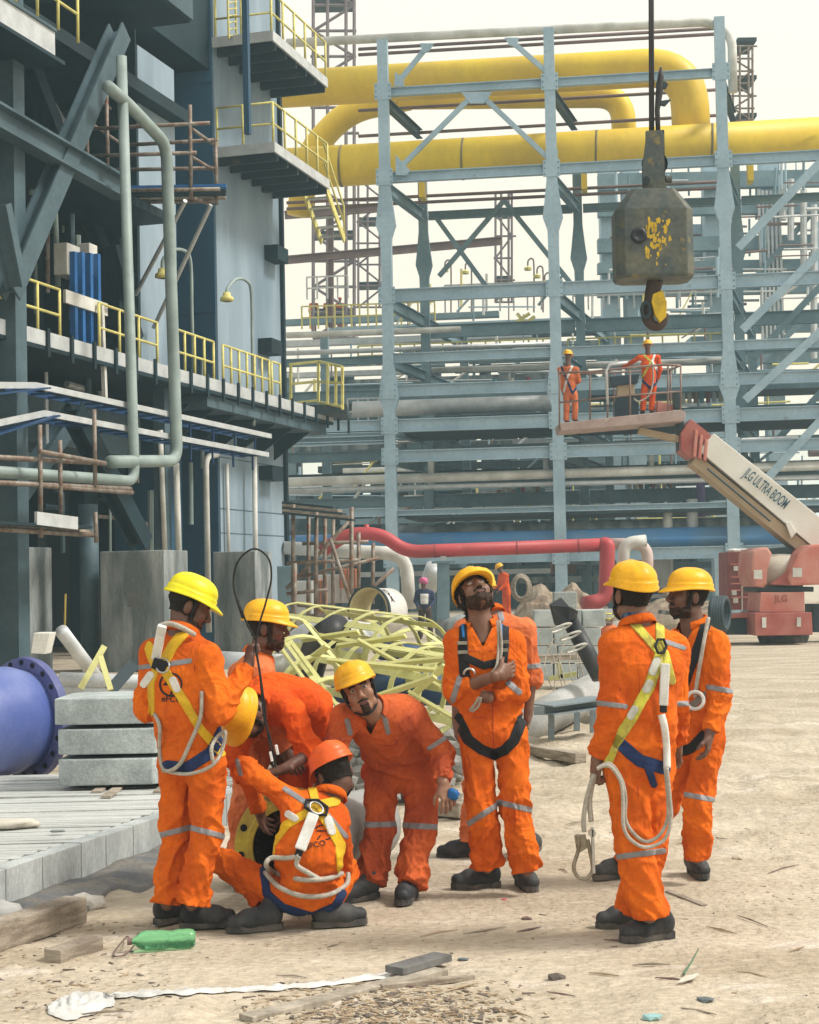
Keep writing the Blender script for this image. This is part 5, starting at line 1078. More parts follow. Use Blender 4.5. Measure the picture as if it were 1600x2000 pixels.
# ---------------- heap of yellow ladder cages
YC = M('pale_yellow_cage', (.60, .59, .25), .55, col2=(.46, .45, .19), scale=5, fine=.08, rust=(.35, .33, .12), rustamt=.25, rscale=9)
def cage(lab, p0, p1, r, nh, ns, a0, a1, roll=0):
    a, b = V(p0), V(p1); d = (b-a).normalized(); x = d.cross(UPZ).normalized(); y = x.cross(d); t = thing('ladder_cage', lab, 'ladder cage', tuple(a), 'heap of yellow ladder cages')
    an = lambda f: roll+a0+(a1-a0)*f
    for k in range(nh):
        c = a.lerp(b, k/(nh-1)); m = MB(); vs = []
        for j in range(17):
            w_ = an(j/16); e = x*math.cos(w_)+y*math.sin(w_)
            for rr, dd in ((r, -.034), (r, .034), (r-.008, .034), (r-.008, -.034)): vs.append(c+e*rr+d*dd)
        m.add(vs, [(j*4+i, j*4+(i+1) % 4, j*4+4+(i+1) % 4, j*4+4+i) for j in range(16) for i in range(4)]); m.to('hoop', YC, t)
    for k in range(ns):
        w_ = an(k/(ns-1)); e = x*math.cos(w_)+y*math.sin(w_); MB().bar(a+e*(r-.012), b+e*(r-.012), .066, .008, e).to('strip', YC, t)
cage('yellow ladder cage lying lengthwise at the back of the heap', P(585, 1262, 15.6), P(800, 1300, 13.6), .42, 5, 7, -.5, 3.6)
cage('yellow ladder cage nearest the looking up worker in the heap', P(690, 1330, 14.0), P(900, 1372, 12.6), .40, 5, 7, -.4, 3.5, .3)
cage('yellow ladder cage tipped up at the left end of the heap', P(560, 1275, 13.2), P(650, 1400, 11.8), .30, 4, 5, -.3, 3.4, -.4)
cage('yellow ladder cage half under the others in the middle of the heap', P(760, 1290, 15.4), P(880, 1380, 14.4), .45, 4, 6, .2, 3.9, .8)
for k, (x0, y0, x1, y1, Y) in enumerate(((660, 1262, 792, 1242, 13), (720, 1366, 850, 1322, 12), (560, 1322, 640, 1262, 12.4), (700, 1250, 860, 1342, 12.8), (640, 1290, 880, 1312, 12.2), (770, 1390, 870, 1300, 12.1), (590, 1250, 700, 1234, 13.4), (800, 1352, 900, 1410, 11.9), (546, 1262, 646, 1398, 11.9), (570, 1258, 668, 1392, 12.0), (730, 1300, 872, 1286, 12.6), (620, 1240, 720, 1262, 13.6))):
    t = thing('yellow_flat_bar', 'loose pale yellow flat bar lying across the heap of ladder cages', 'bar', tuple(P(x0, y0, Y)), 'loose bars on the cage heap'); MB().bar(P(x0, y0, Y), P(x1, y1, Y-.3), .05, .022, V((.2, .5, .8))).to('flat', YC, t)
DKP = M('black_coating', (.022, .024, .028), .5, col2=(.06, .06, .065), scale=4)
for lab, pts, r, Y, mat in (('black coated pipe elbow under the left of the cage heap', [(600, 1330), (622, 1250), (660, 1228)], .13, 14.6, DKP), ('grey pipe elbow behind the left of the cage heap', [(556, 1300), (590, 1246), (660, 1240), (700, 1262)], .16, 17, GALV), ('black mouthed grey pipe behind the cage heap', [(640, 1226), (735, 1242)], .14, 20, GALV), ('grey pipe stub behind the cage heap near the looking up worker', [(868, 1236), (905, 1222)], .16, 22, CONC), ('pale pipe crossing behind the profile worker', [(410, 1288), (560, 1296)], .07, 13, GALV)):
    pipe('pipe_offcut', lab, [P(x, y, Y-.3*k) for k, (x, y) in enumerate(pts)], r, mat, raw=True, bend=.3, n=20, group='pipe offcuts round the cage heap')
tb = thing('blue_tarpaulin', 'crumpled dark blue tarpaulin under the yellow cage heap', 'tarpaulin', tuple(P(780, 1400, 14)))
for x, y, r_, s_ in ((778, 1272, .16, 1), (800, 1340, .30, 2), (720, 1350, .24, 3), (850, 1355, .24, 4)): MB().rock(P(x, y, 14.2), r_, (1.6, .7, .5), s_, 2).to('fold', M('tarp_blue', (.03, .07, .17), .6, col2=(.08, .10, .13), scale=5), tb, True)
hp = MB()
for k in range(130):
    x = rc.uniform(545, 900); Y = rc.uniform(11.8, 17); hp.rock(V((P(x, 1300, Y).x, Y, rc.uniform(0, .18))), rc.uniform(.05, .2), (1.3, 1, .7), k, 1)
kind(hp.to('rubble', M('rubble_grey', (.26, .25, .23), .9, col2=(.12, .115, .11), scale=5, fine=.2), base=V((0, 14, 0))), 'stuff')
for k, (x0, y0, x1, y1, Y, w_, mt, lab) in enumerate(((157, 1345, 204, 1262, 14.5, .055, YC, 'pale yellow angle bar standing aslant behind the slab stack'), (216, 1348, 196, 1282, 14.3, .05, YC, 'shorter yellow bar crossing the slanting one behind the slabs'), (215, 1350, 262, 1296, 14.6, .11, PDARK, 'black steel plate leaning behind the slab stack'))):
    m = MB(); m.bar(P(x0, y0, Y), P(x1, y1, Y+.2), w_, .02, V((.3, -.9, .2))); tag(m.to('leaning_bar' if k < 2 else 'leaning_plate', mt, None, base=P(x0, y0, Y)), lab, 'bar' if k < 2 else 'plate')
for y, r, lab in ((1336, .075, 'upper grey pipe lying behind the slab stack'), (1356, .06, 'lower grey pipe lying behind the slab stack')): pipe('grey_pipe', lab, [P(120, y-8, 15.5), P(330, y, 15.2)], r, GALV, raw=True, n=14, group='pipes behind the slab stack')
m = MB(); m.prism([P(x, y, 17) for x, y in ((60, 1276), (66, 1236), (98, 1236), (88, 1278))], (0, .3, 0)); tag(m.to('junction_box', WPAINT, None, base=P(76, 1276, 17), bevel=.01), 'pale green junction box leaning above the violet pipe flange', 'box')
tl = thing('yellow_sling', 'yellow webbing sling hanging in the dark gap between the left pedestals', 'sling', tuple(P(127, 1240, 30))); MB().bar(P(128, 1160, 30), P(126, 1245, 30), .09, .02).to('webbing', M('old_yellow', (.35, .26, .06), .8), tl)
# cement block stack
bs = ['left', 'right']
for r_ in range(5):
    for c_ in range(3):
        if r_ == 4 and c_ != 1: continue
        x = 1056+c_*47+(r_ % 2)*8; y = 1312-r_*35; q = P(x, y, 23+.15*((r_*3+c_) % 3)); m = MB(); m.box(q, (.158, .16, .115)); rowl = ('bottom', 'second', 'third', 'fourth', 'top')[r_]; coll = ('left', 'middle', 'right')[c_]
        tag(m.to('concrete_block', SLAB, None, base=q-UPZ*.115, bevel=.012), rowl+' row '+coll+' block of the grey block stack behind the looking up worker', 'block', 'stacked grey blocks')
wk = thing('wrapped_pole', 'black pole leaning with torn black plastic round its top', 'pole', tuple(P(1175, 1330, 17)))
MB().tube([P(1172, 1322, 16.6), P(1105, 1195, 17)], .088, 18).to('pole_shaft', DKP, wk, True)
m = MB(); q0 = [P(x, y, 16.8+.1*math.sin(k*2)) for k, (x, y) in enumerate(((1074, 1182), (1098, 1168), (1112, 1186), (1130, 1194), (1126, 1210), (1112, 1212), (1100, 1222), (1084, 1222)))]; m.prism(q0, (0, .10, .01)); m.to('torn_plastic', DKP, wk, bevel=.01)
for x, y in ((1112, 1222), (1130, 1238), (1142, 1262)): MB().tube([P(x-16+20*math.cos(t), y+4-4*math.sin(t)-8*math.cos(t), 16.6-.1*math.sin(t)) for t in np.linspace(0, 6.28, 14)], .012, 5).to('wire_wrap', WPAINT, wk)
pipe('grey_pipe', 'fat pale pipe lying on the sand behind the steel bench', [P(985, 1440, 15.7), P(1215, 1322, 17.8)], .185, M('dusty_pipe', (.40, .40, .39), .7, col2=(.27, .265, .25), scale=3, amt=.7), raw=True, n=28)
bn = thing('steel_bench', 'low blue grey steel trestle standing before the fat pale pipe', 'trestle', tuple(GZ(1078, 1464)))
PB2 = M('trestle_paint', (.17, .215, .24), .5, col2=(.25, .28, .30), scale=4, rust=(.2, .14, .09), rustamt=.28)
MB().ibeam(P(1062, 1386, 15.3), P(1175, 1370, 15.6), .34, .09, .015).to('top_beam', PB2, bn)
for x, y0, y1, Y in ((1077, 1388, 1466, 15.4), (1127, 1386, 1428, 16.3), (1158, 1380, 1440, 15.9)): MB().bar(P(x, y0, Y), P(x, y1, Y), .055, .06, YX).to('leg', PB2, bn)
mb = MB(); mb.box(P(1053, 1388, 15.25), (.05, .012, .04)); mb.to('end_plate', PB2, bn)
lc = thing('wire_lattice', 'thin pale wire lattice sprawled over the blocks beside the black pole', 'wire', tuple(P(1090, 1330, 19)))
for k in range(7): x = 1070+k*10; MB().tube(spline([P(x+rc.uniform(-20, 20), 1250+rc.uniform(-20, 20), 18), P(x+rc.uniform(-10, 10), 1300, 17.5), P(x+rc.uniform(0, 24), 1362, 17)], 5), .006, 5).to('wire', WOOD, lc)
MB().bar(P(1072, 1326, 17.6), P(1126, 1316, 17.6), .05, .05).to('yellow_angle', YC, lc); MB().bar(P(1092, 1296, 17.6), P(1096, 1324, 17.6), .05, .05).to('yellow_angle', YC, lc)
for k, (x0, x1, y, Y, lab) in enumerate(((1045, 1140, 1285, 19.5, 'pale board lying across the blocks behind the looking up worker'), (1040, 1200, 1196, 26, 'long pale boards stacked behind the black pole, top one'), (1060, 1195, 1206, 26, 'second board of the pile behind the black pole'), (1050, 1190, 1216, 26, 'third board of the pile behind the black pole'))):
    m = MB(); m.bar(P(x0, y, Y), P(x1, y-3, Y), .35, .06); tag(m.to('board', (WOOD, GALV, PLK, WOOD)[k], None, base=P(x0, y, Y)), lab, 'board', 'boards stacked in the yard')
# duct ring
dr_ = thing('duct_ring', 'short wide white duct ring with a cream inside standing on the yard', 'duct', tuple(P(740, 1236, 30)))
da = V((-.55, -.83, .02)).normalized(); dc = P(722, 1194, 30); DW = M('duct_white', (.60, .59, .56), .6, col2=(.42, .41, .38), scale=2); DC = M('duct_cream', (.52, .44, .22), .7, col2=(.38, .33, .2), scale=2)
MB().lathe(dc, da, [(.425, 0), (.425, -.62), (.405, -.62)], 40).to('outer_shell', DW, dr_, True); MB().lathe(dc, da, [(.425, 0), (.47, .0), (.47, .03), (.40, .03), (.40, -.6)], 40).to('inner_lining', DC, dr_, True)
MB().lathe(dc, da, [(.47, -.01), (.475, .01), (.475, .035), (.44, .04)], 40).to('rim', PDARK, dr_, True)
def flat_text(txt, org, xd, yd, size, mat, nm, parent, xs=1.0):
    cu = bpy.data.curves.new('t', 'FONT'); cu.body = txt; cu.align_x = 'CENTER'; cu.align_y = 'CENTER'; cu.size = 1; cu.extrude = 0; cu.offset = .015
    o = bpy.data.objects.new('t', cu); me = o.to_mesh(); xd, yd = V(xd).normalized(), V(yd).normalized()
    vs = [V(org)+xd*(v.co.x*size*xs)+yd*(v.co.y*size) for v in me.vertices]; fs = [tuple(p.vertices) for p in me.polygons]; o.to_mesh_clear(); bpy.data.objects.remove(o); bpy.data.curves.remove(cu)
    return meshob(nm, vs, fs, mat, parent)
sx_ = da.cross(UPZ).normalized(); nn = (-sx_*.25+UPZ*.6); 
for k, ch in enumerate('HUSA'):
    an_ = math.radians(62-k*11); e1 = sx_*-math.cos(an_)+UPZ*math.sin(an_)
    if e1.x < 0: e1 = sx_*math.cos(an_)+UPZ*math.sin(an_)
    tg = da.cross(e1); tg = tg if tg.z < 0 else -tg; flat_text(ch, dc+e1*.432-da*.2, -da if (-da).x > 0 else da, -tg, .16, PRINT, 'lettering', dr_)
# yard pipes
RW = 'red and white pipes behind the crew'
rp = pipe('red_pipe', 'long red pipe with a hump at left and a drop leg at right', [P(x, y, 45) for x, y in ((628, 1078), (676, 1043), (745, 1042), (792, 1078), (1178, 1064))], .185, REDP, raw=True, bend=.7, n=22, group=RW)
for x_ in (850, 1010, 1130): MB().lathe(P(x_, 1078-(x_-792)*.036, 45), w3, [(.185, -.03), (.194, 0), (.185, .03)], 20).to('weld_seam', M('red_seam', (.30, .05, .05), .7), rp, True)
MB().tube([P(716, 1042, 45), P(716, 1024, 45)], [.12, .06], 10).to('vent', REDP, rp, True); MB().tube(rnd([P(1178, 1064, 45), P(1187, 1064, 44.9), P(1184, 1172, 44.8), P(1140, 1180, 44.6)], .5, 6), .21, 20).to('drop_leg', REDP, rp, True)
pipe('white_pipe', 'white pipe behind the red one that turns down beside the duct ring', [P(x, y, 46.5) for x, y in ((555, 1070), (793, 1082), (800, 1190))], .19, WPAINT, raw=True, bend=.6, n=20, group=RW)
pipe('white_pipe', 'pinkish white pipe loop right of the red drop leg', [P(x, y, 46) for x, y in ((1190, 1062), (1266, 1062), (1264, 1140))], .16, M('pink_white', (.58, .46, .42), .6, col2=(.5, .34, .30), scale=2), raw=True, bend=.45, n=18, group=RW)
pipe('white_pipe', 'white pipe standing up behind the right front worker\'s helmet', [P(x, y, 45.4) for x, y in ((1216, 1150), (1220, 1060), (1262, 1056))], .17, WPAINT, raw=True, bend=.5, n=18, group=RW)
pz = thing('pipe_support', 'blue grey steel post holding the red pipe beside the looking up worker', 'post', tuple(P(866, 1205, 45))); MB().bar(P(866, 1210, 45), P(866, 1098, 45), .34, .3, YX).to('post', PGREY, pz); MB().box(P(866, 1098, 45), (.32, .2, .03)).to('cap_plate', PGREY, pz); MB().bar(P(866, 1097, 45), P(866, 1082, 45), .16, .2, YX).to('shoe', GALV, pz)
pipe('pipe_offcut', 'pale slanted pipe end behind the man in the pink turban', [P(836, 1148, 48), P(850, 1108, 47.5)], .28, GALV, raw=True, n=18, group='pipe offcuts round the cage heap')
# scaffold frame beside the building
sf = thing('tube_scaffold', 'rusty tube scaffold with a plank roof beside the building corner', 'scaffold', tuple(P(630, 1240, 34)))
for x, y0, y1, Y in ((572, 985, 1240, 34), (602, 1000, 1240, 35), (617, 1000, 1200, 33), (634, 1000, 1240, 35), (686, 990, 1220, 33), (575, 1100, 1240, 32), (650, 1010, 1230, 36), (700, 1040, 1180, 35), (728, 1060, 1180, 36)): MB().tube([P(x, y1, Y), P(x+1, y0, Y)], .045, 7).to('upright', RUSTY, sf, True)
for x0, y0, x1, y1, Y in ((560, 1100, 700, 1094, 33), (560, 1180, 690, 1190, 33), (575, 1130, 740, 1090, 34), (560, 1160, 640, 1152, 34), (645, 1052, 692, 1196, 32.5), (690, 1010, 560, 1150, 34), (770, 1110, 690, 1180, 33), (560, 1206, 740, 1194, 33), (590, 1062, 720, 1058, 35)): MB().tube([P(x0, y0, Y), P(x1, y1, Y)], .04, 7).to('tube', RUSTY, sf, True)
for k in range(5): MB().bar(P(556, 982+k*5, 35-k*.5), P(655+k*9, 992+k*6, 34.6-k*.5), .3, .05).to('plank', (PDARK, WOOD)[k % 2], sf)
for x, y, w_, h_, mt, lab in ((592, 1170, .22, .40, GALV, 'grey cabinet inside the tube scaffold'), (562, 1150, .20, .5, PGREY, 'dark drum shaped cabinet by the building corner')):
    m = MB(); m.box(P(x, y, 36), (w_, .3, h_)); tag(m.to('cabinet', mt, None, base=P(x, 1220, 36), bevel=.02), lab, 'cabinet')
for k, (x, y, w_, h_, Y, c, lab) in enumerate(((655, 1150, .55, .45, 52, 'white', 'white panelled crate behind the tube scaffold'), (680, 1130, .26, .3, 51, 'red', 'orange red drum above the duct ring'), (1100, 1095, .45, .5, 62, 'rust', 'rust coloured hut under the rack'), (625, 1165, .2, .5, 50, 'red', 'orange panel seen through the scaffold'), (1270, 1120, .8, .55, 60, 'white', 'white corrugated shed behind the helmets at right'), (910, 1150, .4, .3, 54, 'rust', 'rust red skip behind the looking up worker'))):
    q = P(x, y, Y); t = thing('site_crate', lab, 'crate', (q.x, q.y, 0), 'crates and huts under the rack'); MB().box(q, (w_, .4, h_)).to('shell', M('crate_'+c, {'white': (.5, .5, .48), 'red': (.62, .20, .06), 'rust': (.26, .12, .08)}[c], .7, rust=(.25, .17, .12), rustamt=.3), t, bevel=.02)
    for j in range(5): MB().box(q+XX*(w_*(j/2-1)*.9)-YX*.415, (.02, .012, h_*.95)).to('rib', GALV if c == 'white' else BROWN, t)
# rubble mounds and coils
def mound(lab, px, py, Y, rx, ry, hz, mat, seed, nm='rubble_mound'):
    c = P(px, py, Y); n = 26; vs, fs = [], []
    for i in range(n):
        for j in range(n):
            a, b = i/(n-1)*2-1, j/(n-1)*2-1; r2 = a*a+b*b; z = max(0, 1-r2)**.8*hz*(.6+.8*float(vnoise(np.array(a*3+seed), np.array(b*3), seed)))+.12*hz*float(vnoise(np.array(a*9), np.array(b*9+seed), seed)); vs.append((c.x+a*rx, c.y+b*ry, z-.05))
    for i in range(n-1):
        for j in range(n-1): fs.append((i*n+j, (i+1)*n+j, (i+1)*n+j+1, i*n+j+1))
    return tag(meshob(nm, vs, fs, mat, None, False, base=V((c.x, c.y, 0))), lab, 'mound', 'mounds of spoil in the yard')
EARTH = M('brown_spoil', (.22, .16, .115), .95, col2=(.34, .28, .21), scale=3, amt=.8, fine=.2, bump=.6)
mound('brown earth and rubble mound right behind the orange clad background man', 1090, 1190, 48, 1.6, 1.5, 1.35, EARTH, 3); mound('low grey rubble mound before the red drop leg', 1150, 1195, 42, 1.3, 1, .55, M('grey_spoil', (.38, .35, .31), .95, col2=(.24, .22, .19), scale=4, fine=.2), 5); mound('low sand bank left of the block stack', 940, 1215, 30, 1.2, 1.2, .35, SAND, 8); mound('pale sand bank right of the big lift', 1600, 1215, 46, 2.2, 1.6, .7, SAND, 9)
mound('timber littered bank between the two right helmets', 1300, 1190, 46, 2.0, 1.4, .9, EARTH, 12)
co = thing('hose_coil', 'pale coil of hose on the rubble beside the orange clad background man', 'hose', tuple(P(1018, 1165, 44)))
for k in range(4): MB().tube([P(1018+(13+2*k)*math.cos(t), 1148+(20+2*k)*math.sin(t), 44+.1*k) for t in np.linspace(0, 6.28, 22)], .03, 7, False).to('coil', WOOD, co, True)
cb_ = thing('cable_coil', 'dark grey coil of cable behind the far right worker\'s neck', 'cable', tuple(P(1400, 1235, 30)))
for k in range(5): MB().tube([P(1396+k*5+8*math.cos(t), 1198+30*math.sin(t), 30+.3*math.cos(t)) for t in np.linspace(0, 6.28, 24)], .05, 8, False).to('coil', PDARK, cb_, True)
for k in range(10):
    x = 1240+rc.uniform(0, 110); y = 1150+k*5; m = MB(); m.bar(P(x, y, 44), P(x+rc.uniform(40, 80), y+rc.uniform(-6, 6), 44.5), .16, .10); tag(m.to('scrap_timber', (WOOD, MATS['dark_plank'])[k % 2], None, base=P(x, y, 44)), 'weathered timber in the loose pile between the two right helmets', 'timber', 'loose timber pile')
# ---------------- hook block on its rope
CBM = M('hook_block_paint', (.115, .115, .085), .55, col2=(.06, .075, .075), scale=3, amt=.9, rust=(.28, .20, .04), rustamt=.36, rscale=5, fine=.2, fscale=18, bump=.2)
CBY = M('chipped_yellow', (.62, .42, .02), .6, col2=(.42, .28, .03), scale=9)
Yh = 20.0; hk = thing('crane_hook_block', 'dark crane hook block with chipped yellow paint hanging over the yard', 'hook block', tuple(P(1276, 640, Yh)))
hc_ = lambda y: P(1274, y, Yh); k_ = Yh/FPX
ax0 = hc_(465); oc = [(-76, -30), (-60, -50), (60, -50), (76, -30), (76, 30), (60, 50), (-60, 50), (-76, 30)]; wv_, wf_ = [], []
for y_, sx__, sy__ in ((549, .95, .95), (543, 1, 1), (417, 1, 1), (378, .62, .78), (376, .60, .76)):
    for a, b in oc: wv_.append((ax0.x+a*k_*sx__, ax0.y+b*k_*sy__, hc_(y_).z))
for i in range(4):
    for q in range(8): wf_.append((i*8+q, i*8+(q+1) % 8, i*8+8+(q+1) % 8, i*8+8+q))
wf_ += [tuple(range(8))[::-1], tuple(range(32, 40))]; MB().add(wv_, wf_).to('weight', CBM, hk, bevel=.012)
def blk(pts, y0, y1, nm, mat, dy=0.0, th=.3): MB().prism([P(x, y, Yh+dy) for x, y in pts], (0, th, 0)).to(nm, mat, hk, bevel=.008)
blk([(1262, 255), (1292, 253), (1297, 262), (1299, 350), (1303, 372), (1256, 372), (1255, 330), (1262, 275)], 0, 0, 'cheek_plate', CBM, -.12, .06); blk([(1266, 255), (1298, 253), (1300, 350), (1298, 376), (1262, 376), (1260, 330)], 0, 0, 'cheek_plate', PDARK, .08, .06)
MB().tube([P(1262, 352, Yh-.2), P(1262, 352, Yh+.2)], .05, 12).to('pin', PDARK, hk); MB().tube([P(1300, 350, Yh-.05), P(1312, 350, Yh-.05)], .045, 10).to('pin', CBM, hk)
MB().lathe(P(1279, 320, Yh-.02), (0, 1, 0), [(.16, -.02), (.16, .02), (.05, .02)], 20).to('sheave', PDARK, hk)
for x in (1271, 1275.5): MB().tube([P(x, 300, Yh), P(x-1.5, -160, Yh)], .020, 8).to('wire_rope', M('greased_rope', (.035, .03, .03), .6, fine=.3, fscale=60), hk, True)
MB().tube([P(1286, 262, Yh), P(1284, 215, Yh), P(1288, 180, Yh), P(1291, 150, Yh), P(1291, 131, Yh)], [.03, .032, .045, .04, .012], 8).to('rope_socket', MATS['greased_rope'], hk, True)
blk([(1282, 160), (1300, 158), (1306, 164), (1302, 172), (1282, 170)], 0, 0, 'wedge', PDARK, -.03, .06); blk([(1292, 196), (1312, 193), (1300, 206), (1290, 204)], 0, 0, 'wedge', PDARK, -.03, .06)
MB().lathe(P(1248, 460, Yh-50*k_), (0, -1, 0), [(.001, .02), (.045, .02), (.05, .03), (.095, .03), (.10, -.05)], 24).to('hub_boss', M('hub_dark', (.02, .022, .03), .5), hk, True)
# chipped yellow patches wrapped on the drum front
def drum(px, py, r=.479): return P(px, py, ax0.y-50*k_-.0015-(r-.4785)*2)
PM = [[(1264, 428), (1282, 428), (1280, 452), (1292, 470), (1301, 446), (1302, 458), (1292, 486), (1284, 504), (1264, 504), (1262, 486), (1272, 474), (1264, 460)], [(1284, 430), (1308, 430), (1308, 440), (1288, 442)]]
chp = random.Random(21); n_p = 0
while n_p < 95:
    x, y = chp.uniform(1258, 1310), chp.uniform(424, 520)
    if max(pin(np.array([[x, y]]), m_)[0] for m_ in PM) < -1.5 and chp.random() < .96: continue
    s_ = chp.uniform(1.2, 4.0); m_n = chp.choice((6, 7, 8)); q = [drum(x+s_*chp.uniform(.5, 1.2)*math.cos(6.283*i/m_n), y+1.7*s_*chp.uniform(.5, 1.2)*math.sin(6.283*i/m_n), .4785+.0004*(n_p % 9)) for i in range(m_n)]
    meshob('paint_chip', q, [tuple(range(m_n))], CBY, hk); n_p += 1
hp_ = spline([(1280, 548, 0), (1274, 575, 0), (1270, 600, 0), (1265, 618, 0), (1272, 633, 0), (1286, 637, 0), (1296, 628, 0), (1299, 612, 0)], 6); MB().tube([P(q.x, q.y, Yh) for q in hp_], [.10-.0013*k for k in range(len(hp_))], 12).to('hook', M('hook_brown', (.06, .035, .028), .6, rust=(.2, .1, .05), rustamt=.4), hk, True)
blk([(1276, 574), (1294, 566), (1303, 590), (1302, 618), (1290, 630), (1280, 614), (1273, 590)], 0, 0, 'latch', CBY, -.14, .10)
MB().tube([P(1262+8*math.cos(t), 605+15*math.sin(t), Yh-.1) for t in np.linspace(0, 6.28, 18)], .022, 8, False).to('shackle', PDARK, hk, True)
# ---------------- boom lift
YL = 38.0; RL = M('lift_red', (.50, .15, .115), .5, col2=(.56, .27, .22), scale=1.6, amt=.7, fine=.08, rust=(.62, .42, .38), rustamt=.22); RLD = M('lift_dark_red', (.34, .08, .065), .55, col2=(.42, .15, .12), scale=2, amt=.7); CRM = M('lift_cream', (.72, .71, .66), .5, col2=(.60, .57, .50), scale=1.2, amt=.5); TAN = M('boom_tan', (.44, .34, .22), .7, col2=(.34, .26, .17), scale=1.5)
bl = thing('boom_lift', 'big red and white boom lift, its boom raised left with a work basket', 'boom lift', tuple(P(1530, 1245, YL)))
def lb4(pts, Y, th, nm, mat, bevel=.02): return MB().prism([P(x, y, Y) for x, y in pts], (0, th, 0)).to(nm, mat, bl, bevel=bevel)
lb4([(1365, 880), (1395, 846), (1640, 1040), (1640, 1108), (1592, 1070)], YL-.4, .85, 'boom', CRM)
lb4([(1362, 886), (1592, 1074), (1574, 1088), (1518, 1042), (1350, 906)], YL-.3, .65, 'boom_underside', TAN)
lb4([(1534, 1020), (1544, 1018), (1556, 1040), (1546, 1052)], YL-.46, .06, 'boom_bracket', CRM); lb4([(1330, 846), (1350, 818), (1368, 832), (1390, 850), (1392, 868), (1372, 886), (1352, 896), (1330, 880)], YL-.35, .75, 'boom_head', RLD)
for k in range(3): lb4([(1358+k*10, 838+k*9), (1364+k*10, 842+k*9), (1360+k*10, 894+k*4), (1354+k*10, 890+k*4)], YL-.44, .9, 'slide_pad', RL)
lb4([(1250, 834), (1332, 852), (1330, 864), (1248, 846)], YL-.1, .3, 'jib_arm', TAN); lb4([(1322, 800), (1336, 800), (1338, 876), (1326, 880)], YL-.1, .4, 'rotator', PDARK)
bd2 = (P(1590, 1020, YL)-P(1460, 915, YL)).normalized(); flat_text('JLG ULTRA BOOM', P(1497, 955, YL-.46), bd2, (-bd2.z, 0, bd2.x), .36, M('boom_lettering', (.06, .13, .17), .6), 'boom_lettering', bl, .42)
for k, (x0, y0, x1, y1) in enumerate(((1382, 915, 1450, 972), (1450, 972, 1505, 1018))): MB().tube([P(x0, y0, YL-.42), P(x1, y1, YL-.42)], .025, 6).to('hose', PDARK, bl)
lb4([(1470, 1078), (1482, 1070), (1500, 1068), (1510, 1082), (1494, 1110), (1492, 1142), (1497, 1148), (1474, 1146), (1468, 1120)], YL-1.0, 1.6, 'engine_hood', RL, .06); lb4([(1545, 1110), (1560, 1082), (1580, 1064), (1660, 1058), (1660, 1140), (1545, 1144), (1540, 1128)], YL-1.1, 1.8, 'engine_hood', RL, .06)
MB().lathe(P(1520, 1118, YL-.2), (1, 0, 0), [(.01, -.55), (.42, -.55), (.44, 0), (.42, .5), (.01, .5)], 28).to('turret_drum', M('drum_cream', (.50, .46, .38), .6), bl, True); lb4([(1508, 1142), (1545, 1112), (1545, 1144)], YL-.9, .5, 'fairing', RLD)
lb4([(1495, 1072), (1540, 1068), (1556, 1086), (1536, 1100), (1500, 1100)], YL-.3, .8, 'turret_top', PDARK)
lb4([(1480, 1146), (1590, 1146), (1590, 1156), (1480, 1156)], YL-.8, 1.6, 'turntable', PDARK); lb4([(1486, 1157), (1572, 1156), (1572, 1196), (1484, 1196)], YL-1.0, 1.4, 'counterweight_top', RL); lb4([(1474, 1197), (1586, 1196), (1588, 1240), (1476, 1242)], YL-1.15, 1.6, 'counterweight', RLD)
lb4([(1400, 1208), (1472, 1206), (1472, 1240), (1402, 1240)], YL-.2, .8, 'axle_box', PDARK); lb4([(1404, 1200), (1474, 1198), (1474, 1207), (1404, 1208)], YL-.4, 1, 'fender', RLD); lb4([(1588, 1180), (1660, 1180), (1660, 1235), (1588, 1235)], YL, .8, 'axle_box', PDARK)
flat_text('JLG', P(1526, 1170, YL-1.02), (1, 0, .02), (0, 0, 1), .20, M('faded_red_print', (.34, .09, .07), .6), 'faded_lettering', bl)
for x, y, w_, h_ in ((1481, 1122, 8, 9), (1558, 1118, 9, 9), (1493, 1216, 4, 10), (1561, 1215, 4, 9)): lb4([(x-w_, y-h_), (x+w_, y-h_), (x+w_, y+h_), (x-w_, y+h_)], YL-1.19, .03, 'decal_plate', WPAINT, 0)
for x in (1530,): MB().lathe(P(x, 1232, YL-.1 if x > 1500 else YL+.6), (0, -1, 0), [(.01, .22), (.26, .22), (.30, .18), (.55, .16), (.60, .08), (.60, -.08), (.55, -.16), (.01, -.16)], 26).to('wheel', M('tyre', (.03, .03, .03), .9, col2=(.15, .13, .11), scale=4), bl, True)
# basket
def bt(pts, r=.022, nm='basket_rail', mat=None, dy=0): MB().tube([P(x, y, Y+dy) for x, y, Y in pts], r, 7).to(nm, mat or BKM, bl, True)
BKM = M('basket_rust', (.25, .17, .145), .6, col2=(.15, .09, .07), scale=4, rust=(.5, .42, .36), rustamt=.35)
YF, YB = 37.4, 38.6
lb4([(1093, 826), (1330, 800), (1340, 806), (1338, 822), (1096, 842)], YF-.03, YB-YF, 'basket_floor', M('basket_floor_paint', (.40, .31, .29), .7, col2=(.30, .2, .17), scale=3, rust=(.55, .5, .45), rustamt=.4))
for x, y0, y1 in ((1093, 838, 722), (1153, 832, 724), (1187, 828, 716), (1231, 824, 718), (1305, 812, 712), (1330, 806, 714)): bt([(x, y0, YF), (x, y1, YF)])
for x, y0, y1 in ((1110, 830, 730), (1200, 822, 726), (1310, 808, 722)): bt([(x, y0, YB), (x, y1, YB)])
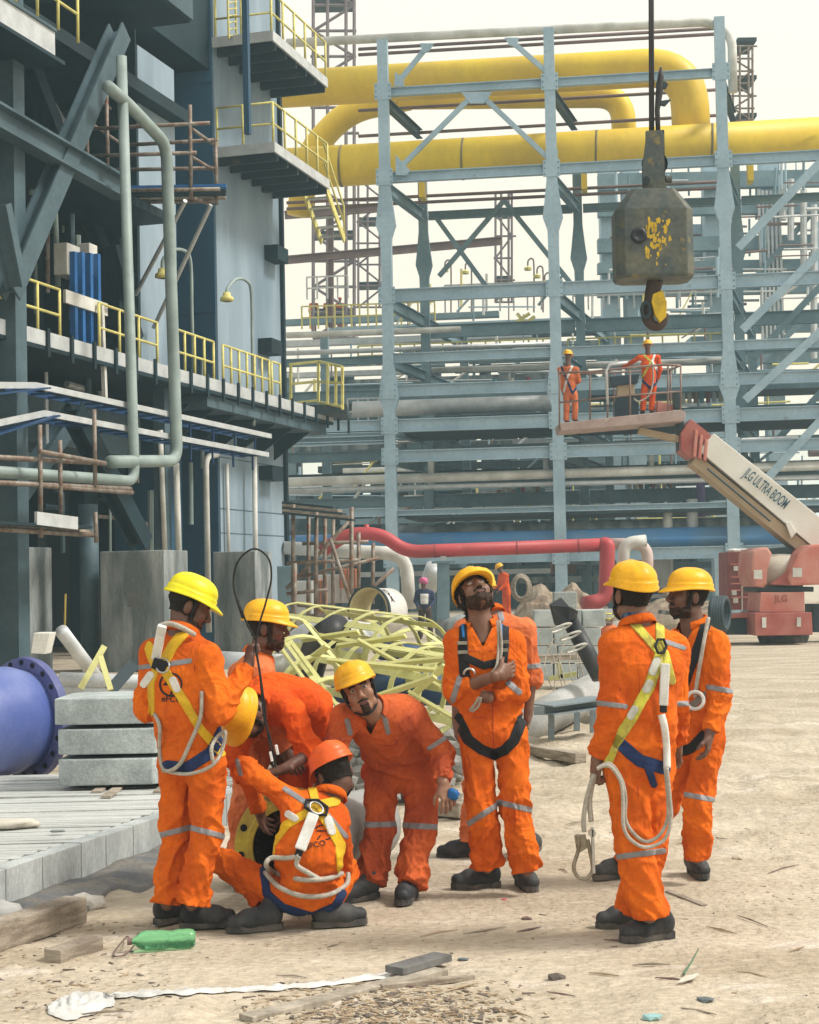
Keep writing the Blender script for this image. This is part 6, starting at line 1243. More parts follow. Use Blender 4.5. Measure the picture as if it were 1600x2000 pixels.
bt([(1093, 728, YF), (1153, 726, YF), (1231, 718, YF), (1296, 712, YF), (1330, 714, YF)], .028); bt([(1093, 786, YF), (1231, 772, YF), (1332, 764, YF)]); bt([(1110, 732, YB), (1310, 722, YB)]); bt([(1093, 730, YF), (1110, 732, YB)]); bt([(1330, 714, YF), (1310, 722, YB)])
bt([(1187, 790, YF-.1), (1184, 724, YF-.1), (1192, 712, YF-.1), (1226, 708, YF-.1)], .035, 'console_guard', GALV)
lb4([(1190, 735), (1250, 730), (1246, 748), (1194, 754)], YF+.2, .5, 'control_console', M('console_dark', (.02, .035, .055), .5)); lb4([(1200, 784), (1248, 780), (1248, 812), (1202, 815)], YF+.4, .4, 'welder_box', MATS['console_dark']); lb4([(1206, 750), (1240, 746), (1240, 770), (1206, 774)], YF+.3, .2, 'tool_bag', TAN); lb4([(1285, 782), (1318, 792), (1316, 804), (1284, 806)], YF+.3, .4, 'hose_reel', RL); lb4([(1316, 764), (1328, 764), (1330, 798), (1318, 798)], YF+.1, .3, 'cylinder', PDARK)
# red container behind the lift
rcn = thing('red_crate', 'tall dark red ribbed crate with pale straps behind the lift', 'container', tuple(P(1450, 1195, 41)))
MB().prism([P(x, y, 41) for x, y in ((1421, 1078), (1476, 1076), (1477, 1190), (1422, 1192))], (0, 1.2, 0)).to('body', M('crate_maroon', (.20, .055, .055), .6, col2=(.27, .10, .09), scale=3), rcn, bevel=.02)
for x in (1449, 1470): MB().bar(P(x, 1077, 40.97), P(x+1, 1191, 40.97), .03, .02, YX).to('strap', MATS['cream_cloth'], rcn)
for y in (1102, 1127, 1140, 1153, 1167): MB().bar(P(1428, y, 40.97), P(1472, y-1, 40.97), .02, .035).to('rib', RL, rcn)
for x, y in ((1438, 1110), (1434, 1158), (1437, 1173)): MB().box(P(x, y, 40.95), (.06, .02, .06)).to('label_plate', WPAINT, rcn)
ms = MB()
for k in range(5): ms.rock(P(1432+k*10, 1076, 41.4), .12, (1.2, 1, .4), k, 2)
t = thing('sand_bags', 'white sacks lying on top of the dark red crate', 'sacks', tuple(P(1450, 1078, 41.4)))
for k in range(5): MB().rock(P(1432+k*10, 1076, 41.4), .14, (1.2, 1, .45), k, 2).to('sack', WPAINT, t, True)
# ---------------------------------------------------------------- the workers
OG = 'workers in orange coveralls gathered on the sand'
def ft(hx, hy, tx, ty, pit=0): return (tuple(G(hx, hy)), tuple(G(tx, ty)), pit)
# standing worker, lemon helmet, back to the camera
a = person('worker in a lemon yellow helmet, back turned, holding up a thin wire loop', 7.85,
    dict(pel=(376, 1475), mid=(362, 1400), chest=(352, 1318), neck=(356, 1236, .01), head=(369, 1186, .03), shL=(301, 1276, .12), shR=(405, 1282, -.1), elL=(287, 1384, .12), wrL=(335, 1402, .33),
         elR=(432, 1388, -.14), wrR=(486, 1296, .0), hipL=(346, 1490, .06), hipR=(404, 1490, -.05), knL=(347, 1625, .10), knR=(404, 1630, -.03), anL=(327, 1766, .05), anR=(375, 1766, -.05)),
    105, -24, 0, 140, skin=SKIN, hel=HL, feet=[ft(306, 1806, 350, 1794), ft(352, 1812, 446, 1806)], hands={'R': dict(d=(.08, .35, 1), n=(.8, .5, 0), side=1, curl=1.15)}, seed=1.3, group=OG, collar=(30, OR), loose=1.03)
TL = ['torso']; AL = ['armL']; AR = ['armR']; LL = ['legL']; LR = ['legR']
tape(a, [(270, 1304), (314, 1299)], 9, TL+AL); tape(a, [(330, 1297), (371, 1291)], 10, TL)
tape(a, [(431, 1322), (441, 1378)], 9, AR); tape(a, [(296, 1636), (372, 1616)], 11, LL); tape(a, [(362, 1614), (452, 1638)], 11, LR)
strap(a, [(368, 1226), (338, 1262), (317, 1302)], 19, TL, YEL, 'harness_strap'); strap(a, [(290, 1262), (306, 1302)], 18, TL, YEL, 'harness_strap')
strap(a, [(318, 1302), (360, 1370), (392, 1425), (432, 1470)], 17, TL+LR, YEL, 'harness_strap'); strap(a, [(306, 1306), (296, 1335), (296, 1392)], 12, TL+AL, YEL, 'harness_strap')
strap(a, [(443, 1410), (412, 1470), (365, 1500), (328, 1496)], 22, TL+LR+LL, NAVY, 'leg_strap')
d1 = MB(); c_ = surf(a, 316, 1300, .02); d1.box(c_, (.045, .012, .026), (V((.9, 0, -.3)).normalized(), V((0, 1, 0)), V((.3, 0, .9)).normalized())); d1.to('ring_pad', BLK, a.th, bevel=.006)
d1 = MB(); d1.tube([surf(a, 318+13*math.cos(t), 1300-14*math.sin(t), .045) for t in np.linspace(0, 2*math.pi, 17)], .0045, 6, False); d1.to('ring', STEEL, a.th, True)
d1 = MB(); p0, p1 = surf(a, 304, 1288, .05), surf(a, 317, 1222, .07); d1.bar(p0, p1, .043, .026, V((0, -1, .1))); d1.to('shock_pack', WHT, a.th, bevel=.006)
strap(a, [(296, 1319), (283, 1336)], 14, TL+AL, WHT, 'strap_end', off=.009); strap(a, [(339, 1328), (347, 1346)], 13, TL, WHT, 'strap_end', off=.009)
rope(a, [(310, 1224, .05), (330, 1218, .05), (355, 1226, .05), (380, 1240, .03)], .013, ROPE)
rope(a, [(394, 1350, .02), (392, 1400, .03), (372, 1450, .035), (350, 1494, .03), (322, 1505, .02), (312, 1470, .02), (312, 1420, .02), (302, 1395, .02)], .010, ROPE)
rope(a, [(318, 1505, .03), (365, 1512, .04), (410, 1498, .05), (432, 1470, .05), (440, 1430, .04), (424, 1440, .04), (413, 1462, .05), (418, 1495, .05)], .009, ROPE)
decal(a, 'eFCO', 336, 1366, 17, PRINT, rot=.05)
for pl, w in (([(334+21*math.cos(t), 1337-22*math.sin(t)) for t in np.linspace(0, 6.3, 18)], 3.6), ([(321, 1337), (339, 1336)], 4), ([(327, 1320), (325, 1336)], 3.5), ([(340, 1338), (334, 1358)], 4)):
    strap(a, pl, w, TL, PRINT, 'back_print', off=.0035)
strap(a, [(412, 1545), (440, 1560), (442, 1542)], 3, LR, OR2, 'pocket_flap'); 
wl = thing('wire_loop', 'thin black wire loop held up in the hand of the worker in the lemon helmet', 'wire', tuple(P(497, 1262, 7.8)))
q = [(499, 1250), (470, 1190), (456, 1140), (466, 1095), (496, 1072), (524, 1090), (530, 1130), (519, 1178), (508, 1215), (500, 1262), (508, 1320), (516, 1400), (530, 1450), (538, 1498)]
MB().tube(spline([P(x, y, 7.82) for x, y in q], 8), .0048, 7).to('cable', M('black_cable', (.012, .012, .013), .6, fine=.1), wl, True)
MB().tube(spline([P(x, y, 7.84) for x, y in [(499, 1258), (512, 1340), (524, 1440), (534, 1500)]], 8), .0042, 7).to('cable', MATS['black_cable'], wl, True)
MB().tube([P(464, 1172, 7.81), P(476, 1208, 7.81)], .009, 8).to('sleeve', MATS['black_cable'], wl, True)
for x, y in ((532, 1478), (543, 1465)): MB().bar(P(x-4, y-10, 7.80), P(x, y+9, 7.80), .022, .012).to('connector', WHT, wl, bevel=.003)
SM = M('seam_dark_orange', (.40, .05, .02), .9)  # darker orange for seam lines on the coveralls
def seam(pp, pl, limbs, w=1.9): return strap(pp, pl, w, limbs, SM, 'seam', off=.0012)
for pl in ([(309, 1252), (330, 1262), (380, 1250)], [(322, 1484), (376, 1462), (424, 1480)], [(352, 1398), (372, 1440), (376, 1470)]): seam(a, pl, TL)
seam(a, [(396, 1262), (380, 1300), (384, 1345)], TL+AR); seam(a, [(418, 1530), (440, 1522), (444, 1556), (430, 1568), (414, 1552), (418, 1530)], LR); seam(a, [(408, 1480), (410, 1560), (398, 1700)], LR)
# profile worker behind
b = person('worker in yellow helmet seen in right profile behind the wire loop', 8.9,
    dict(pel=(488, 1470, .1), chest=(496, 1342), neck=(506, 1282), head=(522, 1228, -.02), shL=(470, 1316, .17), shR=(510, 1316, -.17), elL=(472, 1410, .1), wrL=(525, 1460, .1), elR=(520, 1410, -.2), wrR=(560, 1470, -.2),
         hipL=(484, 1480, .19), hipR=(492, 1480, .01), knL=(486, 1600, .15), knR=(478, 1600, .0), anL=(462, 1700, .15), anR=(466, 1700, .0)),
    92, -4, 0, 100, skin=SKIN, hel=HY, hel_tilt=-3, feet=[ft(455, 1728, 520, 1728), ft(458, 1738, 525, 1738)], seed=4.2, group=OG, cl=OR4)
emblem(b, [([(501, 1188), (512, 1188), (512, 1194), (501, 1194), (501, 1188)], 1.8), ([(514, 1191), (519, 1189)], 2)])
# worker bent over, back up
c = person('worker bent double with his yellow helmet hanging down toward the pipe flange', 8.45,
    dict(pel=(606, 1432, .60), mid=(588, 1376, .42), chest=(548, 1366, .20), neck=(508, 1382, .02), head=(478, 1398, -.10), shL=(484, 1368, .24), shR=(570, 1394, -.06), elL=(456, 1478, .06), wrL=(518, 1578, -.02), elR=(606, 1472, -.14), wrR=(556, 1502, -.26),
         hipL=(580, 1450, .68), hipR=(636, 1455, .52), knL=(575, 1590, .52), knR=(640, 1590, .42), anL=(560, 1690, .65), anR=(630, 1700, .5)),
    -42, -72, 8, -40, skin=SKIN, cl=OR2, hel=HY, hel_tilt=4, feet=[ft(570, 1722, 530, 1732), ft(640, 1730, 610, 1742)], hands={'R': dict(curl=.9, bare=.2, d=(-1, .1, -.25), n=(0, .3, -1), side=-1), 'L': dict(curl=.7, bare=.2, d=(.7, .3, -.6), n=(0, 0, -1), side=1)}, cuffs=(.42, .22), seed=7.1, group=OG, girth=1.1, loose=1.02, collar=(60, OR2))
emblem(c, [([(462, 1411), (478, 1406)], 2.6), ([(464, 1405), (472, 1403), (476, 1408)], 1.6)])
tape(c, [(533, 1340), (540, 1365)], 9, TL)
# squatting worker, orange helmet
d = person('worker squatting in an orange helmet with yellow and white harness on his back', 7.85,
    dict(pel=(598, 1742, .0), mid=(600, 1672, -.03), chest=(614, 1608, .02), neck=(642, 1558, .10), head=(654, 1512, .14), shL=(572, 1568, .05), shR=(656, 1598, .10), elL=(478, 1500, .10), wrL=(508, 1588, .36), elR=(674, 1690, .24), wrR=(640, 1700, .46),
         hipL=(552, 1744, .06), hipR=(640, 1750, .06), knL=(434, 1684, .28), knR=(676, 1700, .40), anL=(540, 1775, .08), anR=(632, 1775, .15)),
    200, -22, 16, 188, skin=SKIN, cl=OR, hel=HO, hel_tilt=-4, feet=[ft(552, 1812, 464, 1818), ft(610, 1810, 662, 1806)], seed=9.4, group=OG, girth=.84, loose=1.0, hem=(.80, .9), collar=(40, OR))
tape(d, [(557, 1541), (606, 1574)], 10, TL+AL); tape(d, [(640, 1592), (676, 1634)], 9, TL+AR); tape(d, [(463, 1486), (470, 1512)], 9, AL)
strap(d, [(608, 1532), (617, 1572)], 16, TL, YEL, 'harness_strap'); strap(d, [(655, 1566), (618, 1574)], 17, TL, YEL, 'harness_strap')
strap(d, [(612, 1580), (560, 1612), (530, 1650), (527, 1690)], 16, TL, YEL, 'harness_strap'); strap(d, [(622, 1584), (640, 1606), (664, 1650), (668, 1700)], 19, TL+AR, YEL, 'harness_strap')
d1 = MB(); d1.tube([surf(d, 618+24*math.cos(t+.4), 1577-15*math.sin(t+.4)-7*math.cos(t+.4)*-1, .02) for t in np.linspace(0, 2*math.pi, 7)], .008, 6, False); d1.to('ring_pad', BLK, d.th)
d1 = MB(); d1.tube([surf(d, 618+13*math.cos(t), 1578-11*math.sin(t)+4*math.cos(t), .04) for t in np.linspace(0, 2*math.pi, 17)], .005, 6, False); d1.to('ring', STEEL, d.th, True)
d1 = MB(); d1.bar(surf(d, 613, 1590, .045), surf(d, 586, 1660, .05), .054, .03, V((0, -1, .1))); d1.to('shock_pack', WHT, d.th, bevel=.007)
d1 = MB(); d1.bar(surf(d, 586, 1660, .045), surf(d, 582, 1672, .04), .034, .026, V((0, -1, .1))); d1.to('pack_end', BLK, d.th, bevel=.004)
strap(d, [(640, 1602), (647, 1624)], 15, TL, WHT, 'strap_end', off=.010); strap(d, [(565, 1591), (577, 1599)], 13, TL, WHT, 'strap_end', off=.010)
strap(d, [(515, 1700), (522, 1745), (552, 1772), (610, 1790), (655, 1770), (668, 1745)], 15, TL+LL+LR, NAVY, 'leg_strap')
rope(d, [(584, 1672, .05), (560, 1676, .03), (530, 1676, .03), (520, 1690, .03), (540, 1706, .035), (590, 1718, .045), (640, 1716, .045), (668, 1706, .04)], .012, ROPE)
rope(d, [(584, 1672, .05), (580, 1690, .05), (602, 1705, .05), (625, 1718, .05)], .012, ROPE); rope(d, [(518, 1704, .03), (545, 1732, .04), (590, 1750, .05), (640, 1748, .05), (676, 1728, .04), (680, 1706, .04)], .012, ROPE)
for pl, w in (([(632+18*math.cos(t), 1626-15*math.sin(t)) for t in np.linspace(0, 6.3, 18)], 3), ([(618, 1622), (642, 1624)], 3), ([(632, 1624), (620, 1640)], 3)): strap(d, pl, w, TL, PRINT, 'back_print', off=.003)
decal(d, 'eFCO', 617, 1650, 16, PRINT, rot=-.2)
for pl in ([(566, 1700), (610, 1712), (660, 1704)], [(575, 1552), (606, 1600)]): seam(d, pl, TL)
# bent worker looking into the camera
e = person('worker stooping with hands low, moustached face under yellow helmet toward the camera', 8.5,
    dict(pel=(788, 1500, .34), mid=(772, 1452, .24), chest=(752, 1408, .08), neck=(728, 1388, -.06), head=(701, 1350, -.16), shL=(672, 1404, -.04), shR=(808, 1400, .10), elL=(648, 1478, -.12), wrL=(622, 1530, -.34), elR=(864, 1474, .08), wrR=(866, 1530, -.06),
         hipL=(742, 1512, .36), hipR=(822, 1512, .34), knL=(742, 1622, .18), knR=(822, 1626, .16), anL=(722, 1728, .10), anR=(800, 1730, .02)),
    4, 3, -20, -5, skin=SKINL, cl=OR3, hel=HY, hel_tilt=7, feet=[ft(738, 1750, 668, 1762), ft(808, 1748, 786, 1764)], hands={'R': dict(d=(.30, -.25, -1), n=(-.5, .9, 0), side=-1, curl=.35, spread=.3), 'L': dict(curl=.6)}, seed=11.7, group=OG, beard=False, moust=True, eyes=True, loose=1.05, girth=1.04, collar=(38, OR3),
    cut=[(700, 1396), (745, 1390), (732, 1420), (724, 1436)], under=None)
tape(e, [(838, 1462), (884, 1432)], 9, AR); tape(e, [(694, 1612), (775, 1610)], 11, LL); tape(e, [(786, 1612), (858, 1616)], 11, LR)
strap(e, [(745, 1374), (758, 1430)], 10, TL, TAPE, 'reflective_tape', off=.003); strap(e, [(678, 1408), (684, 1432)], 10, TL+AL, TAPE, 'reflective_tape', off=.003)
strap(e, [(742, 1440), (772, 1436), (778, 1446), (770, 1456), (752, 1456), (742, 1440)], 1.6, TL, M('seam_dark_orange', (.40, .05, .02), .9), 'pocket_seam', off=.002)
# worker looking up
f = person('bearded worker looking straight up with folded arms and black harness over his coverall', 8.6,
    dict(pel=(962, 1425), mid=(952, 1365), chest=(946, 1292), neck=(940, 1222, .01), head=(928, 1163, .02), shL=(893, 1254, .02), shR=(1002, 1256, .0), elL=(891, 1348, -.05), wrL=(975, 1318, -.20), elR=(1012, 1350, -.05), wrR=(948, 1362, -.13),
         hipL=(930, 1436), hipR=(998, 1436), knL=(940, 1580, -.04), knR=(1006, 1582, -.04), anL=(952, 1694, .0), anR=(1030, 1700, -.03)),
    8, 46, -10, 2, skin=SKINM, cl=OR, hel=HY, hel_tilt=-2, feet=[ft(978, 1730, 898, 1734), ft(1014, 1724, 1062, 1754)], hands={'L': dict(bare=.2, curl=.25, spread=.02, d=(.85, .75, .25), n=(-.6, .8, 0), side=1), 'R': dict(bare=.05, curl=.4, spread=.02, d=(-.8, .75, .1), n=(.6, .8, 0), side=-1)}, cuffs=(.40, .80), seed=13.2, group=OG, beard=.0025, eyes=(0, .62, .78), chin=False, curly=.012, loose=1.02, girth=1.0, collar=(42, OR),
    cut=[(918, 1216), (966, 1216), (944, 1264)])
strap(f, [(901, 1205), (904, 1260), (909, 1330)], 20, TL, BLK, 'harness_strap'); strap(f, [(984, 1205), (984, 1260), (978, 1320)], 20, TL, BLK, 'harness_strap')
strap(f, [(904, 1215), (906, 1244)], 5, TL, M('blue_webbing', (.02, .16, .42), .7), 'strap_stripe', off=.010); strap(f, [(978, 1212), (978, 1244)], 5, TL, MATS['blue_webbing'], 'strap_stripe', off=.010)
strap(f, [(909, 1284), (945, 1300), (978, 1292)], 14, TL, BLK, 'chest_strap', off=.012); 
for x, y in ((903, 1256), (985, 1254), (904, 1274), (983, 1270)):
    mb = MB(); mb.box(surf(f, x, y, .022), (.027, .006, .009)); mb.to('buckle', M('buckle_metal', (.30, .28, .24), .4, .8, fine=.15), f.th, bevel=.003)
strap(f, [(894, 1402), (915, 1444), (940, 1464), (966, 1474)], 20, TL+LL+LR, BLK, 'leg_strap'); strap(f, [(1020, 1405), (1004, 1446), (985, 1466), (964, 1474)], 20, TL+LL+LR, BLK, 'leg_strap')
tape(f, [(898, 1620), (978, 1568)], 11, LL); tape(f, [(974, 1567), (1052, 1586)], 11, LR); tape(f, [(884, 1368), (898, 1324)], 11, AL); tape(f, [(980, 1322), (1014, 1352)], 12, AR)
rope(f, [(972, 1212, .03), (974, 1260, .035), (970, 1300, .035), (958, 1316, .03)], .007, ROPE); rope(f, [(976, 1212, .03), (980, 1270, .035), (970, 1318, .035)], .007, ROPE)
d1 = MB(); d1.tube([surf(f, 917+11*math.cos(t), 1318-12*math.sin(t), .04) for t in np.linspace(0, math.pi, 10)], .007, 6); d1.to('hook', STEEL, f.th, True)
strap(f, [(944, 1262), (943, 1300)], 2, TL, MATS['seam_dark_orange'], 'placket_seam', off=.002); strap(f, [(962, 1372), (964, 1462)], 2.2, TL, MATS['seam_dark_orange'], 'placket_seam', off=.002)
rope(f, [(936, 1362, .05), (926, 1378, .04), (918, 1388, .04)], .008, ROPE); rope(f, [(940, 1362, .05), (934, 1380, .04), (922, 1390, .04)], .007, ROPE)
emblem(f, [([(898, 1112), (907, 1110)], 2.4), ([(899, 1107), (905, 1105), (908, 1108)], 1.4)])
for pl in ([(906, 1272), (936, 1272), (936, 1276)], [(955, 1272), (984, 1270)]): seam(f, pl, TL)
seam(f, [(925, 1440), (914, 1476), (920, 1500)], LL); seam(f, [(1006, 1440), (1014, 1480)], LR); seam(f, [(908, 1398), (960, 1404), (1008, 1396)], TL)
# worker hidden behind him
g = person('worker in faded orange standing hidden behind the man who looks up, bare forearms hanging', 9.7,
    dict(pel=(966, 1415), mid=(966, 1340), chest=(967, 1262), neck=(958, 1200, .02), head=(934, 1160, .06), shL=(907, 1230), shR=(1023, 1230), elL=(893, 1325), wrL=(892, 1412), elR=(1038, 1326), wrR=(1032, 1396),
         hipL=(935, 1425), hipR=(998, 1425), knL=(930, 1540), knR=(1005, 1540), anL=(925, 1644), anR=(1020, 1642)),
    182, -5, 0, 180, skin=SKINM, cl=OR4, hel=HY, feet=[ft(940, 1672, 900, 1674), ft(1030, 1668, 1052, 1652)], cuffs=(.12, .12), hands={'L': dict(bare=.26, curl=.6, n=(1, 0, 0), side=-1), 'R': dict(bare=.26, curl=.6, n=(-1, 0, 0), side=1)}, seed=15.5, group=OG, girth=1.0)
tape(g, [(1020, 1304), (1055, 1300)], 10, AR); tape(g, [(974, 1186), (980, 1210)], 11, TL)
# right front worker, back to the camera
hh = person('worker at right, back to the camera, lime harness and rope lanyard in hand', 7.45,
    dict(pel=(1244, 1492), mid=(1250, 1400), chest=(1258, 1305), neck=(1244, 1222, .0), head=(1234, 1162, .02), shL=(1200, 1262, -.06), shR=(1314, 1266, .09), elL=(1199, 1380, -.08), wrL=(1166, 1486, -.04), elR=(1320, 1375, .16), wrR=(1322, 1455, .26),
         hipL=(1218, 1500, -.03), hipR=(1272, 1502, .05), knL=(1240, 1650, -.03), knR=(1266, 1640, .08), anL=(1268, 1790, -.02), anR=(1238, 1780, .14)),
    204, 8, 0, 196, skin=SKINM, cl=OR, hel=HY, hel_tilt=0, feet=[ft(1316, 1828, 1212, 1838), ft(1272, 1806, 1204, 1810)], hands={'L': dict(d=(-.10, 0, -1), n=(.9, .4, 0), side=-1, curl=1.1), 'R': dict(curl=.6)}, seed=17.3, group=OG, loose=1.07, girth=1.05, collar=(30, OR), hemr=.094)
strap(hh, [(1228, 1206), (1286, 1272)], 15, TL, LIM, 'harness_strap'); strap(hh, [(1288, 1216), (1290, 1272)], 16, TL, LIM, 'harness_strap')
strap(hh, [(1290, 1278), (1268, 1340), (1236, 1400), (1200, 1455), (1186, 1490)], 21, TL+LL, LIM, 'harness_strap'); strap(hh, [(1298, 1276), (1312, 1330)], 14, TL, LIM, 'harness_strap')
for pl in ([(1274, 1312), (1282, 1292)], [(1262, 1346), (1268, 1334)], [(1232, 1398), (1240, 1386)]): strap(hh, pl, 15, TL, M('pale_reflective', (.5, .5, .45), .5), 'strap_patch', off=.009)
tape(hh, [(1224, 1268), (1240, 1248), (1276, 1244)], 10, TL); tape(hh, [(1302, 1254), (1336, 1266)], 9, TL+AR)
tape(hh, [(1160, 1372), (1222, 1380)], 10, AL); tape(hh, [(1300, 1376), (1345, 1374)], 10, AR); tape(hh, [(1190, 1676), (1296, 1662)], 11, LL+LR)
strap(hh, [(1204, 1446), (1250, 1486), (1296, 1500)], 24, TL+LL+LR, NAVY, 'leg_strap'); strap(hh, [(1262, 1492), (1276, 1530)], 13, TL+LL+LR, NAVY, 'leg_strap', off=.009)
d1 = MB(); d1.tube([surf(hh, 1291+11*math.cos(t), 1262-15*math.sin(t), .03) for t in np.linspace(0, 2*math.pi, 7)], .007, 6, False); d1.to('ring_pad', BLK, hh.th)
d1 = MB(); d1.bar(surf(hh, 1300, 1296, .035), surf(hh, 1296, 1378, .04), .040, .024, V((0, -1, .1))); d1.to('shock_pack', WHT, hh.th, bevel=.006)
d1 = MB(); d1.bar(surf(hh, 1296, 1378, .035), surf(hh, 1296, 1392, .035), .03, .02, V((0, -1, .1))); d1.to('pack_end', BLK, hh.th, bevel=.004)
sl_ = MB(); sl_.tube(spline([surf(hh, x, y, .04) for x, y in ((1292, 1396), (1298, 1420), (1302, 1460), (1303, 1500))], 6), .017, 8); sl_.to('lanyard_sleeve', WHT, hh.th, True)
y0 = 7.28; lpts = [(1303, 1500), (1309, 1560), (1311, 1600), (1298, 1640), (1262, 1655), (1232, 1640), (1218, 1612), (1217, 1560), (1212, 1525), (1190, 1496), (1166, 1502)]
MB().tube(spline([P(x, y, y0) for x, y in lpts], 8), .0085, 7).to('lanyard', ROPE, hh.th, True)
lp2 = [(1300, 1500), (1305, 1560), (1304, 1600), (1288, 1632), (1262, 1644), (1238, 1628), (1222, 1600), (1222, 1558), (1214, 1522), (1192, 1492), (1168, 1500)]
MB().tube(spline([P(x, y, y0+.02) for x, y in lp2], 8), .0085, 7).to('lanyard', ROPE, hh.th, True)
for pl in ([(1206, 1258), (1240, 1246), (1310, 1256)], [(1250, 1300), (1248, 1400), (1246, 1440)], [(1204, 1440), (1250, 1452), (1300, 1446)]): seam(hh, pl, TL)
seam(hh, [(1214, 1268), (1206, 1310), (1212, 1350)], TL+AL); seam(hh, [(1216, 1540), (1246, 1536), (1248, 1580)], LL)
lk = thing('scaffold_hook', 'steel scaffold hook on a grey rope hanging from the right front worker\'s fist', 'hook', tuple(P(1150, 1560, 7.35)))
MB().tube(spline([P(x, y, 7.36) for x, y in ((1160, 1512), (1146, 1560), (1140, 1600), (1141, 1625))], 6), .011, 7).to('rope_tail', ROPE, lk, True)
MB().tube(spline([P(x, y, 7.37) for x, y in ((1162, 1512), (1152, 1560), (1155, 1605))], 6), .012, 7).to('rope_tail', ROPE, lk, True)
MB().tube(spline([P(x, y, 7.35) for x, y in ((1130, 1630), (1130, 1660), (1121, 1692), (1128, 1712), (1146, 1716), (1158, 1698), (1152, 1660), (1148, 1640))], 6), .009, 7).to('hook_body', M('worn_steel', (.30, .26, .20), .4, .8, rust=(.12, .07, .04), fine=.2), lk, True)
MB().prism([P(1122, 1632, 7.35), P(1144, 1630, 7.35), (P(1150, 1655, 7.35)), P(1128, 1668, 7.35)], V((0, .014, 0))).to('hook_plate', MATS['worn_steel'], lk)
MB().bar(P(1157, 1616, 7.34), P(1160, 1706, 7.34), .02, .014).to('gate', STEEL, lk, bevel=.004); MB().lathe(P(1157, 1628, 7.33), (0, 1, 0), [(.001, 0), (.017, 0), (.017, .02), (.001, .02)], 14).to('pivot', STEEL, lk)
a1 = [(1166, 1340), (1180, 1352)]
emblem(hh, [([(1196, 1118), (1202, 1121)], 3), ([(1197, 1113), (1202, 1115)], 1.5), ([(1222, 1098), (1232, 1103)], 2.2)])
piece_ = None
nb_ = MB(); cN = hh.W['neck']; 
ncv = []
for j in range(25):
    t = 2*math.pi*j/24
    for r_, z_ in ((.064, -.01), (.072, .02), (.070, .045), (.060, .05)): ncv.append(cN+np.array((math.cos(t)*r_, math.sin(t)*r_, z_+.012)))
meshob('neck_scarf', ncv, [(j*4+i, (j+1)*4+i, (j+1)*4+i+1, j*4+i+1) for j in range(24) for i in range(3)], M('navy_scarf', (.02, .035, .085), .9, col2=(.10, .17, .22), scale=40), hh.th, True)
# right back worker in profile
i_ = person('bearded worker at far right facing left, black harness and a pale ring at his waist', 8.85,
    dict(pel=(1364, 1436), mid=(1368, 1365), chest=(1366, 1290), neck=(1354, 1222, .0), head=(1344, 1166, .0), shL=(1325, 1252, .14), shR=(1400, 1256, -.12), elL=(1322, 1350, .10), wrL=(1318, 1420, .0), elR=(1408, 1356, -.17), wrR=(1386, 1434, -.24),
         hipL=(1345, 1448, .09), hipR=(1384, 1448, -.06), knL=(1300, 1570, .10), knR=(1364, 1572, -.10), anL=(1222, 1690, .16), anR=(1362, 1676, -.06)),
    -78, 6, 0, -48, skin=SKIN, cl=OR, hel=HY, hel_tilt=-4, feet=[ft(1240, 1708, 1187, 1714), ft(1350, 1700, 1384, 1722)], hands={'R': dict(d=(-.15, -.1, -1), n=(-.9, .3, 0), side=-1, curl=.45), 'L': dict(curl=.5)}, seed=19.9, group=OG, beard=.0025, collar=(40, OR), loose=.96,
    cut=[(1322, 1216), (1362, 1210), (1350, 1236), (1336, 1262)])
strap(i_, [(1384, 1206), (1366, 1260), (1346, 1310), (1338, 1335)], 19, TL, BLK, 'harness_strap'); strap(i_, [(1312, 1212), (1304, 1228)], 14, TL, BLK, 'harness_strap')
d1 = MB(); d1.tube(spline([surf(i_, x, y, .03) for x, y in ((1384, 1206), (1372, 1270), (1362, 1330), (1358, 1362))], 6), .011, 7); d1.to('grey_lanyard', ROPE, i_.th, True)
d1 = MB(); d1.tube([surf(i_, 1358+17*math.cos(t), 1368-17*math.sin(t), .05) for t in np.linspace(0, 2*math.pi, 17)], .010, 7, False); d1.to('ring', WHT, i_.th, True)
strap(i_, [(1386, 1320), (1388, 1350), (1340, 1388)], 13, TL, M('grey_webbing', (.25, .23, .21), .8), 'waist_strap'); strap(i_, [(1374, 1436), (1350, 1462), (1326, 1468)], 19, TL+LL+LR, BLK, 'leg_strap')
tape(i_, [(1384, 1342), (1428, 1350)], 10, AR); tape(i_, [(1330, 1550), (1392, 1562)], 10, LR)
emblem(i_, [([(1351, 1124), (1360, 1126), (1363, 1134), (1353, 1132), (1351, 1124)], 1.6), ([(1353, 1128), (1364, 1131)], 1.6), ([(1362, 1104), (1366, 1108)], 2)])
emblem(e, [([(664, 1306), (668, 1304)], 1)])
# ---------------------------------------------------------------- workers further off
BG = 'workers in the background'
j = person('worker at the left end of the lift basket, back turned, in dusty orange', 38.0,
    dict(pel=(1114, 768), chest=(1110, 736), neck=(1109, 712), head=(1110, 696), shL=(1094, 722, .08), shR=(1126, 722, -.08), elL=(1096, 746, .05), wrL=(1100, 766, .2), elR=(1131, 744, -.05), wrR=(1120, 752, .22), hipL=(1107, 772), hipR=(1122, 772), knL=(1107, 798), knR=(1124, 797), anL=(1106, 822), anR=(1122, 820)),
    150, -5, 0, 150, cl=OR4, h=.020, seed=2, feet=[((P(1106, 829, 38)), (P(1112, 829, 38.2))), ((P(1122, 827, 38)), (P(1130, 827, 38.2)))], group=BG, hands={'L': {}, 'R': {}})
strap(j, [(1096, 714), (1106, 738), (1118, 768), (1128, 755)], 4, TL, NAVY, 'harness_strap'); strap(j, [(1118, 714), (1108, 738), (1100, 770)], 4, TL, WHT, 'harness_strap')
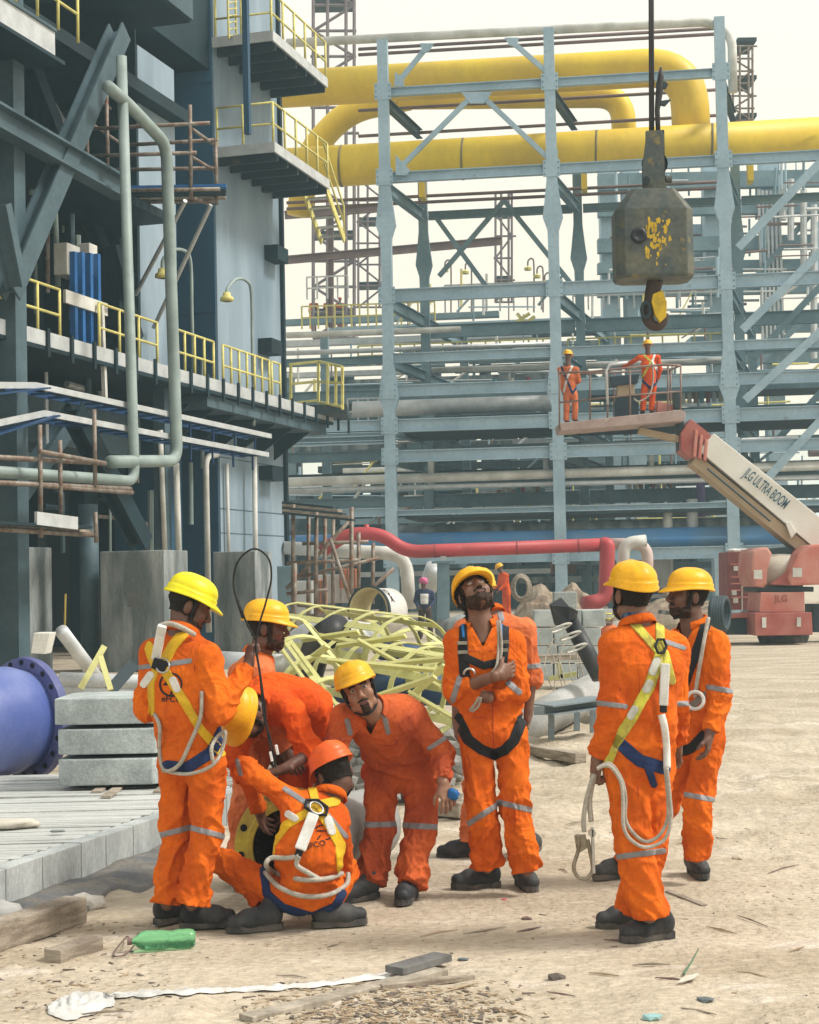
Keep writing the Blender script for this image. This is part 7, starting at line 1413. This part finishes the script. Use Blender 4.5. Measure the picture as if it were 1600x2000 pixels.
k_ = person('worker at the basket controls with a pale harness across his back', 37.9,
    dict(pel=(1268, 750), chest=(1267, 714), neck=(1266, 692), head=(1265, 677), shL=(1249, 698, -.02), shR=(1285, 698, .02), elL=(1234, 708, .1), wrL=(1216, 716, .25), elR=(1290, 722, .05), wrR=(1284, 742, .2), hipL=(1260, 754), hipR=(1276, 754), knL=(1257, 780), knR=(1274, 780), anL=(1256, 802), anR=(1273, 802)),
    184, -10, 0, 184, cl=OR2, h=.020, seed=3, feet=[((P(1256, 808, 37.9)), (P(1254, 808, 38.2))), ((P(1273, 807, 37.9)), (P(1274, 807, 38.2)))], group=BG, hands={'L': {}, 'R': {}})
strap(k_, [(1254, 690), (1272, 706), (1252, 742)], 4, TL, LIM, 'harness_strap'); strap(k_, [(1280, 690), (1274, 706), (1290, 736)], 4, TL, WHT, 'harness_strap'); strap(k_, [(1254, 742), (1270, 758), (1288, 744)], 5, TL+LL+LR, NAVY, 'leg_strap'); rope(k_, [(1274, 708, .04), (1276, 740, .06), (1268, 772, .1), (1248, 784, .1), (1238, 778, .1)], .02, ROPE)
l_ = person('worker in orange leaning over his work beside the brown earth mound', 50.0,
    dict(pel=(990, 1158), chest=(984, 1132), neck=(981, 1118), head=(976, 1110), shL=(978, 1124, .1), shR=(990, 1124, -.1), elL=(974, 1142, .1), wrL=(966, 1152), elR=(984, 1144, -.15), wrR=(974, 1154, -.2), hipL=(986, 1162, .08), hipR=(992, 1162, -.08), knL=(986, 1184), knR=(993, 1184), anL=(988, 1208), anR=(995, 1208)),
    -80, -25, 0, -80, cl=OR2, h=.026, seed=5, feet=[((P(988, 1212, 50)), (P(984, 1212, 50))), ((P(995, 1212, 50)), (P(990, 1212, 50)))], group=BG, hands={'L': {}, 'R': {}})
NB = M('navy_jacket', (.03, .04, .09), .9, col2=(.02, .03, .06)); 
m_ = person('man in navy jacket with a pink headscarf standing by the white pipe', 44.0,
    dict(pel=(830, 1188), chest=(829, 1164), neck=(828, 1150), head=(827, 1140), shL=(815, 1158, .0), shR=(843, 1158), elL=(811, 1174), wrL=(818, 1186, -.2), elR=(848, 1174), wrR=(840, 1186, -.2), hipL=(824, 1194), hipR=(837, 1194), knL=(822, 1218), knR=(840, 1218), anL=(821, 1244), anR=(842, 1244)),
    180, -5, 0, 180, cl=NB, hel=None, h=.024, seed=6, feet=[((P(821, 1250, 44)), (P(820, 1250, 44.2))), ((P(842, 1250, 44)), (P(843, 1250, 44.2)))], group=BG, hands={'L': {}, 'R': {}})
q = MB(); q.rock(V(m_.hc)+UPZ*.07, .135, (1, 1.05, .8), 2, 2); q.to('headscarf', M('pink_cloth', (.62, .14, .30), .8), m_.th, True)
surfpiece(m_, 'back_panel', pin(m_.px, [(821, 1160), (837, 1160), (836, 1180), (822, 1180)])-np.maximum(0, m_.nv)*50, WHT, .01)
surfpiece(m_, 'trousers', np.minimum(m_.px[:, 1]-1190, 200), M('brown_trousers', (.06, .042, .035), .9), .006, .01)
for k, (x, lab) in enumerate(((613, 'leftmost tiny orange worker on the far deck behind the yellow rail'), (641, 'middle tiny orange worker on the far deck behind the yellow rail'), (664, 'rightmost tiny orange worker on the far deck behind the yellow rail'))):
    Y = 86; s = 1.0; c = lambda dx, dy, dz=0: (x+dx*s, 648+dy*s, dz)
    person(lab, Y, dict(pel=c(0, -32), chest=c(0, -48), neck=c(0, -57), head=c(0, -62), shL=c(-7, -54), shR=c(7, -54), elL=c(-9, -42), wrL=c(-8, -32), elR=c(9, -42), wrR=c(8, -32), hipL=c(-3, -30), hipR=c(3, -30), knL=c(-3, -16), knR=c(3, -16), anL=c(-3, -3), anR=c(3, -3)), 180*(k % 2), 0, 0, cl=OR2, h=.05, seed=k, hel=HO if k else WPAINT, feet=[((P(x-3, 648, Y)), (P(x-3, 648, Y+.2))), ((P(x+3, 648, Y)), (P(x+3, 648, Y+.2)))], group='tiny workers on the far deck', hands={})
n_ = person('crouching worker whose lemon helmet shows behind the right front worker\'s shoulder', 34.0,
    dict(pel=(1196, 1262), chest=(1193, 1236), neck=(1191, 1222), head=(1189, 1212), shL=(1180, 1232), shR=(1204, 1232), elL=(1176, 1250), wrL=(1184, 1262, -.2), elR=(1208, 1250), wrR=(1200, 1264, -.2), hipL=(1189, 1268), hipR=(1203, 1268), knL=(1184, 1262, -.4), knR=(1206, 1262, -.4), anL=(1188, 1290, -.1), anR=(1206, 1290, -.1)),
    -60, -25, 0, -30, cl=OR4, hel=HL, h=.024, seed=8, feet=[((P(1188, 1296, 34)), (P(1186, 1296, 33.8))), ((P(1206, 1296, 34)), (P(1204, 1296, 33.8)))], group=BG, hands={'L': {}, 'R': {}})
# ---------------------------------------------------------------- the air over the yard
hz = bpy.data.materials.new('haze'); hz.use_nodes = True; t_ = hz.node_tree; t_.nodes.clear()
pv = t_.nodes.new('ShaderNodeVolumePrincipled'); pv.inputs['Color'].default_value = (.58, .86, 1.0, 1); pv.inputs['Density'].default_value = .0013; pv.inputs['Anisotropy'].default_value = .1
oo = t_.nodes.new('ShaderNodeOutputMaterial'); t_.links.new(pv.outputs[0], oo.inputs['Volume'])
mb = MB(); mb.box((0, 350, 17), (320, 560, 18.5)); kind(mb.to('haze', hz), 'stuff')
